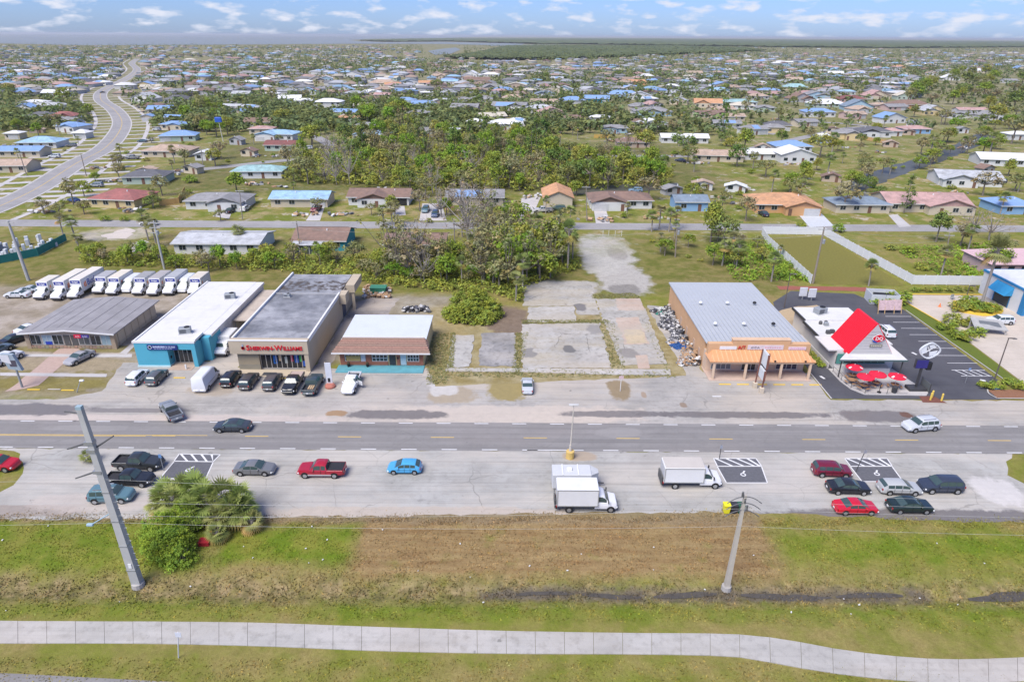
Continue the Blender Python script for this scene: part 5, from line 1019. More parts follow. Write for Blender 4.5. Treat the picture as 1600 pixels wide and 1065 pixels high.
# residential street cars
for kd, px, py, hd, c, lab in (('suv', 232, 348, 180, (.66, .67, .68), 'white vehicle driving on the back street'), ('sedan', 361, 328, 80, BLK, 'black car on the drive of the white ranch house'), ('suv', 383, 325, 90, (.6, .6, .58), 'white car beside the black one at the white ranch house'), ('pickup', 494, 326, 265, (.2, .05, .05), 'dark red pickup on the drive of the pale blue-roofed house'),
    ('suv', 665, 327, 268, (.1, .18, .22), 'teal car left of the pair on the sandy drive'), ('suv', 680, 334, 268, (.05, .08, .15), 'dark blue car right of the pair on the sandy drive'), ('sedan', 624, 313, 268, (.2, .2, .2), 'grey car inside the open carport'), ('pickup', 848, 328, 185, (.5, .48, .45), 'pale truck in the yard before the orange-roofed shed'), ('suv', 872, 325, 180, (.08, .12, .08), 'dark green car in the yard before the orange-roofed shed'),
    ('sedan', 1193, 333, 95, (.03, .035, .05), 'dark car left of the orange house'), ('suv', 993, 297, 180, (.2, .3, .4), 'blue car behind the brown-roofed ranch'), ('suv', 1562, 283, 178, (.06, .07, .09), 'dark crossover on the lawn drive at the right'), ('sedan', 1063, 250, 140, (.05, .06, .1), 'dark blue car parked beside the side street'), ('sedan', 1014, 235, 200, (.6, .6, .58), 'white car on the lawn by the side street'), ('suv', 1083, 222, 150, (.12, .14, .16), 'grey car before the white-roofed house'),
    ('suv', 245, 202, 170, (.6, .61, .62), 'white car on the lawn by the winding road'), ('suv', 232, 218, 175, (.6, .61, .62), 'white car before the large blue tarp roof'), ('sedan', 222, 220, 175, (.05, .1, .12), 'dark car left of the white one by the blue tarp roof'), ('sedan', 135, 202, 180, (.05, .08, .07), 'dark green car on a lawn left of the winding road'), ('sedan', 160, 144, 60, (.12, .12, .13), 'dark car driving on the far bend of the winding road'), ('suv', 111, 227, 190, (.15, .15, .16), 'grey car on the lawn left of the winding road'),
    ('suv', 85, 244, 185, (.6, .62, .63), 'white car beside the blue-tarped house at the left'), ('suv', 481, 231, 185, (.62, .63, .64), 'white car by the red-brown house'), ('pickup', 207, 246, 185, (.25, .25, .26), 'grey truck beside the beige hip-roofed house'), ('suv', 150, 289, 185, (.3, .32, .34), 'silver car behind the red-roofed yellow house'), ('sedan', 115, 312, 150, (.04, .08, .25), 'blue car under the trees by the winding road')):
    car(kd, px, py, hd, c, lab)
# ================================================================= HOUSES
RC = {'grey': (.27, .265, .265), 'lightgrey': (.45, .46, .47), 'white': (.70, .70, .69), 'brown': (.235, .155, .12), 'red': (.33, .13, .115), 'orange': (.55, .30, .16), 'tan': (.44, .33, .25), 'tarp': (.22, .34, .55), 'bluegrey': (.20, .25, .30), 'teal': (.30, .46, .46), 'dark': (.13, .13, .14), 'pink': (.47, .30, .27), 'cream': (.55, .50, .40), 'blue': (.30, .46, .60), 'darkred': (.22, .09, .08)}
RN = {'grey': 'grey-roofed', 'lightgrey': 'pale grey roofed', 'white': 'white-roofed', 'brown': 'brown-roofed', 'red': 'red-roofed', 'orange': 'orange-roofed', 'tan': 'tan-roofed', 'tarp': 'blue-tarped', 'bluegrey': 'blue-grey roofed', 'teal': 'teal-roofed', 'dark': 'dark-roofed', 'pink': 'pinkish roofed', 'cream': 'cream-roofed', 'blue': 'pale blue roofed', 'darkred': 'dark red roofed'}
WC = {'w': (.62, .62, .60), 'c': (.55, .48, .36), 'b': (.36, .50, .58), 't': (.45, .36, .28), 'g': (.42, .50, .42), 'y': (.60, .48, .26), 'p': (.55, .40, .36), 'q': (.04, .27, .32), 'o': (.58, .33, .16), 'e': (.40, .40, .40), 'u': (.25, .42, .62)}
WN = {'w': 'white', 'c': 'cream', 'b': 'pale blue', 't': 'tan', 'g': 'pale green', 'y': 'yellow', 'p': 'peach', 'q': 'turquoise', 'o': 'orange', 'e': 'grey', 'u': 'light blue'}
def rmat(k): return M(RC[k], .8 if k != 'white' else .55, .32, .9, dirt=.5 if k not in ('white', 'tarp') else .15)
SITES = []                                      # (x, y, radius) of every house: trees keep off
TARP = M(RC['tarp'], .45, .2, .8)
def house(px, py, wpx, roof, wall, kind='hip', dep=None, rz=0.0, label=None, garage=None, h=2.75, det=2, pitch=.32, tarp=0, wing=0, lanai=False, storeys=1):
    if label is None: q_ = random.Random(int(px * 13 + py * 7)); h *= q_.uniform(.95, 1.25); pitch = q_.uniform(.24, .46)
    b = P(px, py); W = min(32, max(6.5, wpx / SC(b.y))); D = dep or min(13, max(6.5, W * .62)); hw = W / 2; h *= storeys
    t = thing('house', label or '', 'house', b, rz); t['_px'] = px; t['_py'] = py; t['_r'] = roof; t['_w'] = wall
    SITES.append((b.x, b.y + D / 2, max(W, D) * .62))
    wm_ = M(WC[wall], .85, .12, .7, dirt=.1); rm_ = rmat('grey' if roof == 'tarp' and tarp == 0 else roof) if roof != 'tarp' else TARP
    o = .55; rise = D / 2 * pitch
    g = MB().box(-hw, hw, 0, D, 0, h)
    if kind == 'gable':                          # ridge along the front
        for x in (-hw, hw): g.loft([[(x, 0, h), (x, D, h), (x, D / 2, h + rise * .93)], [(x - .1 * (1 if x > 0 else -1), 0, h), (x - .1 * (1 if x > 0 else -1), D, h), (x - .1 * (1 if x > 0 else -1), D / 2, h + rise * .93)]])
    elif kind == 'gablef':                       # gable end faces the viewer
        rise = hw * pitch; g.loft([[(-hw, 0, h), (hw, 0, h), (0, 0, h + rise * .93)], [(-hw, .1, h), (hw, .1, h), (0, .1, h + rise * .93)]])
    ob('wall', g, wm_, t)
    r = MB(); ze = h - o * pitch * .6; th = .16
    if kind == 'hip':
        ins = min(hw * .75, D / 2); top = [(-hw + ins, D / 2 - .02, h + rise), (hw - ins, D / 2 - .02, h + rise), (hw - ins, D / 2 + .02, h + rise), (-hw + ins, D / 2 + .02, h + rise)]
        e = [(-hw - o, -o, ze), (hw + o, -o, ze), (hw + o, D + o, ze), (-hw - o, D + o, ze)]; r.loft([[(x, y, z - th) for x, y, z in e], e, top])
    elif kind == 'gable':
        for s_ in (-1, 1):
            a = [(-hw - o, D / 2 - s_ * (D / 2 + o), ze), (hw + o, D / 2 - s_ * (D / 2 + o), ze), (hw + o, D / 2, h + rise), (-hw - o, D / 2, h + rise)]
            r.loft([[(x, y, z - th) for x, y, z in a], a])
    elif kind == 'gablef':
        for s_ in (-1, 1):
            a = [(s_ * (hw + o), -o, ze), (s_ * (hw + o), D + o, ze), (0, D + o, h + rise), (0, -o, h + rise)]; r.loft([[(x, y, z - th) for x, y, z in a], a])
    else: r.box(-hw - .6, hw + .6, -.8, D + .6, h, h + .2)
    ro = ob('roof', r, rm_, t)
    if det and kind != 'flat':
        f = MB(); f.box(-hw - o - .03, hw + o + .03, -o - .05, -o - .002, ze - th - .04, ze + .03) if kind != 'gablef' else None
        if f.v: ob('fascia', f, FRAME_W, ro)
        if kind != 'gablef':
            rx = hw - (min(hw * .75, D / 2) if kind == 'hip' else 0); ubox('ridge_cap', -rx, rx, D / 2 - .14, D / 2 + .14, h + rise - .05, h + rise + .05, M(tuple(v * .72 for v in RC[roof]), .8), None).parent = ro
        vx = hw * rng.uniform(-.6, .6); ubox('vent_pipe', vx, vx + .25, D * .36, D * .36 + .25, h + rise * .55, h + rise * .78 + .35, WHITE, None).parent = ro
    if wing:
        ww = hw * .55; x0 = wing * (hw - ww - .3); wz = ob('wing', MB().box(x0 - ww, x0 + ww, -3.2, -.001, 0, h - .05), wm_, t); rs = ww * pitch
        q = MB()
        for s_ in (-1, 1):
            a = [(x0 + s_ * (ww + .4), -3.7, ze), (x0 + s_ * (ww + .4), D * .3, ze), (x0, D * .45, h + rs), (x0, -3.7, h + rs)]; q.loft([[(x, y, z - th) for x, y, z in a], [(x, y, z + .03) for x, y, z in a]])
        q.face([(x0 - ww, -3.1, h - .06), (x0 + ww, -3.1, h - .06), (x0, -3.1, h + rs * .9)])
        ob('wing_roof', q, rm_, t)
    if tarp and roof != 'tarp':                  # tarpaulin pinned over part of the near slope
        a, bb = -hw * rng.uniform(.2, .9), hw * rng.uniform(.2, .9); sl = pitch * (1 if kind != 'flat' else 0); g = MB(); n = 6; rows = []
        for i in range(n + 1):
            x = a + (bb - a) * i / n; rows.append([(x, y, (ze if kind != 'flat' else h + .2) + (y + o) * (h + rise - ze) / (D / 2 + o) * (1 if kind != 'flat' else 0) + .05 + rng.uniform(0, .05)) for y in (-o * .8, D * .12, D * .27, D * .40)])
        g.loft(rows, False, False); ob('tarpaulin', g, TARP, ro)
    y = -.001 if not wing else -.001
    if det:
        n = max(2, int(W / 3.6)); fw = -3.2 if wing else 0
        slots = [-hw + W * (i + .5) / n for i in range(n)]
        for i, x in enumerate(slots):
            yy = 0.0
            if wing and abs(x - wing * (hw - hw * .55 - .3)) < hw * .55: yy = -3.2
            if garage is not None and ((garage > 0 and i >= n - 1 - (n > 3)) or (garage < 0 and i <= (n > 3))):
                if i == (n - 1 if garage > 0 else 0):
                    gx = hw - 2.9 if garage > 0 else -hw + 2.9; q = ubox('garage_door_or_shade', gx - 2.3, gx + 2.3, yy - .07, yy - .002, 0, 2.2, M((.55, .55, .53), .6) if garage in (1, -1) else M((.03, .03, .03), .6), t)  # an open carport gets a near-black panel painted as its shaded inside
                    if abs(garage) == 1 and det > 1:
                        for k in range(3):
                            s_ = ubox('door_panel', gx - 2.2, gx + 2.2, yy - .1, yy - .071, .08 + k * .72, .7 + k * .72, M((.5, .5, .49), .6), None); s_.parent = q; s_.matrix_parent_inverse = q.matrix_basis.inverted()
                continue
            if i == n // 2: ubox('door', x - .5, x + .5, yy - .06, yy - .002, 0, 2.1, M((.18, .1, .07), .6), t); continue
            for sz in range(storeys):
                wz_ = ubox('window', x - .8, x + .8, yy - .05, yy - .002, 1.0 + sz * 2.75, 2.2 + sz * 2.75, GLASS, t)
                if det > 1:
                    f = MB()
                    for a_ in ((-.86, .86, .94, 1.0), (-.86, .86, 2.2, 2.26), (-.86, -.8, 1.0, 2.2), (.8, .86, 1.0, 2.2), (-.03, .03, 1.0, 2.2)): f.box(x + a_[0], x + a_[1], yy - .08, yy - .052, a_[2] + sz * 2.75, a_[3] + sz * 2.75)
                    f = ob('frame', f, FRAME_W, None); f.parent = wz_; f.matrix_parent_inverse = wz_.matrix_basis.inverted()
    if lanai:
        l = ob('screen_porch', MB().box(-hw * .85, hw * .1, -2.6, -.002, .02, 2.2), M((.06, .08, .09), .3), t); ob('porch_roof', MB().hexa([(-hw * .95, -3.0, 2.2), (hw * .2, -3.0, 2.2), (hw * .2, -.6, 2.5), (-hw * .95, -.6, 2.5), (-hw * .95, -3.0, 2.3), (hw * .2, -3.0, 2.3), (hw * .2, -.6, 2.6), (-hw * .95, -.6, 2.6)]), rmat('lightgrey'), t)
        for k in range(6): ubox('post', -hw * .85 + k * hw * .19 - .05, -hw * .85 + k * hw * .19 + .05, -2.7, -2.601, 0, 2.2, FRAME_W, t)
    return t
N_ = 'near'
house(340, 397, 132, 'lightgrey', 'w', 'gable', 11, 0, 'long low pale grey house behind the rental trucks south of the back street', pitch=.2)
house(500, 392, 80, 'brown', 'q', 'gable', 11, 0, 'turquoise house with brown roof and screened porch behind the paint store', lanai=True)
house(648, 398, 92, 'brown', 'g', 'gable', 10, 0, 'pale green house with grey-brown roof behind the brick shop', pitch=.25)
house(176, 325, 76, 'red', 'y', 'hip', 12, -.12, 'yellow house with faded red roof near the road junction', tarp=0)
house(338, 327, 92, 'grey', 'w', 'hip', 9, .03, 'white ranch house with grey roof on the back street left', wing=1)
house(468, 324, 88, 'blue', 'c', 'gable', 9, 0, 'tan house with pale blue metal roof on the back street', garage=1)
house(592, 321, 94, 'brown', 'w', 'gable', 10, 0, 'white house with brown patched roof and open carport', garage=2, wing=-.2)
house(742, 321, 88, 'grey', 'c', 'gable', 9, 0, 'grey house with blue tarpaulin half hidden by bare trees', tarp=1)
house(872, 325, 44, 'orange', 'c', 'gablef', 13, 0, 'cream shed with bright orange gable roof', h=3.4, det=0, pitch=.42)
house(970, 326, 96, 'brown', 'w', 'hip', 10, 0, 'brown-roofed ranch house with garage at left of its drive', garage=-1, wing=-1)
house(1080, 330, 50, 'bluegrey', 'u', 'gable', 8, 0, 'small light blue house with blue-grey roof', h=3)
house(1228, 333, 96, 'orange', 'o', 'hip', 13, -.05, 'orange stucco house with orange tile roof and double garage', garage=1, wing=1)
house(1347, 333, 84, 'bluegrey', 'c', 'hip', 9, 0, 'cream house with blue-grey roof right of the orange house')
house(1450, 332, 124, 'pink', 'c', 'gable', 13, -.06, 'large house with pinkish brown roof behind the white fence', wing=1)
house(1588, 335, 52, 'tarp', 'u', 'hip', 10, 0, 'light blue house under a blue tarpaulin at the right edge')
house(225, 288, 62, 'dark', 'g', 'hip', 10, .1, 'dark-roofed green house behind the red-roofed one')
house(402, 279, 76, 'teal', 'w', 'hip', 9, .05, 'white house with teal grey roof before the wooded strip')
house(258, 246, 72, 'tan', 'c', 'hip', 12, 0, 'beige house with wide hip roof left of the white shed')
house(318, 251, 24, 'white', 'w', 'gablef', 7, .1, 'small white gabled shed by the mown field', det=1)
house(30, 246, 64, 'tarp', 'c', 'gable', 9, .05, 'house with blue tarp and white trailer at the left edge'); house(58, 232, 58, 'blue', 'w', 'hip', 12, .1, 'large pale blue hip roof behind the tarped house'); house(10, 270, 62, 'tan', 'c', 'gable', 10, .1, 'tan-roofed cream house at the left edge')
house(1515, 291, 90, 'lightgrey', 'w', 'gable', 12, -.2, 'large white house with pale grey roofs by the canal', wing=-1); house(1575, 260, 80, 'white', 'w', 'gable', 12, -.2, 'long white-roofed house right of the canal'); house(1247, 255, 54, 'white', 'w', 'gablef', 12, 0, 'white gabled garage with two big doors', h=3.6, det=1)
house(1190, 250, 52, 'white', 'w', 'gable', 9, 0, 'white-roofed house left of the gabled garage'); house(1122, 253, 76, 'tan', 'c', 'gable', 10, -.1, 'long tan roof with screened pool cage'); house(990, 231, 50, 'brown', 't', 'hip', 10, 0, 'brown hip-roofed house above the side street', lanai=False)
house(1070, 224, 72, 'white', 'w', 'gable', 9, -.05, 'white house with bright white roof above the side street'); house(1240, 238, 56, 'tarp', 'w', 'hip', 12, 0, 'house under a big blue tarpaulin behind the white garage'); house(1520, 178, 46, 'pink', 'w', 'gable', 8, 0, 'white house with pinkish roof by the dense grove')
house(512, 172, 42, 'white', 'w', 'hip', None, 0, 'white two-storey house with white hip roof', storeys=2); house(790, 204, 54, 'white', 'w', 'hip', None, 0, 'big white house with white roof beyond the wooded strip', h=3.6); house(440, 236, 52, 'darkred', 'g', 'gable', 9, 0, 'red-brown gabled house left of the wooded strip')
TAB = """38 173 26 tarp w;70 171 50 lightgrey w;62 186 42 dark w;98 187 38 red w;98 195 40 grey w;106 204 44 tarp w;125 215 20 white w;20 216 22 white c;52 164 36 white c;95 123 34 tarp w;100 139 30 tarp c;155 131 26 white w;130 131 24 dark c;30 113 32 white w;9 122 16 tarp c;85 149 38 white w;105 109 18 grey c;170 112 30 grey w;165 122 22 white c;24 126 20 tan c;
225 135 26 tarp y;222 158 38 lightgrey w;234 169 34 brown c;250 176 36 tarp c;230 188 14 tarp c;268 189 28 tarp w;270 201 40 tarp c;278 219 52 tarp g;312 131 26 brown c;316 121 26 teal w;318 113 24 blue w;320 153 22 grey c;245 104 18 blue w;345 99 18 pink c;375 99 20 grey w;388 131 28 white g;385 116 30 grey w;412 142 22 blue w;372 182 26 tarp c;360 171 30 lightgrey w;402 196 38 brown w;408 208 36 pink c;235 148 24 pink c;300 140 24 grey w;
414 126 16 white c;440 129 34 grey w;452 113 26 grey c;425 150 24 white w;453 158 34 white b;482 147 24 blue w;542 191 34 orange g;535 181 42 tarp w;576 159 32 brown e;577 147 34 white t;560 137 20 white c;597 133 46 tan c;510 125 20 white b;550 119 34 grey w;578 217 50 blue w;570 203 30 grey c;430 218 58 blue w;468 138 22 grey c;500 112 22 lightgrey w;
614 135 26 orange c;642 131 34 bluegrey w;667 132 26 orange w;700 127 26 tarp c;692 141 18 brown p;746 128 42 brown c;772 140 38 grey c;806 136 36 cream t;735 119 30 white w;766 118 28 white w;641 144 16 white b;667 148 20 white w;726 158 20 grey w;752 159 36 grey e;802 156 34 tan y;657 167 54 bluegrey g;632 161 32 tarp c;725 173 42 grey t;794 171 54 grey w;740 197 22 white w;706 211 22 white w;670 211 42 grey w;776 106 18 white w;620 119 22 grey c;680 118 22 tan c;
857 134 40 grey w;866 146 40 cream c;852 151 32 bluegrey w;850 163 42 tan w;897 161 36 tarp w;932 159 38 tarp q;972 151 50 tarp b;1000 154 34 lightgrey w;992 131 38 orange o;960 141 20 grey b;915 146 20 grey w;900 191 42 brown c;936 190 30 white w;1012 178 44 grey w;1000 197 26 brown e;808 195 28 white w;936 104 20 tarp w;952 103 14 tarp c;1010 121 24 white c;882 107 24 tan c;960 206 40 grey b;905 117 22 grey c;835 112 20 grey w;
1026 180 50 grey b;1022 199 42 white w;1106 166 42 orange c;1158 164 50 teal w;1113 183 48 brown c;1150 187 28 tan c;1182 209 40 grey w;1210 206 30 grey y;1136 199 42 grey e;1093 146 30 grey w;1125 145 32 blue w;1131 136 38 tarp c;1163 144 28 grey c;1201 145 36 tarp c;1187 154 30 tan w;1086 116 26 tan w;1066 111 30 grey c;1120 93 34 tarp p;1146 97 22 pink c;1191 96 22 tarp w;1041 105 22 pink w;1021 128 18 tarp c;1180 116 20 tarp w;1206 118 24 grey c;
1243 139 38 teal c;1241 127 26 tan c;1270 129 20 blue w;1276 153 38 grey b;1253 158 36 brown e;1294 166 52 white g;1282 181 46 tarp w;1332 158 42 darkred p;1325 147 24 blue w;1342 171 42 bluegrey b;1371 153 38 pink c;1374 169 26 tan p;1338 184 34 tan p;1216 203 38 dark y;1262 196 36 grey c;1322 216 38 grey y;1290 222 18 white b;1366 213 50 dark w;1396 191 40 tarp w;1229 113 20 tarp b;1257 115 20 tarp w;1226 98 60 white w;1400 129 30 grey w;1375 95 20 tarp b;1306 116 24 white w;1340 117 22 white c;1300 138 22 pink w;
1425 168 56 brown o;1402 171 34 grey p;1460 178 42 lightgrey y;1502 183 42 grey w;1552 187 34 grey w;1414 133 18 tarp y;1432 126 30 grey w;1486 124 26 white w;1405 104 18 orange o;1425 103 20 cream c;1450 100 18 tarp w;1593 217 34 white w;1432 207 42 pink u;1595 108 18 tarp c;1505 100 24 grey w;1560 103 22 brown c;1475 112 20 grey w;1530 112 22 white c;1592 152 20 pink w;1580 128 22 grey w;1396 211 26 pink w"""
for r_ in TAB.replace('\n', '').split(';'):
    a = r_.split(); px, py, wp = map(float, a[:3]); rr = random.Random(int(px * 7 + py))
    house(px, py + 2, wp * (1.0 if py > 150 else .95), a[3], a[4], rr.choice(['hip', 'hip', 'gable', 'gablef']) if py < 200 else 'hip', None, rr.uniform(-.25, .25), None, rr.choice([None, 1, -1]) if py > 150 else None, det=2 if py > 150 else 1, tarp=1 if rr.random() < .12 else 0, wing=rr.choice([0, 0, 1, -1]) if wp > 30 else 0)
def free(x, y, r): return all((x - a) ** 2 + (y - b) ** 2 > (r + c) ** 2 for a, b, c in SITES)
MAINR = [(p.x, p.y) for p in main]
def offroad(x, y, d=24): return all((x - a) ** 2 + (y - b) ** 2 > d * d for a, b in MAINR)
k = 0; hr = random.Random(11); tries = 0
while k < 110 and tries < 4000:
    tries += 1; px, py = hr.uniform(-10, 1610), 84 + 120 * hr.random() ** 1.6
    if 655 < px < 1010 and py < 100 or (px > 1430 and 118 < py < 178) or py > 205: continue
    p = P(px, py); 
    if not free(p.x, p.y + 5, 9) or not offroad(p.x, p.y): continue
    k += 1; house(px, py, hr.uniform(13, 19) * SC(p.y), hr.choice(['grey', 'grey', 'lightgrey', 'white', 'dark', 'brown', 'tan', 'grey', 'blue', 'pink', 'dark', 'cream', 'teal', 'lightgrey']), hr.choice('wwwccbtge'), hr.choice(['hip', 'hip', 'gable', 'gablef']), None, hr.uniform(-.4, .4), None, None, det=1 if py < 140 else 2, tarp=1 if hr.random() < .15 else 0, wing=hr.choice([0, 0, 1, -1]))
for i_ in range(16):                              # garden sheds
    for _ in range(40):
        px, py = hr.uniform(20, 1580), hr.uniform(185, 320); p = P(px, py)
        if free(p.x, p.y + 2, 3) and offroad(p.x, p.y) and not (440 < px < 1060 and 205 < py < 302) and abs(p.y - 181.5) > 9: break
    house(px, py, 4.2 * SC(p.y) * .6, hr.choice(['white', 'grey', 'brown', 'tan']), hr.choice('wcet'), 'gablef', 3.4, hr.uniform(-.4, .4), None, None, 2.1, det=1)
ROWS = [(90, 'farthest'), (97, 'tenth'), (104, 'ninth'), (112, 'eighth'), (120, 'seventh'), (129, 'sixth'), (139, 'fifth'), (151, 'fourth'), (165, 'third'), (184, 'second'), (400, 'first')]
def row_of(py): return next(n for lim, n in ROWS if py < lim)
rows = {}
for o in list(COL.objects):
    if o.name.startswith('house') and o.type == 'EMPTY' and '_px' in o:
        if not o['label']: rows.setdefault(row_of(o['_py']), []).append(o)
for rn, hs in rows.items():
    hs.sort(key=lambda o: o['_px'])
    for i, o in enumerate(hs):
        o['label'] = RN[o['_r']] + ' ' + WN[o['_w']] + ' house, ' + nth(i + 1) + ' from left in ' + rn + ' row of town houses'; o['group'] = 'houses of the town'
for o in COL.objects:
    if o.type == 'EMPTY' and '_px' in o:
        for k_ in ('_px', '_py', '_r', '_w'): del o[k_]
# ================================================================= POLES, WIRES, SIGNS
CONCP = M((.42, .42, .405), .85, .15, 1, dirt=.12)
t = thing('power_pole', 'tall thick grey concrete power pole leaning over the left lot', 'pole', (-35.9, 48.5, -.45)); 
ob('shaft', MB().hexa([(-.42, -.36, 0), (.42, -.36, 0), (.42, .36, 0), (-.42, .36, 0), (-.68, -.2, 19.7), (-.24, -.2, 19.7), (-.24, .2, 19.7), (-.68, .2, 19.7)]), CONCP, t); ob('foot', MB().lathe([(.62, 0), (.58, .5), (.45, .55)], 14), CONC, t)
for z in (2.2, 5.1, 8.0, 11.2): ob('band', MB().box(-.46 - z * .013, .44 - z * .034, -.40 + z * .008, .40 - z * .008, z, z + .09), STEEL, t)
for k in range(14): ob('step_bolt', MB().tube((.38 - k * .022, 0, 2.6 + k * .75), (.66 - k * .022, 0, 2.6 + k * .75), .025, n=4), STEEL, t)
ob('tag_plate', MB().box(-.15, .15, -.40, -.35, 2.6, 3.1), WHITE, t)
for z, dx, dz in ((19.2, -1.7, .0), (16.4, -2.5, -1.0), (15.6, 1.9, 1.2), (13.4, -2.6, -1.1)): ob('arm', MB().tube((-.45, .1, z), (-.45 + dx, .4, z + dz), .09, .06), M((.1, .1, .1), .6), t)
ob('cap', MB().box(-.72, -.24, -.2, .2, 19.702, 20.0), M((.3, .4, .44), .6), t)
for z in (16.4, 15.6, 13.4): ob('bracket', MB().box(-.85, -.1, -.3, .3, z - .15, z + .15), STEEL, t)
ob('lamp_arm', MB().tube((-.2, .0, 9.0), (-2.1, -.6, 8.0), .05), M((.3, .42, .48), .5), t); ob('lamp_head', MB().bbox(-2.6, -2.0, -.75, -.45, 7.86, 8.06, .05), M((.3, .42, .48), .5), t)
t = thing('power_pole', 'slim pale concrete pole with three curved wire arms at right', 'pole', (20.8, 48.5, -.45)); ob('shaft', MB().hexa([(-.25, -.22, 0), (.25, -.22, 0), (.25, .22, 0), (-.25, .22, 0), (.06, -.12, 11.2), (.30, -.12, 11.2), (.30, .12, 11.2), (.06, .12, 11.2)]), M((.45, .41, .35), .85, .15), t)
for i, (z, L_) in enumerate(((11.1, 2.5), (10.4, 2.5), (9.6, 2.5))):
    pts = [(.2 + L_ * .62 * s_, -.1 + .0, z - .75 * s_ * s_) for s_ in [k / 5 - 1 for k in range(11)]]; ob('arm', MB().path(pts, .045), M((.13, .13, .13), .6), t); ob('insulator', MB().lathe([(.1, 0), (.1, .5)], 8, (.2 + .3 * (i - 1), -.1, z)), M((.1, .1, .1), .5), t)
ob('foot', MB().lathe([(.5, 0), (.45, .5)], 12), CONC, t)
WIRE = M((.40, .40, .38), .6)
def wire(label, a, b, sag, r=.011, n=14, m=WIRE):
    a, b = Vector(a), Vector(b); pts = [a.lerp(b, k / n) - Vector((0, 0, 4 * sag * (k / n) * (1 - k / n))) for k in range(n + 1)]
    tag(ob('power_line', MB().path(pts, r, 4), m), label, 'wire', 'overhead wires'); 
for nm, z, zz in (('highest', 12.2, 11.2), ('second highest', 9.7, 10.3), ('third highest', 8.2, 9.4), ('lowest', 7.4, 7.4)): 
    wire(nm + ' wire from the leaning pole to the right-hand pole', (-36, 48.3, z), (21, 48.3, zz), .5); wire(nm + ' wire leaving the right-hand pole to the right', (21, 48.3, zz), (82, 48.3, zz - .6), .6); wire(nm + ' wire leaving the leaning pole to the left', (-36, 48.3, z), (-95, 48.3, z - .4), .5)
def upole(px, py, toppx, toppy, lab, r=.16, arms=1, m=WOODPOLE, tr=False, lean=True):
    b = P(px, py); d = ray(toppx, toppy); k_ = b.y / d[1]; tp = Vector((d[0] * k_, b.y, CAM_H + d[2] * k_)); t = thing('utility_pole', lab, 'pole', b); tp = tp - b
    ob('shaft', MB().tube((0, 0, -.4), tp, r * 1.2, r * .8, 8), m, t)
    for a in range(arms): ob('crossarm', MB().box(tp.x - 1.2, tp.x + 1.2, -.2, -.06, tp.z - .5 - a * 1.1, tp.z - .34 - a * 1.1), M((.4, .4, .38), .8), t)
    if tr: ob('transformer', MB().lathe([(.28, 0), (.3, .9), (.1, 1.0)], 10, (tp.x * .8 + .4, -.2, tp.z * .72)), GALV, t)
    return b + tp
tops = [upole(45, 438, 12, 345, 'tall grey pole beside the salvage yard', .3, 1, CONCP), upole(257, 420, 240, 345, 'grey utility pole with transformer behind the rental trucks', .22, 3, CONCP, True), upole(470, 396, 463, 345, 'wooden pole by the turquoise house', .14), upole(712, 405, 709, 345, 'wooden pole among bare trees behind the brick shop', .15, 2), upole(1055, 402, 1058, 352, 'wooden pole with white meter box behind the vacant lot', .15, 1, WOODPOLE, True), upole(1270, 443, 1288, 355, 'tall wooden pole at the corner of the white fence', .2, 1, WOODPOLE, True), upole(1478, 398, 1484, 365, 'pale pole among trees right of the white fence', .15, 1)]
upole(917, 345, 916, 290, 'wooden pole beside the brown-roofed ranch drive', .14); upole(379, 344, 374, 296, 'thin wooden pole by the white ranch house', .12); upole(1445, 325, 1450, 300, 'thin pole by the big pinkish roof', .12, 0); upole(42, 275, 30, 238, 'dark pole on the lawn by the winding road', .16, 1); upole(135, 275, 126, 240, 'dark pole beside the winding road bend', .16, 1); upole(318, 268, 314, 232, 'dark pole at the side street corner', .16, 1)
t = thing('tall_sign', 'tall pole with a bright blue ball-shaped sign above trees', 'sign', P(349, 222)); b = P(349, 222); ob('pole', MB().tube((0, 0, 0), (-.6, 0, 9.5), .2, .12), M((.6, .58, .5), .7), t); ob('blue_sign', MB().bbox(-2.4, 1.0, -.4, .4, 9.3, 11.6, .35), M((.03, .1, .45), .5), t)
t = thing('tall_sign', 'tall bare white mast on the hurricane-torn horizon at right', 'mast', P(1372, 145)); ob('pole', MB().tube((0, 0, 0), (.5, 0, 22), .35, .2), M((.6, .58, .55), .7), t); ob('collar', MB().lathe([(.6, 0), (.6, .5)], 8, (.45, 0, 20)), STEEL, t)
for a, b in zip(tops, tops[1:]):
    for dz, nm in ((0, 'upper'), (-1.6, 'lower')): wire(nm + ' back wire spanning from x' * 0 + nm + ' wire of the back line, span ' + nth(tops.index(a) + 1) + ' from left', a + Vector((0, 0, dz)), b + Vector((0, 0, dz)), 1.2, .018)
# lot lamp and small posts
t = thing('lot_lamp', 'thin pale lamp pole on a yellow concrete drum by the road', 'lamp', (7.35, 69.75, .014)); ob('drum', MB().lathe([(.52, 0), (.52, 1.0), (.4, 1.05)], 16), M((.60, .42, .14), .8, .2), t); ob('pole', MB().tube((0, 0, 1.0), (.15, 0, 7.6), .1, .06, 8), M((.55, .5, .42), .7), t); ob('collar', MB().lathe([(.2, 1.05), (.14, 1.9)], 8), M((.5, .46, .4), .7), t); ob('lamp_head', MB().bbox(-.45, .75, -.15, .15, 7.55, 7.7, .03), M((.5, .5, .48), .6), t)
def post_sign(lab, loc, h, m, board=None, name='sign_post', cat='sign', lean=0.0):
    t = thing(name, lab, cat, loc); ob('post', MB().tube((0, 0, 0), (lean, 0, h), .05, .045), m, t)
    if board: ob('board', MB().box(lean - board[0] / 2, lean + board[0] / 2, -.075, -.05, h - board[1], h), board[2], t)
    return t
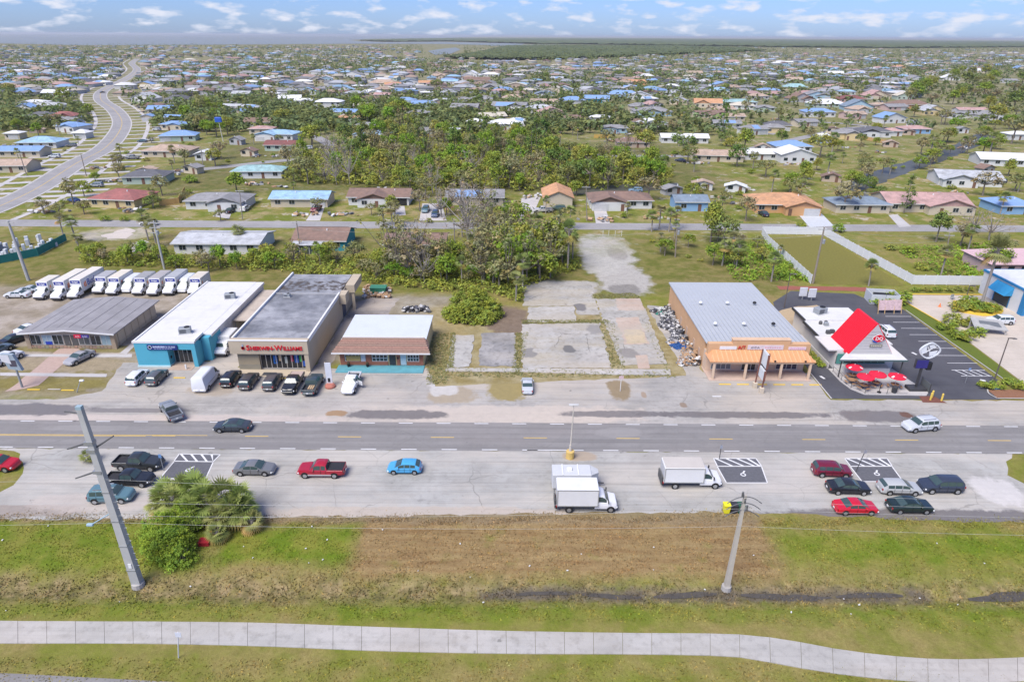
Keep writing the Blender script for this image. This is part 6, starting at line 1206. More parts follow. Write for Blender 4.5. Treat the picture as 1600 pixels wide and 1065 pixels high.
post_sign('white sign on a thin post beside the sidewalk', P(279, 1027), 3.0, M((.6, .6, .62), .5), (.5, .5, M((.62, .64, .7), .4)), lean=.55)
post_sign('access parking sign right of the charcoal pickup', P(256, 735), 2.4, GALV, (.35, .5, M((.15, .28, .5), .5))); post_sign('thin dark post at the corner of the middle access bay', P(1124, 716), 2.0, FRAME_D, (.32, .5, M((.3, .32, .36), .5))); post_sign('leaning dark post at the corner of the right access bay', P(1337, 737), 3.2, FRAME_D, (.3, .45, M((.3, .3, .33), .5)), lean=.5)
post_sign('small white post with red notice on the vacant lot front', P(969, 611), 2.6, WHITE, (.7, .5, M((.6, .45, .45), .5))); post_sign('white notice post by the peach shop lane', P(1508, 598), 2.6, STEEL, (.35, .4, M((.2, .3, .5), .5)))
for i, (px, py) in enumerate(((807, 370), (816, 370), (826, 371), (836, 371))): post_sign(nth(i + 1) + ' white stake from left on the grass by the back street gap', P(px + 135, py - 2), 1.5, WHITE, None, 'stake', 'post')
t = thing('drum_planter', 'stained concrete planter base with small sign, between pickups', 'sign', (-27.2, 87.8, .02)); ob('base', MB().lathe([(.75, 0), (.8, .25), (.6, .5), (.5, .55)], 14), M((.42, .16, .12), .9, .3, 2), t); ob('board', MB().box(-.55, .35, .2, .32, .5, 3.9), M((.6, .62, .66), .5, .2), t); ob('post', MB().tube((-.5, .3, 0), (-.5, .3, 4.0), .07), M((.5, .4, .25), .8), t); ob('emblem', MB().box(-.3, .05, .17, .199, .75, 1.4), BLACK, t)
t = thing('pylon_sign', 'tilted two-board pylon sign on brown posts before the shop', 'sign', (36.85, 87.3, .013)); BRN = M((.19, .08, .06), .7)
for x, y in ((.2, -.5), (-.25, 1.1)): ob('footing', MB().bbox(x - .3, x + .3, y - .3, y + .3, 0, .9, .05), M((.55, .47, .36), .9), t); ob('post', MB().tube((x, y, .8), (x + .25, y, 6.4), .11), BRN, t)
for z0, z1, dx in ((4.1, 6.3, .25), (2.1, 3.7, .12)):
    a = ob('board', MB().box(-.14, .14, -1.05, 1.2, z0, z1), M((.55, .57, .58), .4), t, (dx, .2, 0)); ob('board_face', MB().box(-.17, -.141, -.98, 1.13, z0 + .07, z1 - .07), M((.62, .66, .67), .4, .12), a); ob('board_frame', MB().box(-.16, .16, -1.12, -1.051, z0 - .05, z1 + .05), BRN, a)
t = thing('office_sign', 'torn grey roadside sign frame on a pole before the rental office', 'sign', P(35, 605)); ob('pole', MB().tube((0, 0, 0), (0, 0, 5.0), .16, .13, 8), GALV, t); ob('box', MB().hexa([(-.9, -.25, 3.2), (1.0, -.25, 2.9), (1.0, .25, 2.9), (-.9, .25, 3.2), (-1.5, -.25, 5.6), (.3, -.25, 5.5), (.3, .25, 5.5), (-1.5, .25, 5.6)]), M((.3, .36, .4), .6), t); ob('face', MB().hexa([(-1.45, -.3, 4.4), (-.2, -.3, 4.0), (-.2, -.26, 4.0), (-1.45, -.26, 4.4), (-1.7, -.3, 5.5), (-.3, -.3, 5.45), (-.3, -.26, 5.45), (-1.7, -.26, 5.5)]), M((.6, .6, .62), .5), t); ob('dark_hole', MB().box(-.5, .5, -.28, -.251, 3.6, 4.6), M((.08, .07, .09), .7), t)
t = thing('street_light', 'low white-headed lamp fallen over at the lane edge', 'lamp', P(120, 613)); ob('pole', MB().tube((0, 0, 0), (.8, .3, 1.8), .06), GALV, t); ob('head', MB().bbox(.7, 1.3, .15, .5, 1.75, 1.95, .05), WHITE, t)
for i, (px, m_, lab) in enumerate(((1134, (.75, .68, .03), 'bright yellow bin at the verge edge'), (1145, (.04, .04, .045), 'black bin between the yellow and green ones'), (1156, (.03, .1, .06), 'dark green bin beside the curved-arm pole'))):
    t = thing('wheelie_bin', lab, 'bin', P(px, 800), 0, 'bins at the verge'); ob('body', MB().hexa([(-.28, -.3, .08), (.28, -.3, .08), (.28, .3, .08), (-.28, .3, .08), (-.36, -.38, 1.1), (.36, -.38, 1.1), (.36, .38, 1.1), (-.36, .38, 1.1)]), M(m_, .5), t); ob('lid', MB().bbox(-.38, .38, -.42, .4, 1.1, 1.2, .018), M(m_, .5), t)
    for x in (-.3, .3): ob('wheel', MB().lathe([(.1, -.03), (.1, .03)], 10, (x, .34, .1), 'Y'), BLACK, t)
def lamp_post(lab, px, py, h, lean=(0, 0)):
    t = thing('lamp_post', lab, 'lamp', P(px, py)); ob('pole', MB().tube((0, 0, 0), (lean[0], lean[1], h), .1, .07, 8), M((.12, .1, .09), .6), t); ob('arm', MB().box(lean[0] - .1, lean[0] + .9, -.06, .06, h - .05, h + .08), M((.12, .1, .09), .6), t); ob('lamp_head', MB().bbox(lean[0] + .6, lean[0] + 1.2, -.18, .18, h - .1, h + .02, .03), M((.15, .14, .13), .6), t)
lamp_post('dark lamp post in the planting bed at the drive-in entrance', 1552, 598, 7.5); lamp_post('dark lamp post beside the yellow-flowered shrub near the shop', 1225, 481, 7.0); lamp_post('dark lamp post at the car wash island', 1508, 470, 3.2)
# menu boards at the drive-in lane, vacuum canopy, chair, cone
for i, (px, py) in enumerate(((1253, 468), (1267, 470))):
    t = thing('menu_board', ('left', 'right')[i] + ' white menu board behind the drive-in', 'sign', P(px, py)); ob('board', MB().bbox(-.75, .75, -.12, .12, .8, 2.6, .03), M((.62, .63, .65), .5), t); ob('post', MB().box(-.1, .1, -.08, .08, 0, .8), STEEL, t)
t = thing('tilted_canopy', 'collapsed pale concrete canopy tilted beside the round hedge', 'canopy', P(1540, 518), 0, None, .72); 
ob('slab', MB().hexa([(-4.2, -1.5, 1.6), (3.6, -2.6, 1.2), (3.9, 1.2, 2.4), (-3.4, 2.2, 2.9), (-4.2, -1.5, 1.8), (3.6, -2.6, 1.4), (3.9, 1.2, 2.6), (-3.4, 2.2, 3.1)]), M((.36, .355, .34), .85, .3), t); ob('opening', MB().hexa([(-2.4, -.7, 1.98), (2.6, -1.5, 1.72), (2.6, .3, 2.32), (-1.9, 1.0, 2.66), (-2.4, -.7, 2.02), (2.6, -1.5, 1.76), (2.6, .3, 2.36), (-1.9, 1.0, 2.70)]), M((.14, .15, .16), .7), t)
for x, y, z in ((-3.8, -1.2, 1.7), (3.3, -2.2, 1.3), (3.5, .9, 2.3), (-3.1, 1.9, 2.8)): ob('leg', MB().box(x - .12, x + .12, y - .12, y + .12, 0, z), M((.45, .43, .4), .8), t)
t = thing('traffic_cone', 'orange and white cone on the car wash apron', 'cone', P(1468, 479)); ob('cone', MB().lathe([(.22, .04), (.05, .75)], 10), ORANGE, t); ob('base', MB().box(-.28, .28, -.28, .28, 0, .04), ORANGE, t)
t = thing('garden_chair', 'light garden chair standing on the car wash apron', 'chair', P(1488, 468)); ob('seat', MB().box(-.3, .3, -.3, .3, .42, .48), GALV, t); ob('backrest', MB().box(-.3, .3, .26, .32, .5, 1.05), GALV, t)
for x in (-.27, .27):
    for y in (-.27, .27): ob('leg', MB().tube((x, y, 0), (x, y, .42), .03), GALV, t)
# salvage yard at the left edge
for i in range(9):
    px, py = 6 + (i % 5) * 19, 403 - (i // 5) * 12 - (i % 5) * 4.2; t = thing('salvage_bin', nth(i + 1) + ' white appliance stack from left in the salvage yard', 'appliances', P(px, py), i * .3, 'appliances in the salvage yard')
    for k in range(3): ob('appliance', MB().bbox(-.9 + k * .75, -.25 + k * .75, -.4, .4, 0, 1.0 + .6 * ((i + k) % 3), .05), M((.58, .6, .62), .6, .1), t)
t = thing('loader', 'dark metal scrap crane leaning at the left edge', 'crane', P(8, 400)); ob('boom', MB().tube((-2, 0, 0), (-4, 0, 8), .5, .3), M((.08, .1, .12), .6), t); ob('cab', MB().bbox(-3.4, -.6, -1.2, 1.2, .6, 2.8, .15), M((.2, .22, .25), .5), t); ob('track', MB().bbox(-4, .5, -1.4, 1.4, 0, .6, .2), BLACK, t)
# --- loose rubble heaped along the shop wall
g = MB(); dm = [M(c, .8, .2, 3) for c in ((.55, .54, .52), (.05, .05, .055), (.16, .16, .17), (.34, .22, .13), (.03, .09, .25), (.45, .3, .18), (.28, .27, .26), (.03, .2, .15), (.10, .10, .12))]
dr = random.Random(5)
for k in range(1500):
    y = dr.uniform(95.5, 119); f = max(0, 1 - abs(dr.gauss(0, .5))); wd = 3.4 if y < 115 else 4.2; off = dr.random(); x = 30.2 - off * wd * (.75 + .25 * math.sin(y * .8)); hgt = 1.5 * (1 - off) * (.6 + .4 * math.sin(y * 1.1) ** 2)
    c = Vector((x, y, dr.uniform(0, 1) * hgt + .1)); a = dr.uniform(.08, .42), dr.uniform(.05, .3), dr.uniform(.02, .14); rot = Matrix.Rotation(dr.uniform(0, 6.3), 3, 'Z') @ Matrix.Rotation(dr.uniform(-.9, .9), 3, 'X')
    mi = dr.choice([0, 1, 2, 1, 2, 8, 6, 0, 1]) if y > 104 else dr.choice([3, 5, 3, 5, 2, 0, 4 if y > 101 else 3, 6, 1])
    if y > 116 and dr.random() < .35: mi = dr.choice([7, 0, 0])
    if 101.5 < y < 103.5 and off > .5: mi = 4
    g.hexa([c + rot @ Vector((sx * a[0], sy * a[1], sz * a[2])) for sz in (-1, 1) for sx, sy in ((-1, -1), (1, -1), (1, 1), (-1, 1))], mi)
o = ob('debris_pile', g, dm, kind='stuff'); o['label'] = 'long heap of mixed storm debris along the peach shop wall'; o['category'] = 'debris'
g = MB()
for k in range(260):
    a = dr.random(); p = P(630 + 40 * dr.random(), 482 + 6 * dr.random()) if a < .45 else P(568 + 42 * dr.random(), 450 + 16 * dr.random()); c = Vector((p.x, p.y, dr.uniform(.05, .7))); q = dr.uniform(.1, .4), dr.uniform(.1, .35), dr.uniform(.03, .2); rot = Matrix.Rotation(dr.uniform(0, 6.3), 3, 'Z') @ Matrix.Rotation(dr.uniform(-.6, .6), 3, 'X')
    g.hexa([c + rot @ Vector((sx * q[0], sy * q[1], sz * q[2])) for sz in (-1, 1) for sx, sy in ((-1, -1), (1, -1), (1, 1), (-1, 1))], dr.choice([1, 2, 8, 0, 1]) if a < .45 else dr.choice([3, 5, 0, 5, 3]))
o = ob('debris_scatter', g, dm, kind='stuff'); o['label'] = 'scattered rubbish behind the paint store and brick shop'; o['category'] = 'debris'
t = thing('skip', 'green dumpster among rubbish behind the paint store', 'dumpster', P(592, 458)); ob('bin', MB().hexa([(-1.4, -.9, .1), (1.4, -.9, .1), (1.4, .9, .1), (-1.4, .9, .1), (-1.6, -1, 1.4), (1.6, -1, 1.4), (1.6, 1, 1.4), (-1.6, 1, 1.4)]), M((.03, .16, .10), .7), t); ob('rim', MB().box(-1.65, 1.65, -1.05, 1.05, 1.401, 1.48), M((.05, .2, .13), .7), t)
for i, (px, py) in enumerate(((538, 478), (542, 474))):
    t = thing('pallet_stack', ('near', 'far')[i] + ' stack of tan boxes by the paint store loading door', 'boxes', P(px, py))
    for k in range(3): ob('box', MB().bbox(-.7, .7, -.5, .5, k * .6, k * .6 + .56, .03), M((.48, .33, .2), .9), t, rot=(0, 0, k * .15))
t = thing('red_box', 'dark red box lying under the palm thicket', 'box', P(321, 850)); ob('panel', MB().bbox(-.55, .55, -.4, .4, 0, .5, .04), M((.33, .02, .03), .5), t); ob('lid', MB().box(-.58, .58, -.43, .43, .5, .56), M((.33, .02, .03), .5), t)
# ================================================================= VEGETATION
def leaf_mat(name, cols, tr=.25):
    m = bpy.data.materials.new(name); t = NT(m); at = t.n('ShaderNodeAttribute', attribute_name='tint'); oi = t.n('ShaderNodeObjectInfo')
    c = t.mix(t.ramp(oi.outputs['Random'], 0, .55), cols[0], cols[1]); c = t.mix(t.ramp(oi.outputs['Random'], .55, 1), c, cols[2])
    c = t.mix(1.0, c, at.outputs['Color'], 'MULTIPLY')
    d = t.n('ShaderNodeBsdfDiffuse'); t.put(d.inputs[0], c); q = t.n('ShaderNodeBsdfTranslucent'); t.put(q.inputs[0], c); x = t.n('ShaderNodeMixShader'); x.inputs[0].default_value = tr
    t.l(d.outputs[0], x.inputs[1]); t.l(q.outputs[0], x.inputs[2]); t.l(x.outputs[0], t.out.inputs[0]); return m
L_BROAD = leaf_mat('broad_leaves', ((.215, .33, .055), (.28, .35, .07), (.34, .345, .095)), .3)
L_DARK = leaf_mat('dark_leaves', ((.155, .25, .065), (.195, .265, .08), (.24, .27, .10)), .3)
L_OLIVE = leaf_mat('olive_leaves', ((.26, .28, .12), (.30, .295, .145), (.31, .27, .175)), .3)
L_PALM = leaf_mat('palm_leaves', ((.24, .31, .09), (.29, .33, .11), (.34, .31, .14)), .3)
L_BRIGHT = leaf_mat('bright_leaves', ((.20, .36, .05), (.24, .36, .055), (.30, .36, .075)), .3)
L_DEAD = leaf_mat('dead_leaves', ((.31, .25, .19), (.34, .285, .22), (.28, .245, .21)), .1)
BARK = M((.20, .17, .14), .95, .25, 2); BARKG = M((.30, .27, .24), .95, .2, 2)
def leaves(cen, rad, n, size, g, up=1.1):
    """n rhombic leaves round each clump centre; one tint per clump"""
    cen = np.asarray(cen, float); rad = np.asarray(rad, float).reshape(-1, 1); K = len(cen)
    c = np.repeat(cen, n, 0); r = np.repeat(rad, n, 0); d = g.normal(size=(K * n, 3)); d /= np.linalg.norm(d, axis=1, keepdims=True)
    p = c + d * r * (g.random((K * n, 1)) ** .45) * np.array([1, 1, .75])
    nr = d * .7 + g.normal(size=(K * n, 3)) * .5 + np.array([0, 0, up]); nr /= np.linalg.norm(nr, axis=1, keepdims=True)
    a = np.cross(nr, g.normal(size=(K * n, 3))); a /= np.linalg.norm(a, axis=1, keepdims=True); b = np.cross(nr, a)
    s = (size * (.6 + .8 * g.random((K * n, 1))))
    V = np.stack([p - a * s, p - b * s * .55, p + a * s, p + b * s * .55], 1).reshape(-1, 3); Q = np.arange(len(V)).reshape(-1, 4)
    hue = np.repeat(g.normal(1, .16, (K, 1)), n, 0) * g.normal(1, .12, (K * n, 1)); yel = np.repeat(g.random((K, 1)), n, 0)
    tn = np.concatenate([hue * (.92 + .28 * yel), hue, hue * (1.05 - .3 * yel), np.ones_like(hue)], 1).clip(.3, 2); return V, Q, np.repeat(tn, 4, 0)
def limbs(h, cen, g, r0, n=7, fork=.45):
    m = MB(); m.tube((0, 0, -.2), (g.normal() * .15, g.normal() * .15, h * fork), r0, r0 * .7, 6); b = Vector((0, 0, h * fork * .97))
    for c in [cen[i] for i in g.choice(len(cen), min(n, len(cen)), False)]:
        md = b.lerp(Vector(c), .5) + Vector((g.normal() * .3, g.normal() * .3, -.3)); m.tube(b, md, r0 * .55, r0 * .35, 5); m.tube(md, c, r0 * .35, r0 * .1, 4)
    return m
VAR = {}
def make_var(kind, seed):
    g = np.random.default_rng(seed); h = 8.0
    if kind in ('broad', 'dark', 'bright', 'olive'):
        n = {'olive': 26}.get(kind, 40); th = g.random(n) * 6.28; ph = np.arccos(1 - 1.25 * g.random(n)); rr = .55 + .45 * g.random(n) ** .5
        cen = np.stack([3.6 * rr * np.sin(ph) * np.cos(th), 3.6 * rr * np.sin(ph) * np.sin(th), 4.6 + 2.9 * rr * np.cos(ph)], 1); cen[:, :2] *= 1 + .25 * g.normal(size=(1, 2))
        V, Q, T = leaves(cen, g.uniform(.8, 1.5, n), 26 if kind != 'olive' else 20, .36, g); lm = limbs(h, cen, g, .28)
    elif kind == 'airy':
        n = 22; cen = np.stack([g.normal(0, 2.0, n), g.normal(0, 2.0, n), g.uniform(3.5, 10.5, n)], 1); V, Q, T = leaves(cen, g.uniform(.6, 1.3, n), 18, .33, g); lm = limbs(9, cen, g, .22, 16, .3)
    elif kind == 'pine':
        n = 34; z = g.uniform(2.5, 14, n); r = (1 - (z - 2.5) / 13) * 2.6 + .35; th = g.random(n) * 6.28; cen = np.stack([r * np.cos(th) * g.random(n) ** .5, r * np.sin(th) * g.random(n) ** .5, z], 1); V, Q, T = leaves(cen, g.uniform(.6, 1.2, n), 20, .34, g, .7); lm = MB().tube((0, 0, -.2), (0, 0, 14), .25, .05, 6)
        for c in cen[::3]: lm.tube((0, 0, c[2] - .5), tuple(c), .08, .03, 4)
    elif kind == 'bush':
        n = 16; th = g.random(n) * 6.28; r = g.random(n) ** .5 * 1.5; cen = np.stack([r * np.cos(th), r * np.sin(th), .5 + g.random(n) * 1.1 * (1.2 - r / 2)], 1); V, Q, T = leaves(cen, g.uniform(.4, .75, n), 22, .22, g); lm = limbs(1.6, cen, g, .08, 6, .3)
    elif kind == 'bare':
        n = 20; cen = np.stack([g.normal(0, 2.4, n), g.normal(0, 2.4, n), g.uniform(4, 9, n)], 1); V, Q, T = leaves(cen, g.uniform(.5, 1.0, n), 7, .22, g); lm = limbs(8, cen, g, .25, 20, .32)
        for c in cen:
            for _ in range(4): lm.tube(tuple(c), tuple(c + g.normal(0, .8, 3) + np.array([0, 0, .4])), .04, .012, 3)
    elif kind in ('palm', 'palmlow'):
        lm = MB(); H = 6.0 if kind == 'palm' else 1.7; bx, by = g.normal(0, .25, 2); lm.tube((0, 0, -.2), (bx * .4, by * .4, H * .5), .22, .2, 7); lm.tube((bx * .4, by * .4, H * .5), (bx, by, H), .2, .19, 7)
        vs, ts = [], []
        for k in range(34):
            a = g.random() * 6.28; e = g.uniform(-.75, 1.35); out = np.array([math.cos(a) * math.cos(e), math.sin(a) * math.cos(e), math.sin(e)]); st = np.array([bx, by, H + .1]); tip = st + out * g.uniform(.8, 1.15); tin = (1.0 + g.normal(0, .15)) if e > -.35 else .9; brown = e < -.5
            sd = np.cross(out, [0, 0, 1.0]); sd /= np.linalg.norm(sd) + 1e-6; upv = np.cross(sd, out)
            for q in np.linspace(-1.15, 1.15, 9):
                dr_ = out * math.cos(q) + sd * math.sin(q); e1 = tip + dr_ * .75 - np.array([0, 0, .10]); e2 = tip + dr_ * 1.35 - np.array([0, 0, .22 + .16 * abs(q)]); wd = np.cross(dr_, upv) * .085
                vs += [tip - wd * .4, e1 - wd, e1 + wd, tip + wd * .4, e1 - wd, e2, e2 + upv * .01, e1 + wd]; c = (1.9, 1.25, 1.3) if brown else (1, 1, 1); v_ = tin * g.normal(1, .08); ts += [(c[0] * v_, c[1] * v_, c[2] * v_, 1)] * 8
            lm.tube(tuple(st), tuple(tip), .03, .02, 3)
        V = np.array(vs); Q = np.arange(len(V)).reshape(-1, 4); T = np.array(ts)
    me = np_mesh('crown', V, Q, T); lme = lm.mesh('trunk'); return me, lme
MATS = {'broad': L_BROAD, 'dark': L_DARK, 'bright': L_BRIGHT, 'olive': L_OLIVE, 'airy': L_OLIVE, 'pine': L_DARK, 'bush': L_BROAD, 'bare': L_DEAD, 'palm': L_PALM, 'palmlow': leaf_mat('clump_palm_leaves', ((.32, .40, .11), (.36, .39, .13), (.42, .38, .17)), .35)}
NAME = {'broad': ('broadleaf_tree', 'tree', 'green leafy tree'), 'dark': ('dark_tree', 'tree', 'dark green tree'), 'bright': ('leafy_tree', 'tree', 'bright green tree'), 'olive': ('olive_tree', 'tree', 'olive-brown tree'), 'airy': ('sparse_tree', 'tree', 'tall sparse tree'), 'pine': ('pine_tree', 'tree', 'tall feathery pine'), 'bush': ('shrub', 'shrub', 'green shrub'), 'bare': ('bare_tree', 'tree', 'bare storm-stripped tree'), 'palm': ('palm_tree', 'palm', 'fan palm'), 'palmlow': ('palm_tree', 'palm', 'low fan palm')}
for kd, n in (('broad', 5), ('dark', 3), ('bright', 3), ('olive', 3), ('airy', 5), ('pine', 3), ('bush', 4), ('bare', 4), ('palm', 5), ('palmlow', 4)):
    VAR[kd] = [make_var(kd, 100 + i * 13 + len(kd)) for i in range(n)]
    for a, b in VAR[kd]: a.materials.append(MATS[kd]); b.materials.append(BARK if kd not in ('bare', 'palm', 'palmlow') else BARKG)
tr_ = random.Random(3); TREES = []
def tree(kd, x, y, s, zs=1.0, where=None, z=0.0):
    nm, cat, ds = NAME[kd]; cr, lm = tr_.choice(VAR[kd]); t = thing(nm, '', cat, (x, y, z), tr_.uniform(0, 6.28)); t.scale = (s, s, s * zs)
    ob('crown', cr, MATS[kd], t); ob('trunk', lm, lm.materials[0], t); t['_k'] = kd; t['_where'] = where or ''
    TREES.append(t); return t
def treepx(kd, px, py, s, zs=1.0, where=None): p = P(px, py); return tree(kd, p.x, p.y, s, zs, where)
def inpoly(x, y, pl):
    r = False
    for (a, b), (c, d) in zip(pl, pl[1:] + pl[:1]):
        if (b > y) != (d > y) and x < (c - a) * (y - b) / (d - b) + a: r = not r
    return r
def scatter(poly, n, kinds, s0, s1, where, sep=2.0, house_gap=2.5, zs=(.9, 1.15)):
    xs_ = [p[0] for p in poly]; ys_ = [p[1] for p in poly]; pts = []; k = 0
    for _ in range(n * 25):
        px, py = tr_.uniform(min(xs_), max(xs_)), tr_.uniform(min(ys_), max(ys_))
        if not inpoly(px, py, poly): continue
        p = P(px, py)
        if not free(p.x, p.y, house_gap) or any((p.x - a) ** 2 + (p.y - b) ** 2 < sep * sep for a, b in pts) or abs(p.y - 181.5) < 4.5 or not offroad(p.x, p.y, 13): continue
        pts.append((p.x, p.y)); tree(tr_.choice(kinds), p.x, p.y, tr_.uniform(s0, s1), tr_.uniform(*zs), where); k += 1
        if k >= n: break
# band behind the shops
scatter([(125, 400), (260, 398), (420, 402), (440, 420), (330, 425), (140, 412)], 26, ['broad', 'broad', 'bright', 'olive', 'bush'], .38, .62, 'scrub band behind the rental trucks', 3.2)
scatter([(420, 400), (560, 405), (700, 405), (820, 420), (800, 440), (690, 445), (570, 440), (560, 420), (430, 418)], 44, ['broad', 'bright', 'olive', 'bush', 'airy', 'palm'], .38, .66, 'scrub behind the paint store and brick shop', 3.0)
scatter([(600, 400), (690, 372), (790, 368), (850, 385), (900, 400), (905, 422), (825, 448), (815, 470), (775, 455), (690, 448), (610, 440)], 58, ['palm', 'bare', 'airy', 'airy', 'broad', 'olive', 'bright'], .6, 1.1, 'thicket left of the gravel track', 2.6, 2.5, (1.0, 1.5))
for px, py, s in ((770, 446, .85), (762, 425, .8), (806, 470, .8), (850, 415, .95), (838, 405, .8), (873, 405, .9), (692, 428, .7), (655, 395, .75), (1128, 415, .9), (1150, 418, .95), (1143, 400, .8), (1205, 440, .85), (1357, 447, .75), (600, 352, .8), (614, 358, .9), (618, 350, .85), (1018, 362, .9), (1030, 358, .95), (1045, 362, .95), (1055, 357, .85), (875, 362, .9), (890, 358, .8), (180, 268, .95), (187, 262, .9), (100, 372, .8), (120, 380, .9), (125, 395, .75), (232, 375, 1.0), (245, 385, .9), (375, 388, .9), (1240, 322, .9), (1248, 318, .9), (1590, 300, .8), (1320, 210, 1.0), (1280, 215, .9), (1160, 222, 1.0), (1562, 335, .9), (1380, 200, .9)): treepx('palm', px, py, s, tr_.uniform(.8, 1.15), 'palms standing singly')
scatter([(1015, 372), (1190, 372), (1250, 436), (1190, 440), (1100, 410), (1010, 395)], 24, ['broad', 'bush', 'bush', 'palm', 'olive'], .35, .65, 'scrub behind the peach shop', 3.2)
for kd, px, py, s, zs in (('broad', 1110, 378, .95, 1.4), ('dark', 1130, 384, .8, 1.3), ('olive', 1165, 345, .8, 1.2), ('dark', 1462, 378, .85, 1.2), ('olive', 1500, 385, .8, 1.0), ('bare', 1545, 375, 1.0, .8), ('bare', 1520, 365, .9, .8), ('broad', 1548, 425, .8, 1.0), ('palm', 1470, 430, .9, 1.0), ('palm', 1512, 392, .9, 1), ('bush', 1420, 395, 1.1, 1), ('bush', 1390, 390, 1, .8), ('bush', 1440, 420, 1.1, .8), ('olive', 1565, 405, .7, 1), ('olive', 1318, 332, .95, 1.3), ('dark', 1352, 300, .6, 1.2), ('dark', 1372, 315, .55, 1.2), ('pine', 1412, 333, .85, 1.0), ('bush', 1311, 362, 1.2, 1.1), ('bush', 1251, 355, .9, 1.2), ('broad', 488, 232, 1.25, 1.1), ('olive', 345, 345, .5, .9), ('olive', 115, 320, .8, 1.3), ('olive', 70, 335, .6, 1), ('olive', 95, 340, .6, 1), ('olive', 132, 335, .6, .9), ('bush', 165, 345, .9, 1), ('bush', 195, 345, .8, 1), ('broad', 150, 285, .6, .8), ('dark', 240, 325, .7, .7), ('bush', 300, 285, 1.8, .8), ('broad', 1235, 300, .8, 1.1), ('broad', 1258, 290, .7, 1.2), ('bare', 1310, 310, .8, .7), ('bush', 975, 340, .8, 1.4), ('bush', 670, 348, .8, 1), ('broad', 1555, 195, 1.5, 1.1), ('olive', 1580, 225, 1.6, 1.2), ('bright', 1535, 240, 1.2, .8), ('broad', 1480, 222, 1.2, .8), ('bright', 1495, 205, 1.1, .9), ('bright', 1460, 238, .9, .8)): treepx(kd, px, py, s, zs, 'trees standing singly')
# wooded strip along the back canal
W1 = [(440, 262), (560, 215), (640, 208), (800, 215), (1000, 255), (1060, 275), (1040, 292), (880, 300), (700, 300), (640, 298), (530, 292), (445, 285)]
scatter(W1, 165, ['broad', 'broad', 'bright', 'bright', 'airy', 'olive', 'dark', 'bare'], .6, 1.1, 'wooded strip beyond the back street', 3.0, .5, (.95, 1.5))
for px, py, s in ((640, 235, .95), (655, 240, 1.0), (735, 245, 1.05), (760, 240, 1.1), (775, 250, 1.0), (838, 240, 1.15), (850, 250, 1.2), (830, 262, 1.1), (635, 285, .9)): treepx('pine', px, py, s, 1.1, 'wooded strip beyond the back street')
scatter([(660, 290), (760, 310), (800, 370), (740, 385), (690, 360), (665, 320)], 12, ['bare', 'airy', 'bare', 'olive'], .8, 1.15, 'storm-stripped trees around the tarped grey house', 3.5, .5)
# grove at the right, town trees
scatter([(1418, 172), (1420, 135), (1500, 112), (1600, 130), (1600, 175), (1490, 172)], 26, ['broad', 'dark', 'olive', 'dark'], 1.3, 2.0, 'dense grove at the right', 9, 2)
scatter([(280, 170), (345, 165), (370, 200), (345, 222), (300, 210)], 14, ['broad', 'olive', 'bright'], .9, 1.3, 'grove left of the blue ball sign', 7, 2)
scatter([(540, 175), (610, 160), (650, 195), (600, 215), (545, 200)], 10, ['broad', 'dark', 'bright'], 1.1, 1.5, 'trees before the white two-storey house', 8, 2)
scatter([(0, 190), (440, 190), (440, 335), (0, 335)], 46, ['bush', 'bush', 'palm', 'olive', 'broad', 'bush'], .45, .95, 'gardens left of the wooded strip', 6, 1.2)
scatter([(1010, 190), (1600, 190), (1600, 335), (1010, 335)], 70, ['bush', 'bush', 'palm', 'olive', 'broad', 'dark', 'bush'], .5, 1.1, 'gardens right of the wooded strip', 6, 1.2)
scatter([(1318, 300), (1350, 276), (1400, 260), (1480, 236), (1540, 208), (1560, 222), (1480, 254), (1400, 280), (1345, 304)], 20, ['bush', 'broad', 'olive'], .5, .9, 'canal banks', 5, .5)
scatter([(440, 302), (1170, 305), (1170, 340), (440, 338)], 26, ['bush', 'bush', 'broad', 'palm', 'olive'], .4, .8, 'front gardens along the back street', 5, 1.0)
scatter([(0, 120), (1600, 120), (1600, 250), (0, 250)], 110, ['broad', 'dark', 'olive', 'olive', 'palm', 'palm', 'pine', 'dark'], .8, 1.35, 'gardens of the town', 12, 3)
# clipped and planted shrubs near the drive-in
for px, py, s, kd in ((1252, 490, .7, 'bush'), (1258, 495, .6, 'bush'), (1375, 478, 1.3, 'bush'), (1390, 474, 1.5, 'bush'), (1405, 470, 1.6, 'bush'), (1540, 606, .75, 'bush'), (1555, 606, .8, 'bush'), (1583, 604, .95, 'bush'), (1500, 484, 1.3, 'bush'), (1515, 478, 1.5, 'bush'), (1530, 486, 1.4, 'bush'), (1548, 486, 1.2, 'bush'), (1482, 515, 1.2, 'bush'), (1495, 526, 1.0, 'bush'), (1508, 530, 1.1, 'bush'), (1525, 524, 1.1, 'bush'), (1490, 505, 1.3, 'bush'), (1512, 508, 1.2, 'bush')): treepx(kd, px, py, s, .8, 'planted beds of the drive-in and car wash')
for i in range(9): tree('bush', 49.6, 95.6 + i * 1.15, .5, 1.0, 'hedge beside the drive-in lane')
for i in range(10): treepx('bush', 1430 + i * 17, 455 - i * .2, .62, .9, 'row of shrubs before the white fence')
treepx('palm', 1531, 482, 1.3, 1.45, 'car wash island'); treepx('palmlow', 138, 722, .5, 1.0, 'south lot paving beside the leaning pole')
# name every tree by its kind, place and order from the left
byw = {}
for t in TREES: byw.setdefault((t['_where'], t['_k']), []).append(t)
for (wh, kd), ts in byw.items():
    ts.sort(key=lambda o: PIX(o.location)[0])
    for i, o in enumerate(ts):
        o['label'] = NAME[kd][2] + ', ' + nth(i + 1) + ' such from left, among ' + wh if len(ts) > 1 else NAME[kd][2] + ' among ' + wh; o['group'] = wh
        del o['_k']; del o['_where']
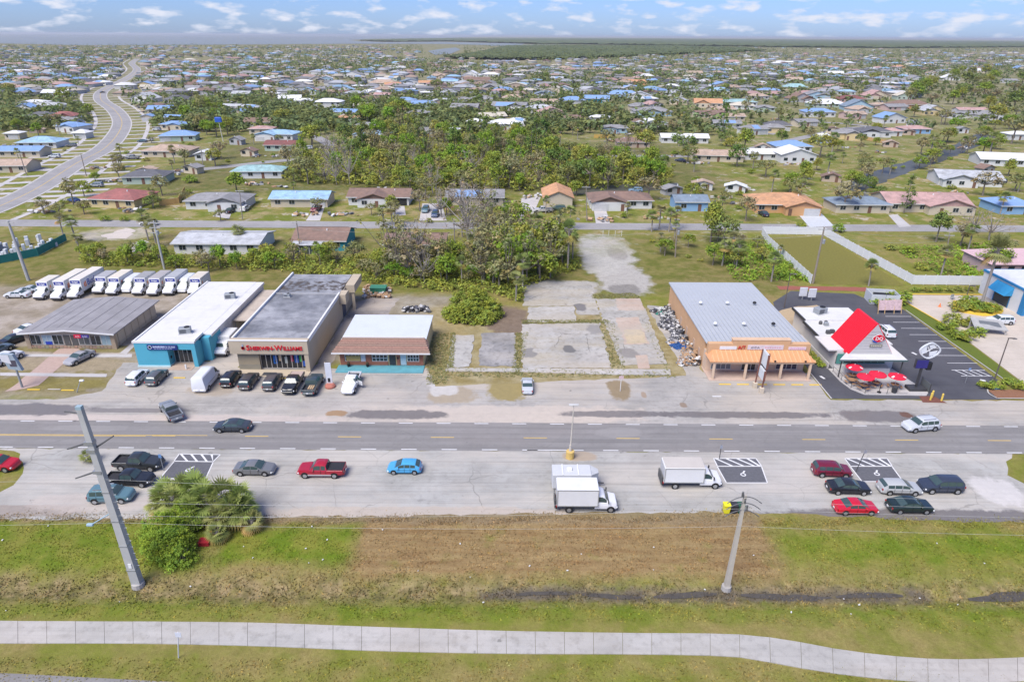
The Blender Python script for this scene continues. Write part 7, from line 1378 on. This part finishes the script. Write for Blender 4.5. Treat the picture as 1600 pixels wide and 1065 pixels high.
# the big thickets near the camera: built larger, with finer leaves
def thicket(label, spots, size, mat, seed, per=60, extra=None, name='thicket'):
    g = np.random.default_rng(seed); cs, rs = [], []
    for x, y, z, rx, ry, rz in spots:
        n = int(26 * rx * ry); th = g.random(n) * 6.28; ph = np.arccos(1 - 1.3 * g.random(n)); r = .6 + .4 * g.random(n) ** .5
        cs.append(np.stack([x + rx * r * np.sin(ph) * np.cos(th), y + ry * r * np.sin(ph) * np.sin(th), z + rz * r * np.cos(ph)], 1)); rs.append(g.uniform(.25, .75, n))
    cs = np.concatenate(cs); rs = np.concatenate(rs); V, Q, T = leaves(cs, rs, per, size, g, 1.1); x0, y0 = spots[0][:2]; V[:, 0] -= x0; V[:, 1] -= y0
    t = thing(name, label, 'thicket', (x0, y0, 0)); ob('crown', np_mesh('crown', V, Q, T), mat, t); lm = MB()
    for x, y, z, rx, ry, rz in spots:
        for k in range(6):
            a = g.random() * 6.28; lm.tube((x - x0 + g.normal() * .2, y - y0 + g.normal() * .2, -.1), (x - x0 + rx * .6 * math.cos(a), y - y0 + ry * .6 * math.sin(a), z + rz * .5), .09, .03, 5)
    ob('stems', lm, BARK, t); return t
p = P(262, 868); thicket('bright green leafy thicket at the foot of the palms by the leaning pole', [(p.x, p.y + .4, .9, 2.6, 2.0, 2.3), (p.x - 1.2, p.y + 2.2, 1.0, 2.3, 1.8, 2.4), (p.x + 1.6, p.y - .8, .6, 1.7, 1.3, 1.5), (p.x + .2, p.y + 4.2, 1.0, 1.9, 1.5, 2.4)], .10, L_BRIGHT, 21, 44)
PW = ('leftmost', 'second from left', 'third from left', 'fourth from left', 'fifth from left', 'sixth from left', 'seventh from left', 'eighth from left', 'ninth from left', 'tenth from left', 'eleventh from left', 'twelfth from left', 'thirteenth from left', 'rightmost')
for lab, (px, py, s, zz) in zip(PW, sorted(((250, 795, .7, .6), (266, 784, .85, .9), (283, 796, .85, 1.0), (298, 786, .9, 1.3), (314, 806, .85, .8), (318, 788, .95, 1.6), (334, 800, .95, 1.4), (345, 818, .8, .4), (352, 796, .95, 1.5), (365, 810, .9, .8), (374, 798, .9, 1.2), (388, 806, .8, .7), (396, 818, .65, .2), (338, 834, .6, 0)))):
    t = treepx('palmlow', px, py + 10, s, 1.0 + zz * .35, 'x'); t['label'] = lab + ' fan palm of the clump right of the leaning pole'; t['group'] = 'palm clump by the pole'; del t['_k']; del t['_where']
p = P(738, 505); thicket('large rounded green bush beside the vacant lot slabs', [(p.x - .4, p.y + 1.2, .9, 2.6, 2.2, 3.1), (p.x - 3.2, p.y + 1.6, .7, 2.0, 2.0, 2.0), (p.x + 2.2, p.y + .6, .5, 2.0, 1.8, 1.7), (p.x + 3.6, p.y + 3.2, .8, 2.0, 2.0, 2.6), (p.x + .5, p.y + 4.2, 1.2, 2.6, 2.2, 4.7), (p.x - 2.2, p.y + 4.4, 1.0, 2.3, 2.0, 3.9), (p.x - 4.4, p.y + 3.4, .4, 1.3, 1.3, 1.6), (p.x + 1.2, p.y + 6.5, 1.0, 2.4, 2.0, 2.8)], .17, L_BRIGHT, 22, 30, name='round_bush')
# ground cover: uncountable undergrowth
def cover(name, label, polys, n, size, mat, hmax, seed, rad=.9):
    g = np.random.default_rng(seed); r2 = random.Random(seed); pts = []
    for poly in polys:
        xs_ = [q[0] for q in poly]; ys_ = [q[1] for q in poly]
        k = 0
        while k < n:
            px, py = r2.uniform(min(xs_), max(xs_)), r2.uniform(min(ys_), max(ys_)); k += 1
            if not inpoly(px, py, poly): continue
            q = P(px, py)
            if abs(q.y - 181.5) < 5 or not free(q.x, q.y, -1.5): continue
            pts.append((q.x, q.y, r2.uniform(0, hmax)))
    V, Q, T = leaves(np.array(pts), np.full(len(pts), rad), 10, size, g, 1.2); o = ob(name, np_mesh(name, V, Q, T), mat, kind='stuff'); o['label'] = label; return o
cover('undergrowth', 'low green undergrowth between the shops and the back street', [[(125, 398), (440, 402), (560, 405), (690, 380), (820, 380), (900, 402), (905, 422), (822, 448), (815, 474), (770, 458), (690, 455), (560, 442), (440, 424), (130, 415)]], 6400, .28, L_BROAD, 1.3, 31)
cover('undergrowth', 'low undergrowth in the wooded strip', [W1], 5200, .5, L_BROAD, 3.2, 32)
cover('undergrowth', 'low undergrowth behind the peach shop and white fence', [[(1110, 385), (1185, 375), (1260, 436), (1150, 440)], [(1180, 372), (1200, 380), (1262, 440), (1225, 440)], [(1390, 388), (1560, 380), (1590, 432), (1470, 432)]], 650, .28, L_BRIGHT, .6, 33)
cover('lot_weeds', 'dry weeds in the joints and edges of the vacant lot', [[(668, 520), (700, 520), (700, 600), (668, 600)], [(805, 520), (825, 520), (815, 585), (800, 585)], [(930, 490), (960, 505), (978, 578), (955, 578)], [(995, 470), (1012, 500), (1055, 590), (1040, 590)], [(925, 460), (990, 458), (1000, 466), (928, 468)], [(690, 575), (1045, 580), (1045, 588), (690, 590)], [(815, 500), (950, 500), (950, 506), (815, 506)], [(705, 520), (712, 520), (708, 575), (700, 575)]], 700, .10, L_OLIVE, .06, 34, .3)
# verge grass: real blades, coloured by the same soil material
g = np.random.default_rng(41); n = 120000; x = g.uniform(-62, 62, n); y = 36.5 + 22.0 * g.random(n); y[:14000] = 57.4 + np.abs(g.normal(0, .7, 14000)) + .8 * np.sin(x[:14000] * .35) * .5 + np.clip((x[:14000] + 5) * .03, -.3, .9) * (x[:14000] < 27); keep = ~((y > 40.0 - (x > 26) * .08 * (x - 26)) & (y < 44.1 - (x > 20) * .06 * (x - 20))); x, y = x[keep], y[keep]; keep = np.sin(x * .9 + 3 * np.sin(y * .7)) + g.normal(0, 1, len(x)) > -.3; x, y = x[keep], y[keep]; n = len(x)
z = np.array([zg(a, b) for a, b in zip(x, y)]); a = g.random(n) * 6.28; hh = g.uniform(.04, .12, n) * (1 + 1.2 * np.exp(-((y - 47.8) / 1.6) ** 2)); w_ = g.uniform(.04, .11, n); lx, ly = g.normal(0, .12, n), g.normal(0, .12, n)
V = np.stack([np.stack([x - w_ * np.cos(a), y - w_ * np.sin(a), z - .01], 1), np.stack([x + w_ * np.cos(a), y + w_ * np.sin(a), z - .01], 1), np.stack([x + lx, y + ly, z + hh], 1)], 1).reshape(-1, 3)
br = g.normal(1.0, .28, (n, 1)).clip(.45, 1.7); yl = g.random((n, 1)); T = np.repeat(np.concatenate([br * (.9 + .3 * yl), br, br * (1.15 - .4 * yl), np.ones((n, 1))], 1), 3, 0)
o = ob('verge_grass', np_mesh('verge_grass', V, np.arange(len(V)).reshape(-1, 3), T), ground_material(True), kind='stuff'); o['label'] = 'short patchy grass of the roadside verge'
g2 = MB()
for k in range(34): 
    px, py = dr.uniform(0, 1600), dr.uniform(815, 960); q = P(px, py); s_ = dr.uniform(.04, .1); c = Vector((q.x, q.y, zg(q.x, q.y) + .1)); rot = Matrix.Rotation(dr.uniform(0, 6.3), 3, 'Z')
    g2.hexa([c + rot @ Vector((sx * s_, sy * s_ * .6, sz * .03)) for sz in (-1, 1) for sx, sy in ((-1, -1), (1, -1), (1, 1), (-1, 1))])
o = ob('litter', g2, M((.68, .67, .64), .8), kind='stuff'); o['label'] = 'small white scraps of litter strewn on the verge'
g3 = MB()
for k in range(110):
    px, py = dr.uniform(0, 1600), dr.uniform(150, 345); q = P(px, py)
    if not free(q.x, q.y, 1.0) or abs(q.y - 181.5) < 7.5 or not offroad(q.x, q.y, 11) or inpoly(px, py, W1): continue
    for _ in range(dr.randint(5, 16)):
        c = Vector((q.x + dr.gauss(0, 2.2), q.y + dr.gauss(0, 1.2), dr.uniform(.1, .7))); a = dr.uniform(.2, .9), dr.uniform(.15, .6), dr.uniform(.05, .4); rot = Matrix.Rotation(dr.uniform(0, 6.3), 3, 'Z') @ Matrix.Rotation(dr.uniform(-.6, .6), 3, 'X')
        g3.hexa([c + rot @ Vector((sx * a[0], sy * a[1], sz * a[2])) for sz in (-1, 1) for sx, sy in ((-1, -1), (1, -1), (1, 1), (-1, 1))], dr.choice([0, 0, 3, 5, 6, 6, 2]))
o = ob('garden_debris', g3, dm, kind='stuff'); o['label'] = 'heaps of storm debris and clutter in the town gardens'
# ---- far town and woods, too far to count
g = np.random.default_rng(51); N = 38000; px = g.uniform(-40, 1640, N); py = 66 + px * .0057 + (205 - 66) * g.random(N) ** 1.9; P2 = np.array([tuple(P(a, b)) for a, b in zip(px, py)])
clump = np.sin(P2[:, 0] * .011 + 2 * np.sin(P2[:, 1] * .004)) + np.sin(P2[:, 1] * .0075 + 1.7 * np.sin(P2[:, 0] * .006)) + g.normal(0, .9, N) > -.35
sea = (px < 830) & (py < 72.5); inl = (px > 660) & (px < 725) & (py < 87) & (py > 73); ok = clump & ~(sea | inl) & (P2[:, 1] > 330)
S_ = np.array(SITES)
def far_ok(p, gap):
    m = np.ones(len(p), bool)
    for i in range(0, len(p), 2000):
        d = np.hypot(p[i:i + 2000, None, 0] - S_[None, :, 0], p[i:i + 2000, None, 1] - S_[None, :, 1]); m[i:i + 2000] = (d > S_[None, :, 2] + gap).all(1)
    mr = np.array(MAINR); return m & (np.hypot(p[:, None, 0] - mr[None, :, 0], p[:, None, 1] - mr[None, :, 1]).min(1) > 17)
ok &= far_ok(P2, 2.5); P2, px, py = P2[ok], px[ok], py[ok]
sz = (2.0 + 3.6 * g.random(len(P2)) ** 1.6) * np.clip(P2[:, 1] / 900, 1, 1.9)[:]
cen = P2 + np.stack([g.normal(0, 1, len(P2)), g.normal(0, 1, len(P2)), sz * .9], 1)
V, Q, T = leaves(cen, sz * .85, 12, 1.35, g, 1.1); o = ob('far_trees', np_mesh('far_trees', V, Q, T), leaf_mat('far_leaves', ((.165, .21, .09),) * 3, .3), kind='stuff'); o['label'] = 'countless trees among the far houses of the town'
cols = np.array([RC[k][:3] for k in ('grey', 'grey', 'lightgrey', 'grey', 'white', 'tan', 'brown', 'tan', 'tarp', 'blue', 'pink', 'dark', 'cream', 'lightgrey')])
Nh = 2500; hx = g.uniform(-60, 1660, Nh); hy = 69 + hx * .004 + (150 - 69) * g.random(Nh) ** 1.9; hp = np.array([tuple(P(a, b)) for a, b in zip(hx, hy)])
wood = (hx > 660) & (hx < 1000) & (hy < 92) | (hx >= 1000) & (hy < 84 - (hx - 1000) * .004) & (g.random(Nh) < .86) | (hx < 830) & (hy < 73) ; okh = ~wood & far_ok(hp, 10) & ~((hx > 1430) & (hy > 112)); hp = hp[okh]; n = len(hp)
hw = g.uniform(6, 10, n); hd = g.uniform(4.5, 7, n); ang = g.choice([0, .2, -.3, 1.57], n) + g.normal(0, .08, n); hh = g.uniform(2.6, 4.0, n); ri = g.uniform(1.3, 2.4, n)
def rect(sx, sy, zz, f=1.0): 
    lx, ly = sx * hw * f, sy * hd * f; return np.stack([hp[:, 0] + lx * np.cos(ang) - ly * np.sin(ang), hp[:, 1] + lx * np.sin(ang) + ly * np.cos(ang), np.broadcast_to(zz, (n,))], 1)
cs = ((-1, -1), (1, -1), (1, 1), (-1, 1)); b0 = [rect(a, b, 0 * hh) for a, b in cs]; b1 = [rect(a, b, hh) for a, b in cs]; e1 = [rect(a * 1.08, b * 1.1, hh) for a, b in cs]; tp = [rect(a * .4, b * .03, hh + ri) for a, b in cs]
V = np.stack(b0 + b1 + e1 + tp, 1).reshape(-1, 3); base = np.arange(n)[:, None, None] * 16
fq = np.array([[0, 1, 5, 4], [1, 2, 6, 5], [2, 3, 7, 6], [3, 0, 4, 7], [8, 9, 13, 12], [9, 10, 14, 13], [10, 11, 15, 14], [11, 8, 12, 15], [12, 13, 14, 15]]); Q = (base + fq[None]).reshape(-1, 4)
rc = cols[g.integers(0, len(cols), n)] * g.normal(1, .12, (n, 1)); wc = np.array([(.60, .60, .58), (.52, .46, .36), (.45, .48, .5)])[g.integers(0, 3, n)]
wc = wc * .8; rc = rc * .82
T = np.concatenate([np.repeat(wc[:, None], 8, 1), np.repeat(rc[:, None], 8, 1)], 1).reshape(-1, 3).clip(0, 1); T = np.concatenate([T, np.ones((len(T), 1))], 1)
m = bpy.data.materials.new('far_roofs'); t = NT(m); at = t.n('ShaderNodeAttribute', attribute_name='tint'); t.done(at.outputs['Color'], .7)
o = ob('far_houses', np_mesh('far_houses', V, Q, T), m, kind='stuff'); o['label'] = 'mass of small far houses towards the horizon'
# ---- mangrove flats: one rough canopy sheet per wood
def wood(label, px, seed, hz=6.0, name='far_wood'):
    g = np.random.default_rng(seed); q = np.array([tuple(P(a, b))[:2] for a, b in px]); x0, x1, y0, y1 = q[:, 0].min(), q[:, 0].max(), q[:, 1].min(), q[:, 1].max(); NX, NY = 260, 200
    ty = np.linspace(0, 1, NY) ** 2; X, Y = np.meshgrid(np.linspace(x0, x1, NX), y0 + (y1 - y0) * ty); poly = [tuple(v) for v in q]
    ins = np.zeros(X.shape, bool); j = len(poly) - 1
    for i in range(len(poly)):
        (a, b), (c, d) = poly[i], poly[j]; cond = ((b > Y) != (d > Y)) & (X < (c - a) * (Y - b) / (d - b + 1e-9) + a); ins ^= cond; j = i
    Zh = hz * (.45 + .75 * g.random(X.shape)); V = np.stack([X + g.normal(0, 3, X.shape), Y + g.normal(0, 3, X.shape), Zh], -1).reshape(-1, 3); idx = np.arange(NX * NY).reshape(NY, NX); c = ins[:-1, :-1] & ins[1:, :-1] & ins[:-1, 1:] & ins[1:, 1:]
    Q = np.stack([idx[:-1, :-1][c], idx[:-1, 1:][c], idx[1:, 1:][c], idx[1:, :-1][c]], 1)
    m = bpy.data.materials.new('mangrove_canopy'); t = NT(m); n1 = t.noise(.012, 5, None, .65); n2 = t.noise(.15, 4, None, .7); cc = t.mix(t.ramp(n1, .38, .62), (.075, .10, .045), (.12, .14, .065)); cc = t.mix(.8, cc, t.mix(n2, (.5, .5, .5), (1.5, 1.5, 1.5)), 'MULTIPLY'); t.done(cc, .95, .05)
    o = ob(name, np_mesh(name, V, Q), m, kind='stuff'); o['label'] = label
wood('dark mangrove flat beyond the inlet in the middle distance', [(690, 92), (745, 84), (790, 73), (900, 72), (1060, 73), (1160, 76), (1200, 80), (1010, 88), (900, 93), (800, 95)], 61)
wood('long dark wooded spit in front of the bay', [(556, 64.2), (600, 62.5), (700, 60.2), (800, 60.2), (1000, 60.6), (1200, 62.2), (1400, 63.8), (1640, 65.4), (1640, 74), (1400, 76), (1200, 74), (1050, 71.5), (900, 69.6), (830, 69.2), (700, 65.2), (600, 65.8)], 62, 8)
# ================================================================= HAZE
hm = bpy.data.materials.new('air'); hm.use_nodes = True; hn = hm.node_tree; hn.nodes.clear(); ho = hn.nodes.new('ShaderNodeOutputMaterial'); hv = hn.nodes.new('ShaderNodeVolumePrincipled')
hv.inputs['Color'].default_value = (.94, .96, .96, 1); hv.inputs['Density'].default_value = HAZE; hv.inputs['Anisotropy'].default_value = .2; hn.links.new(hv.outputs[0], ho.inputs['Volume'])
ob('haze', MB().box(-69000, 69000, -290, 89000, -2, 62), hm, kind='stuff')
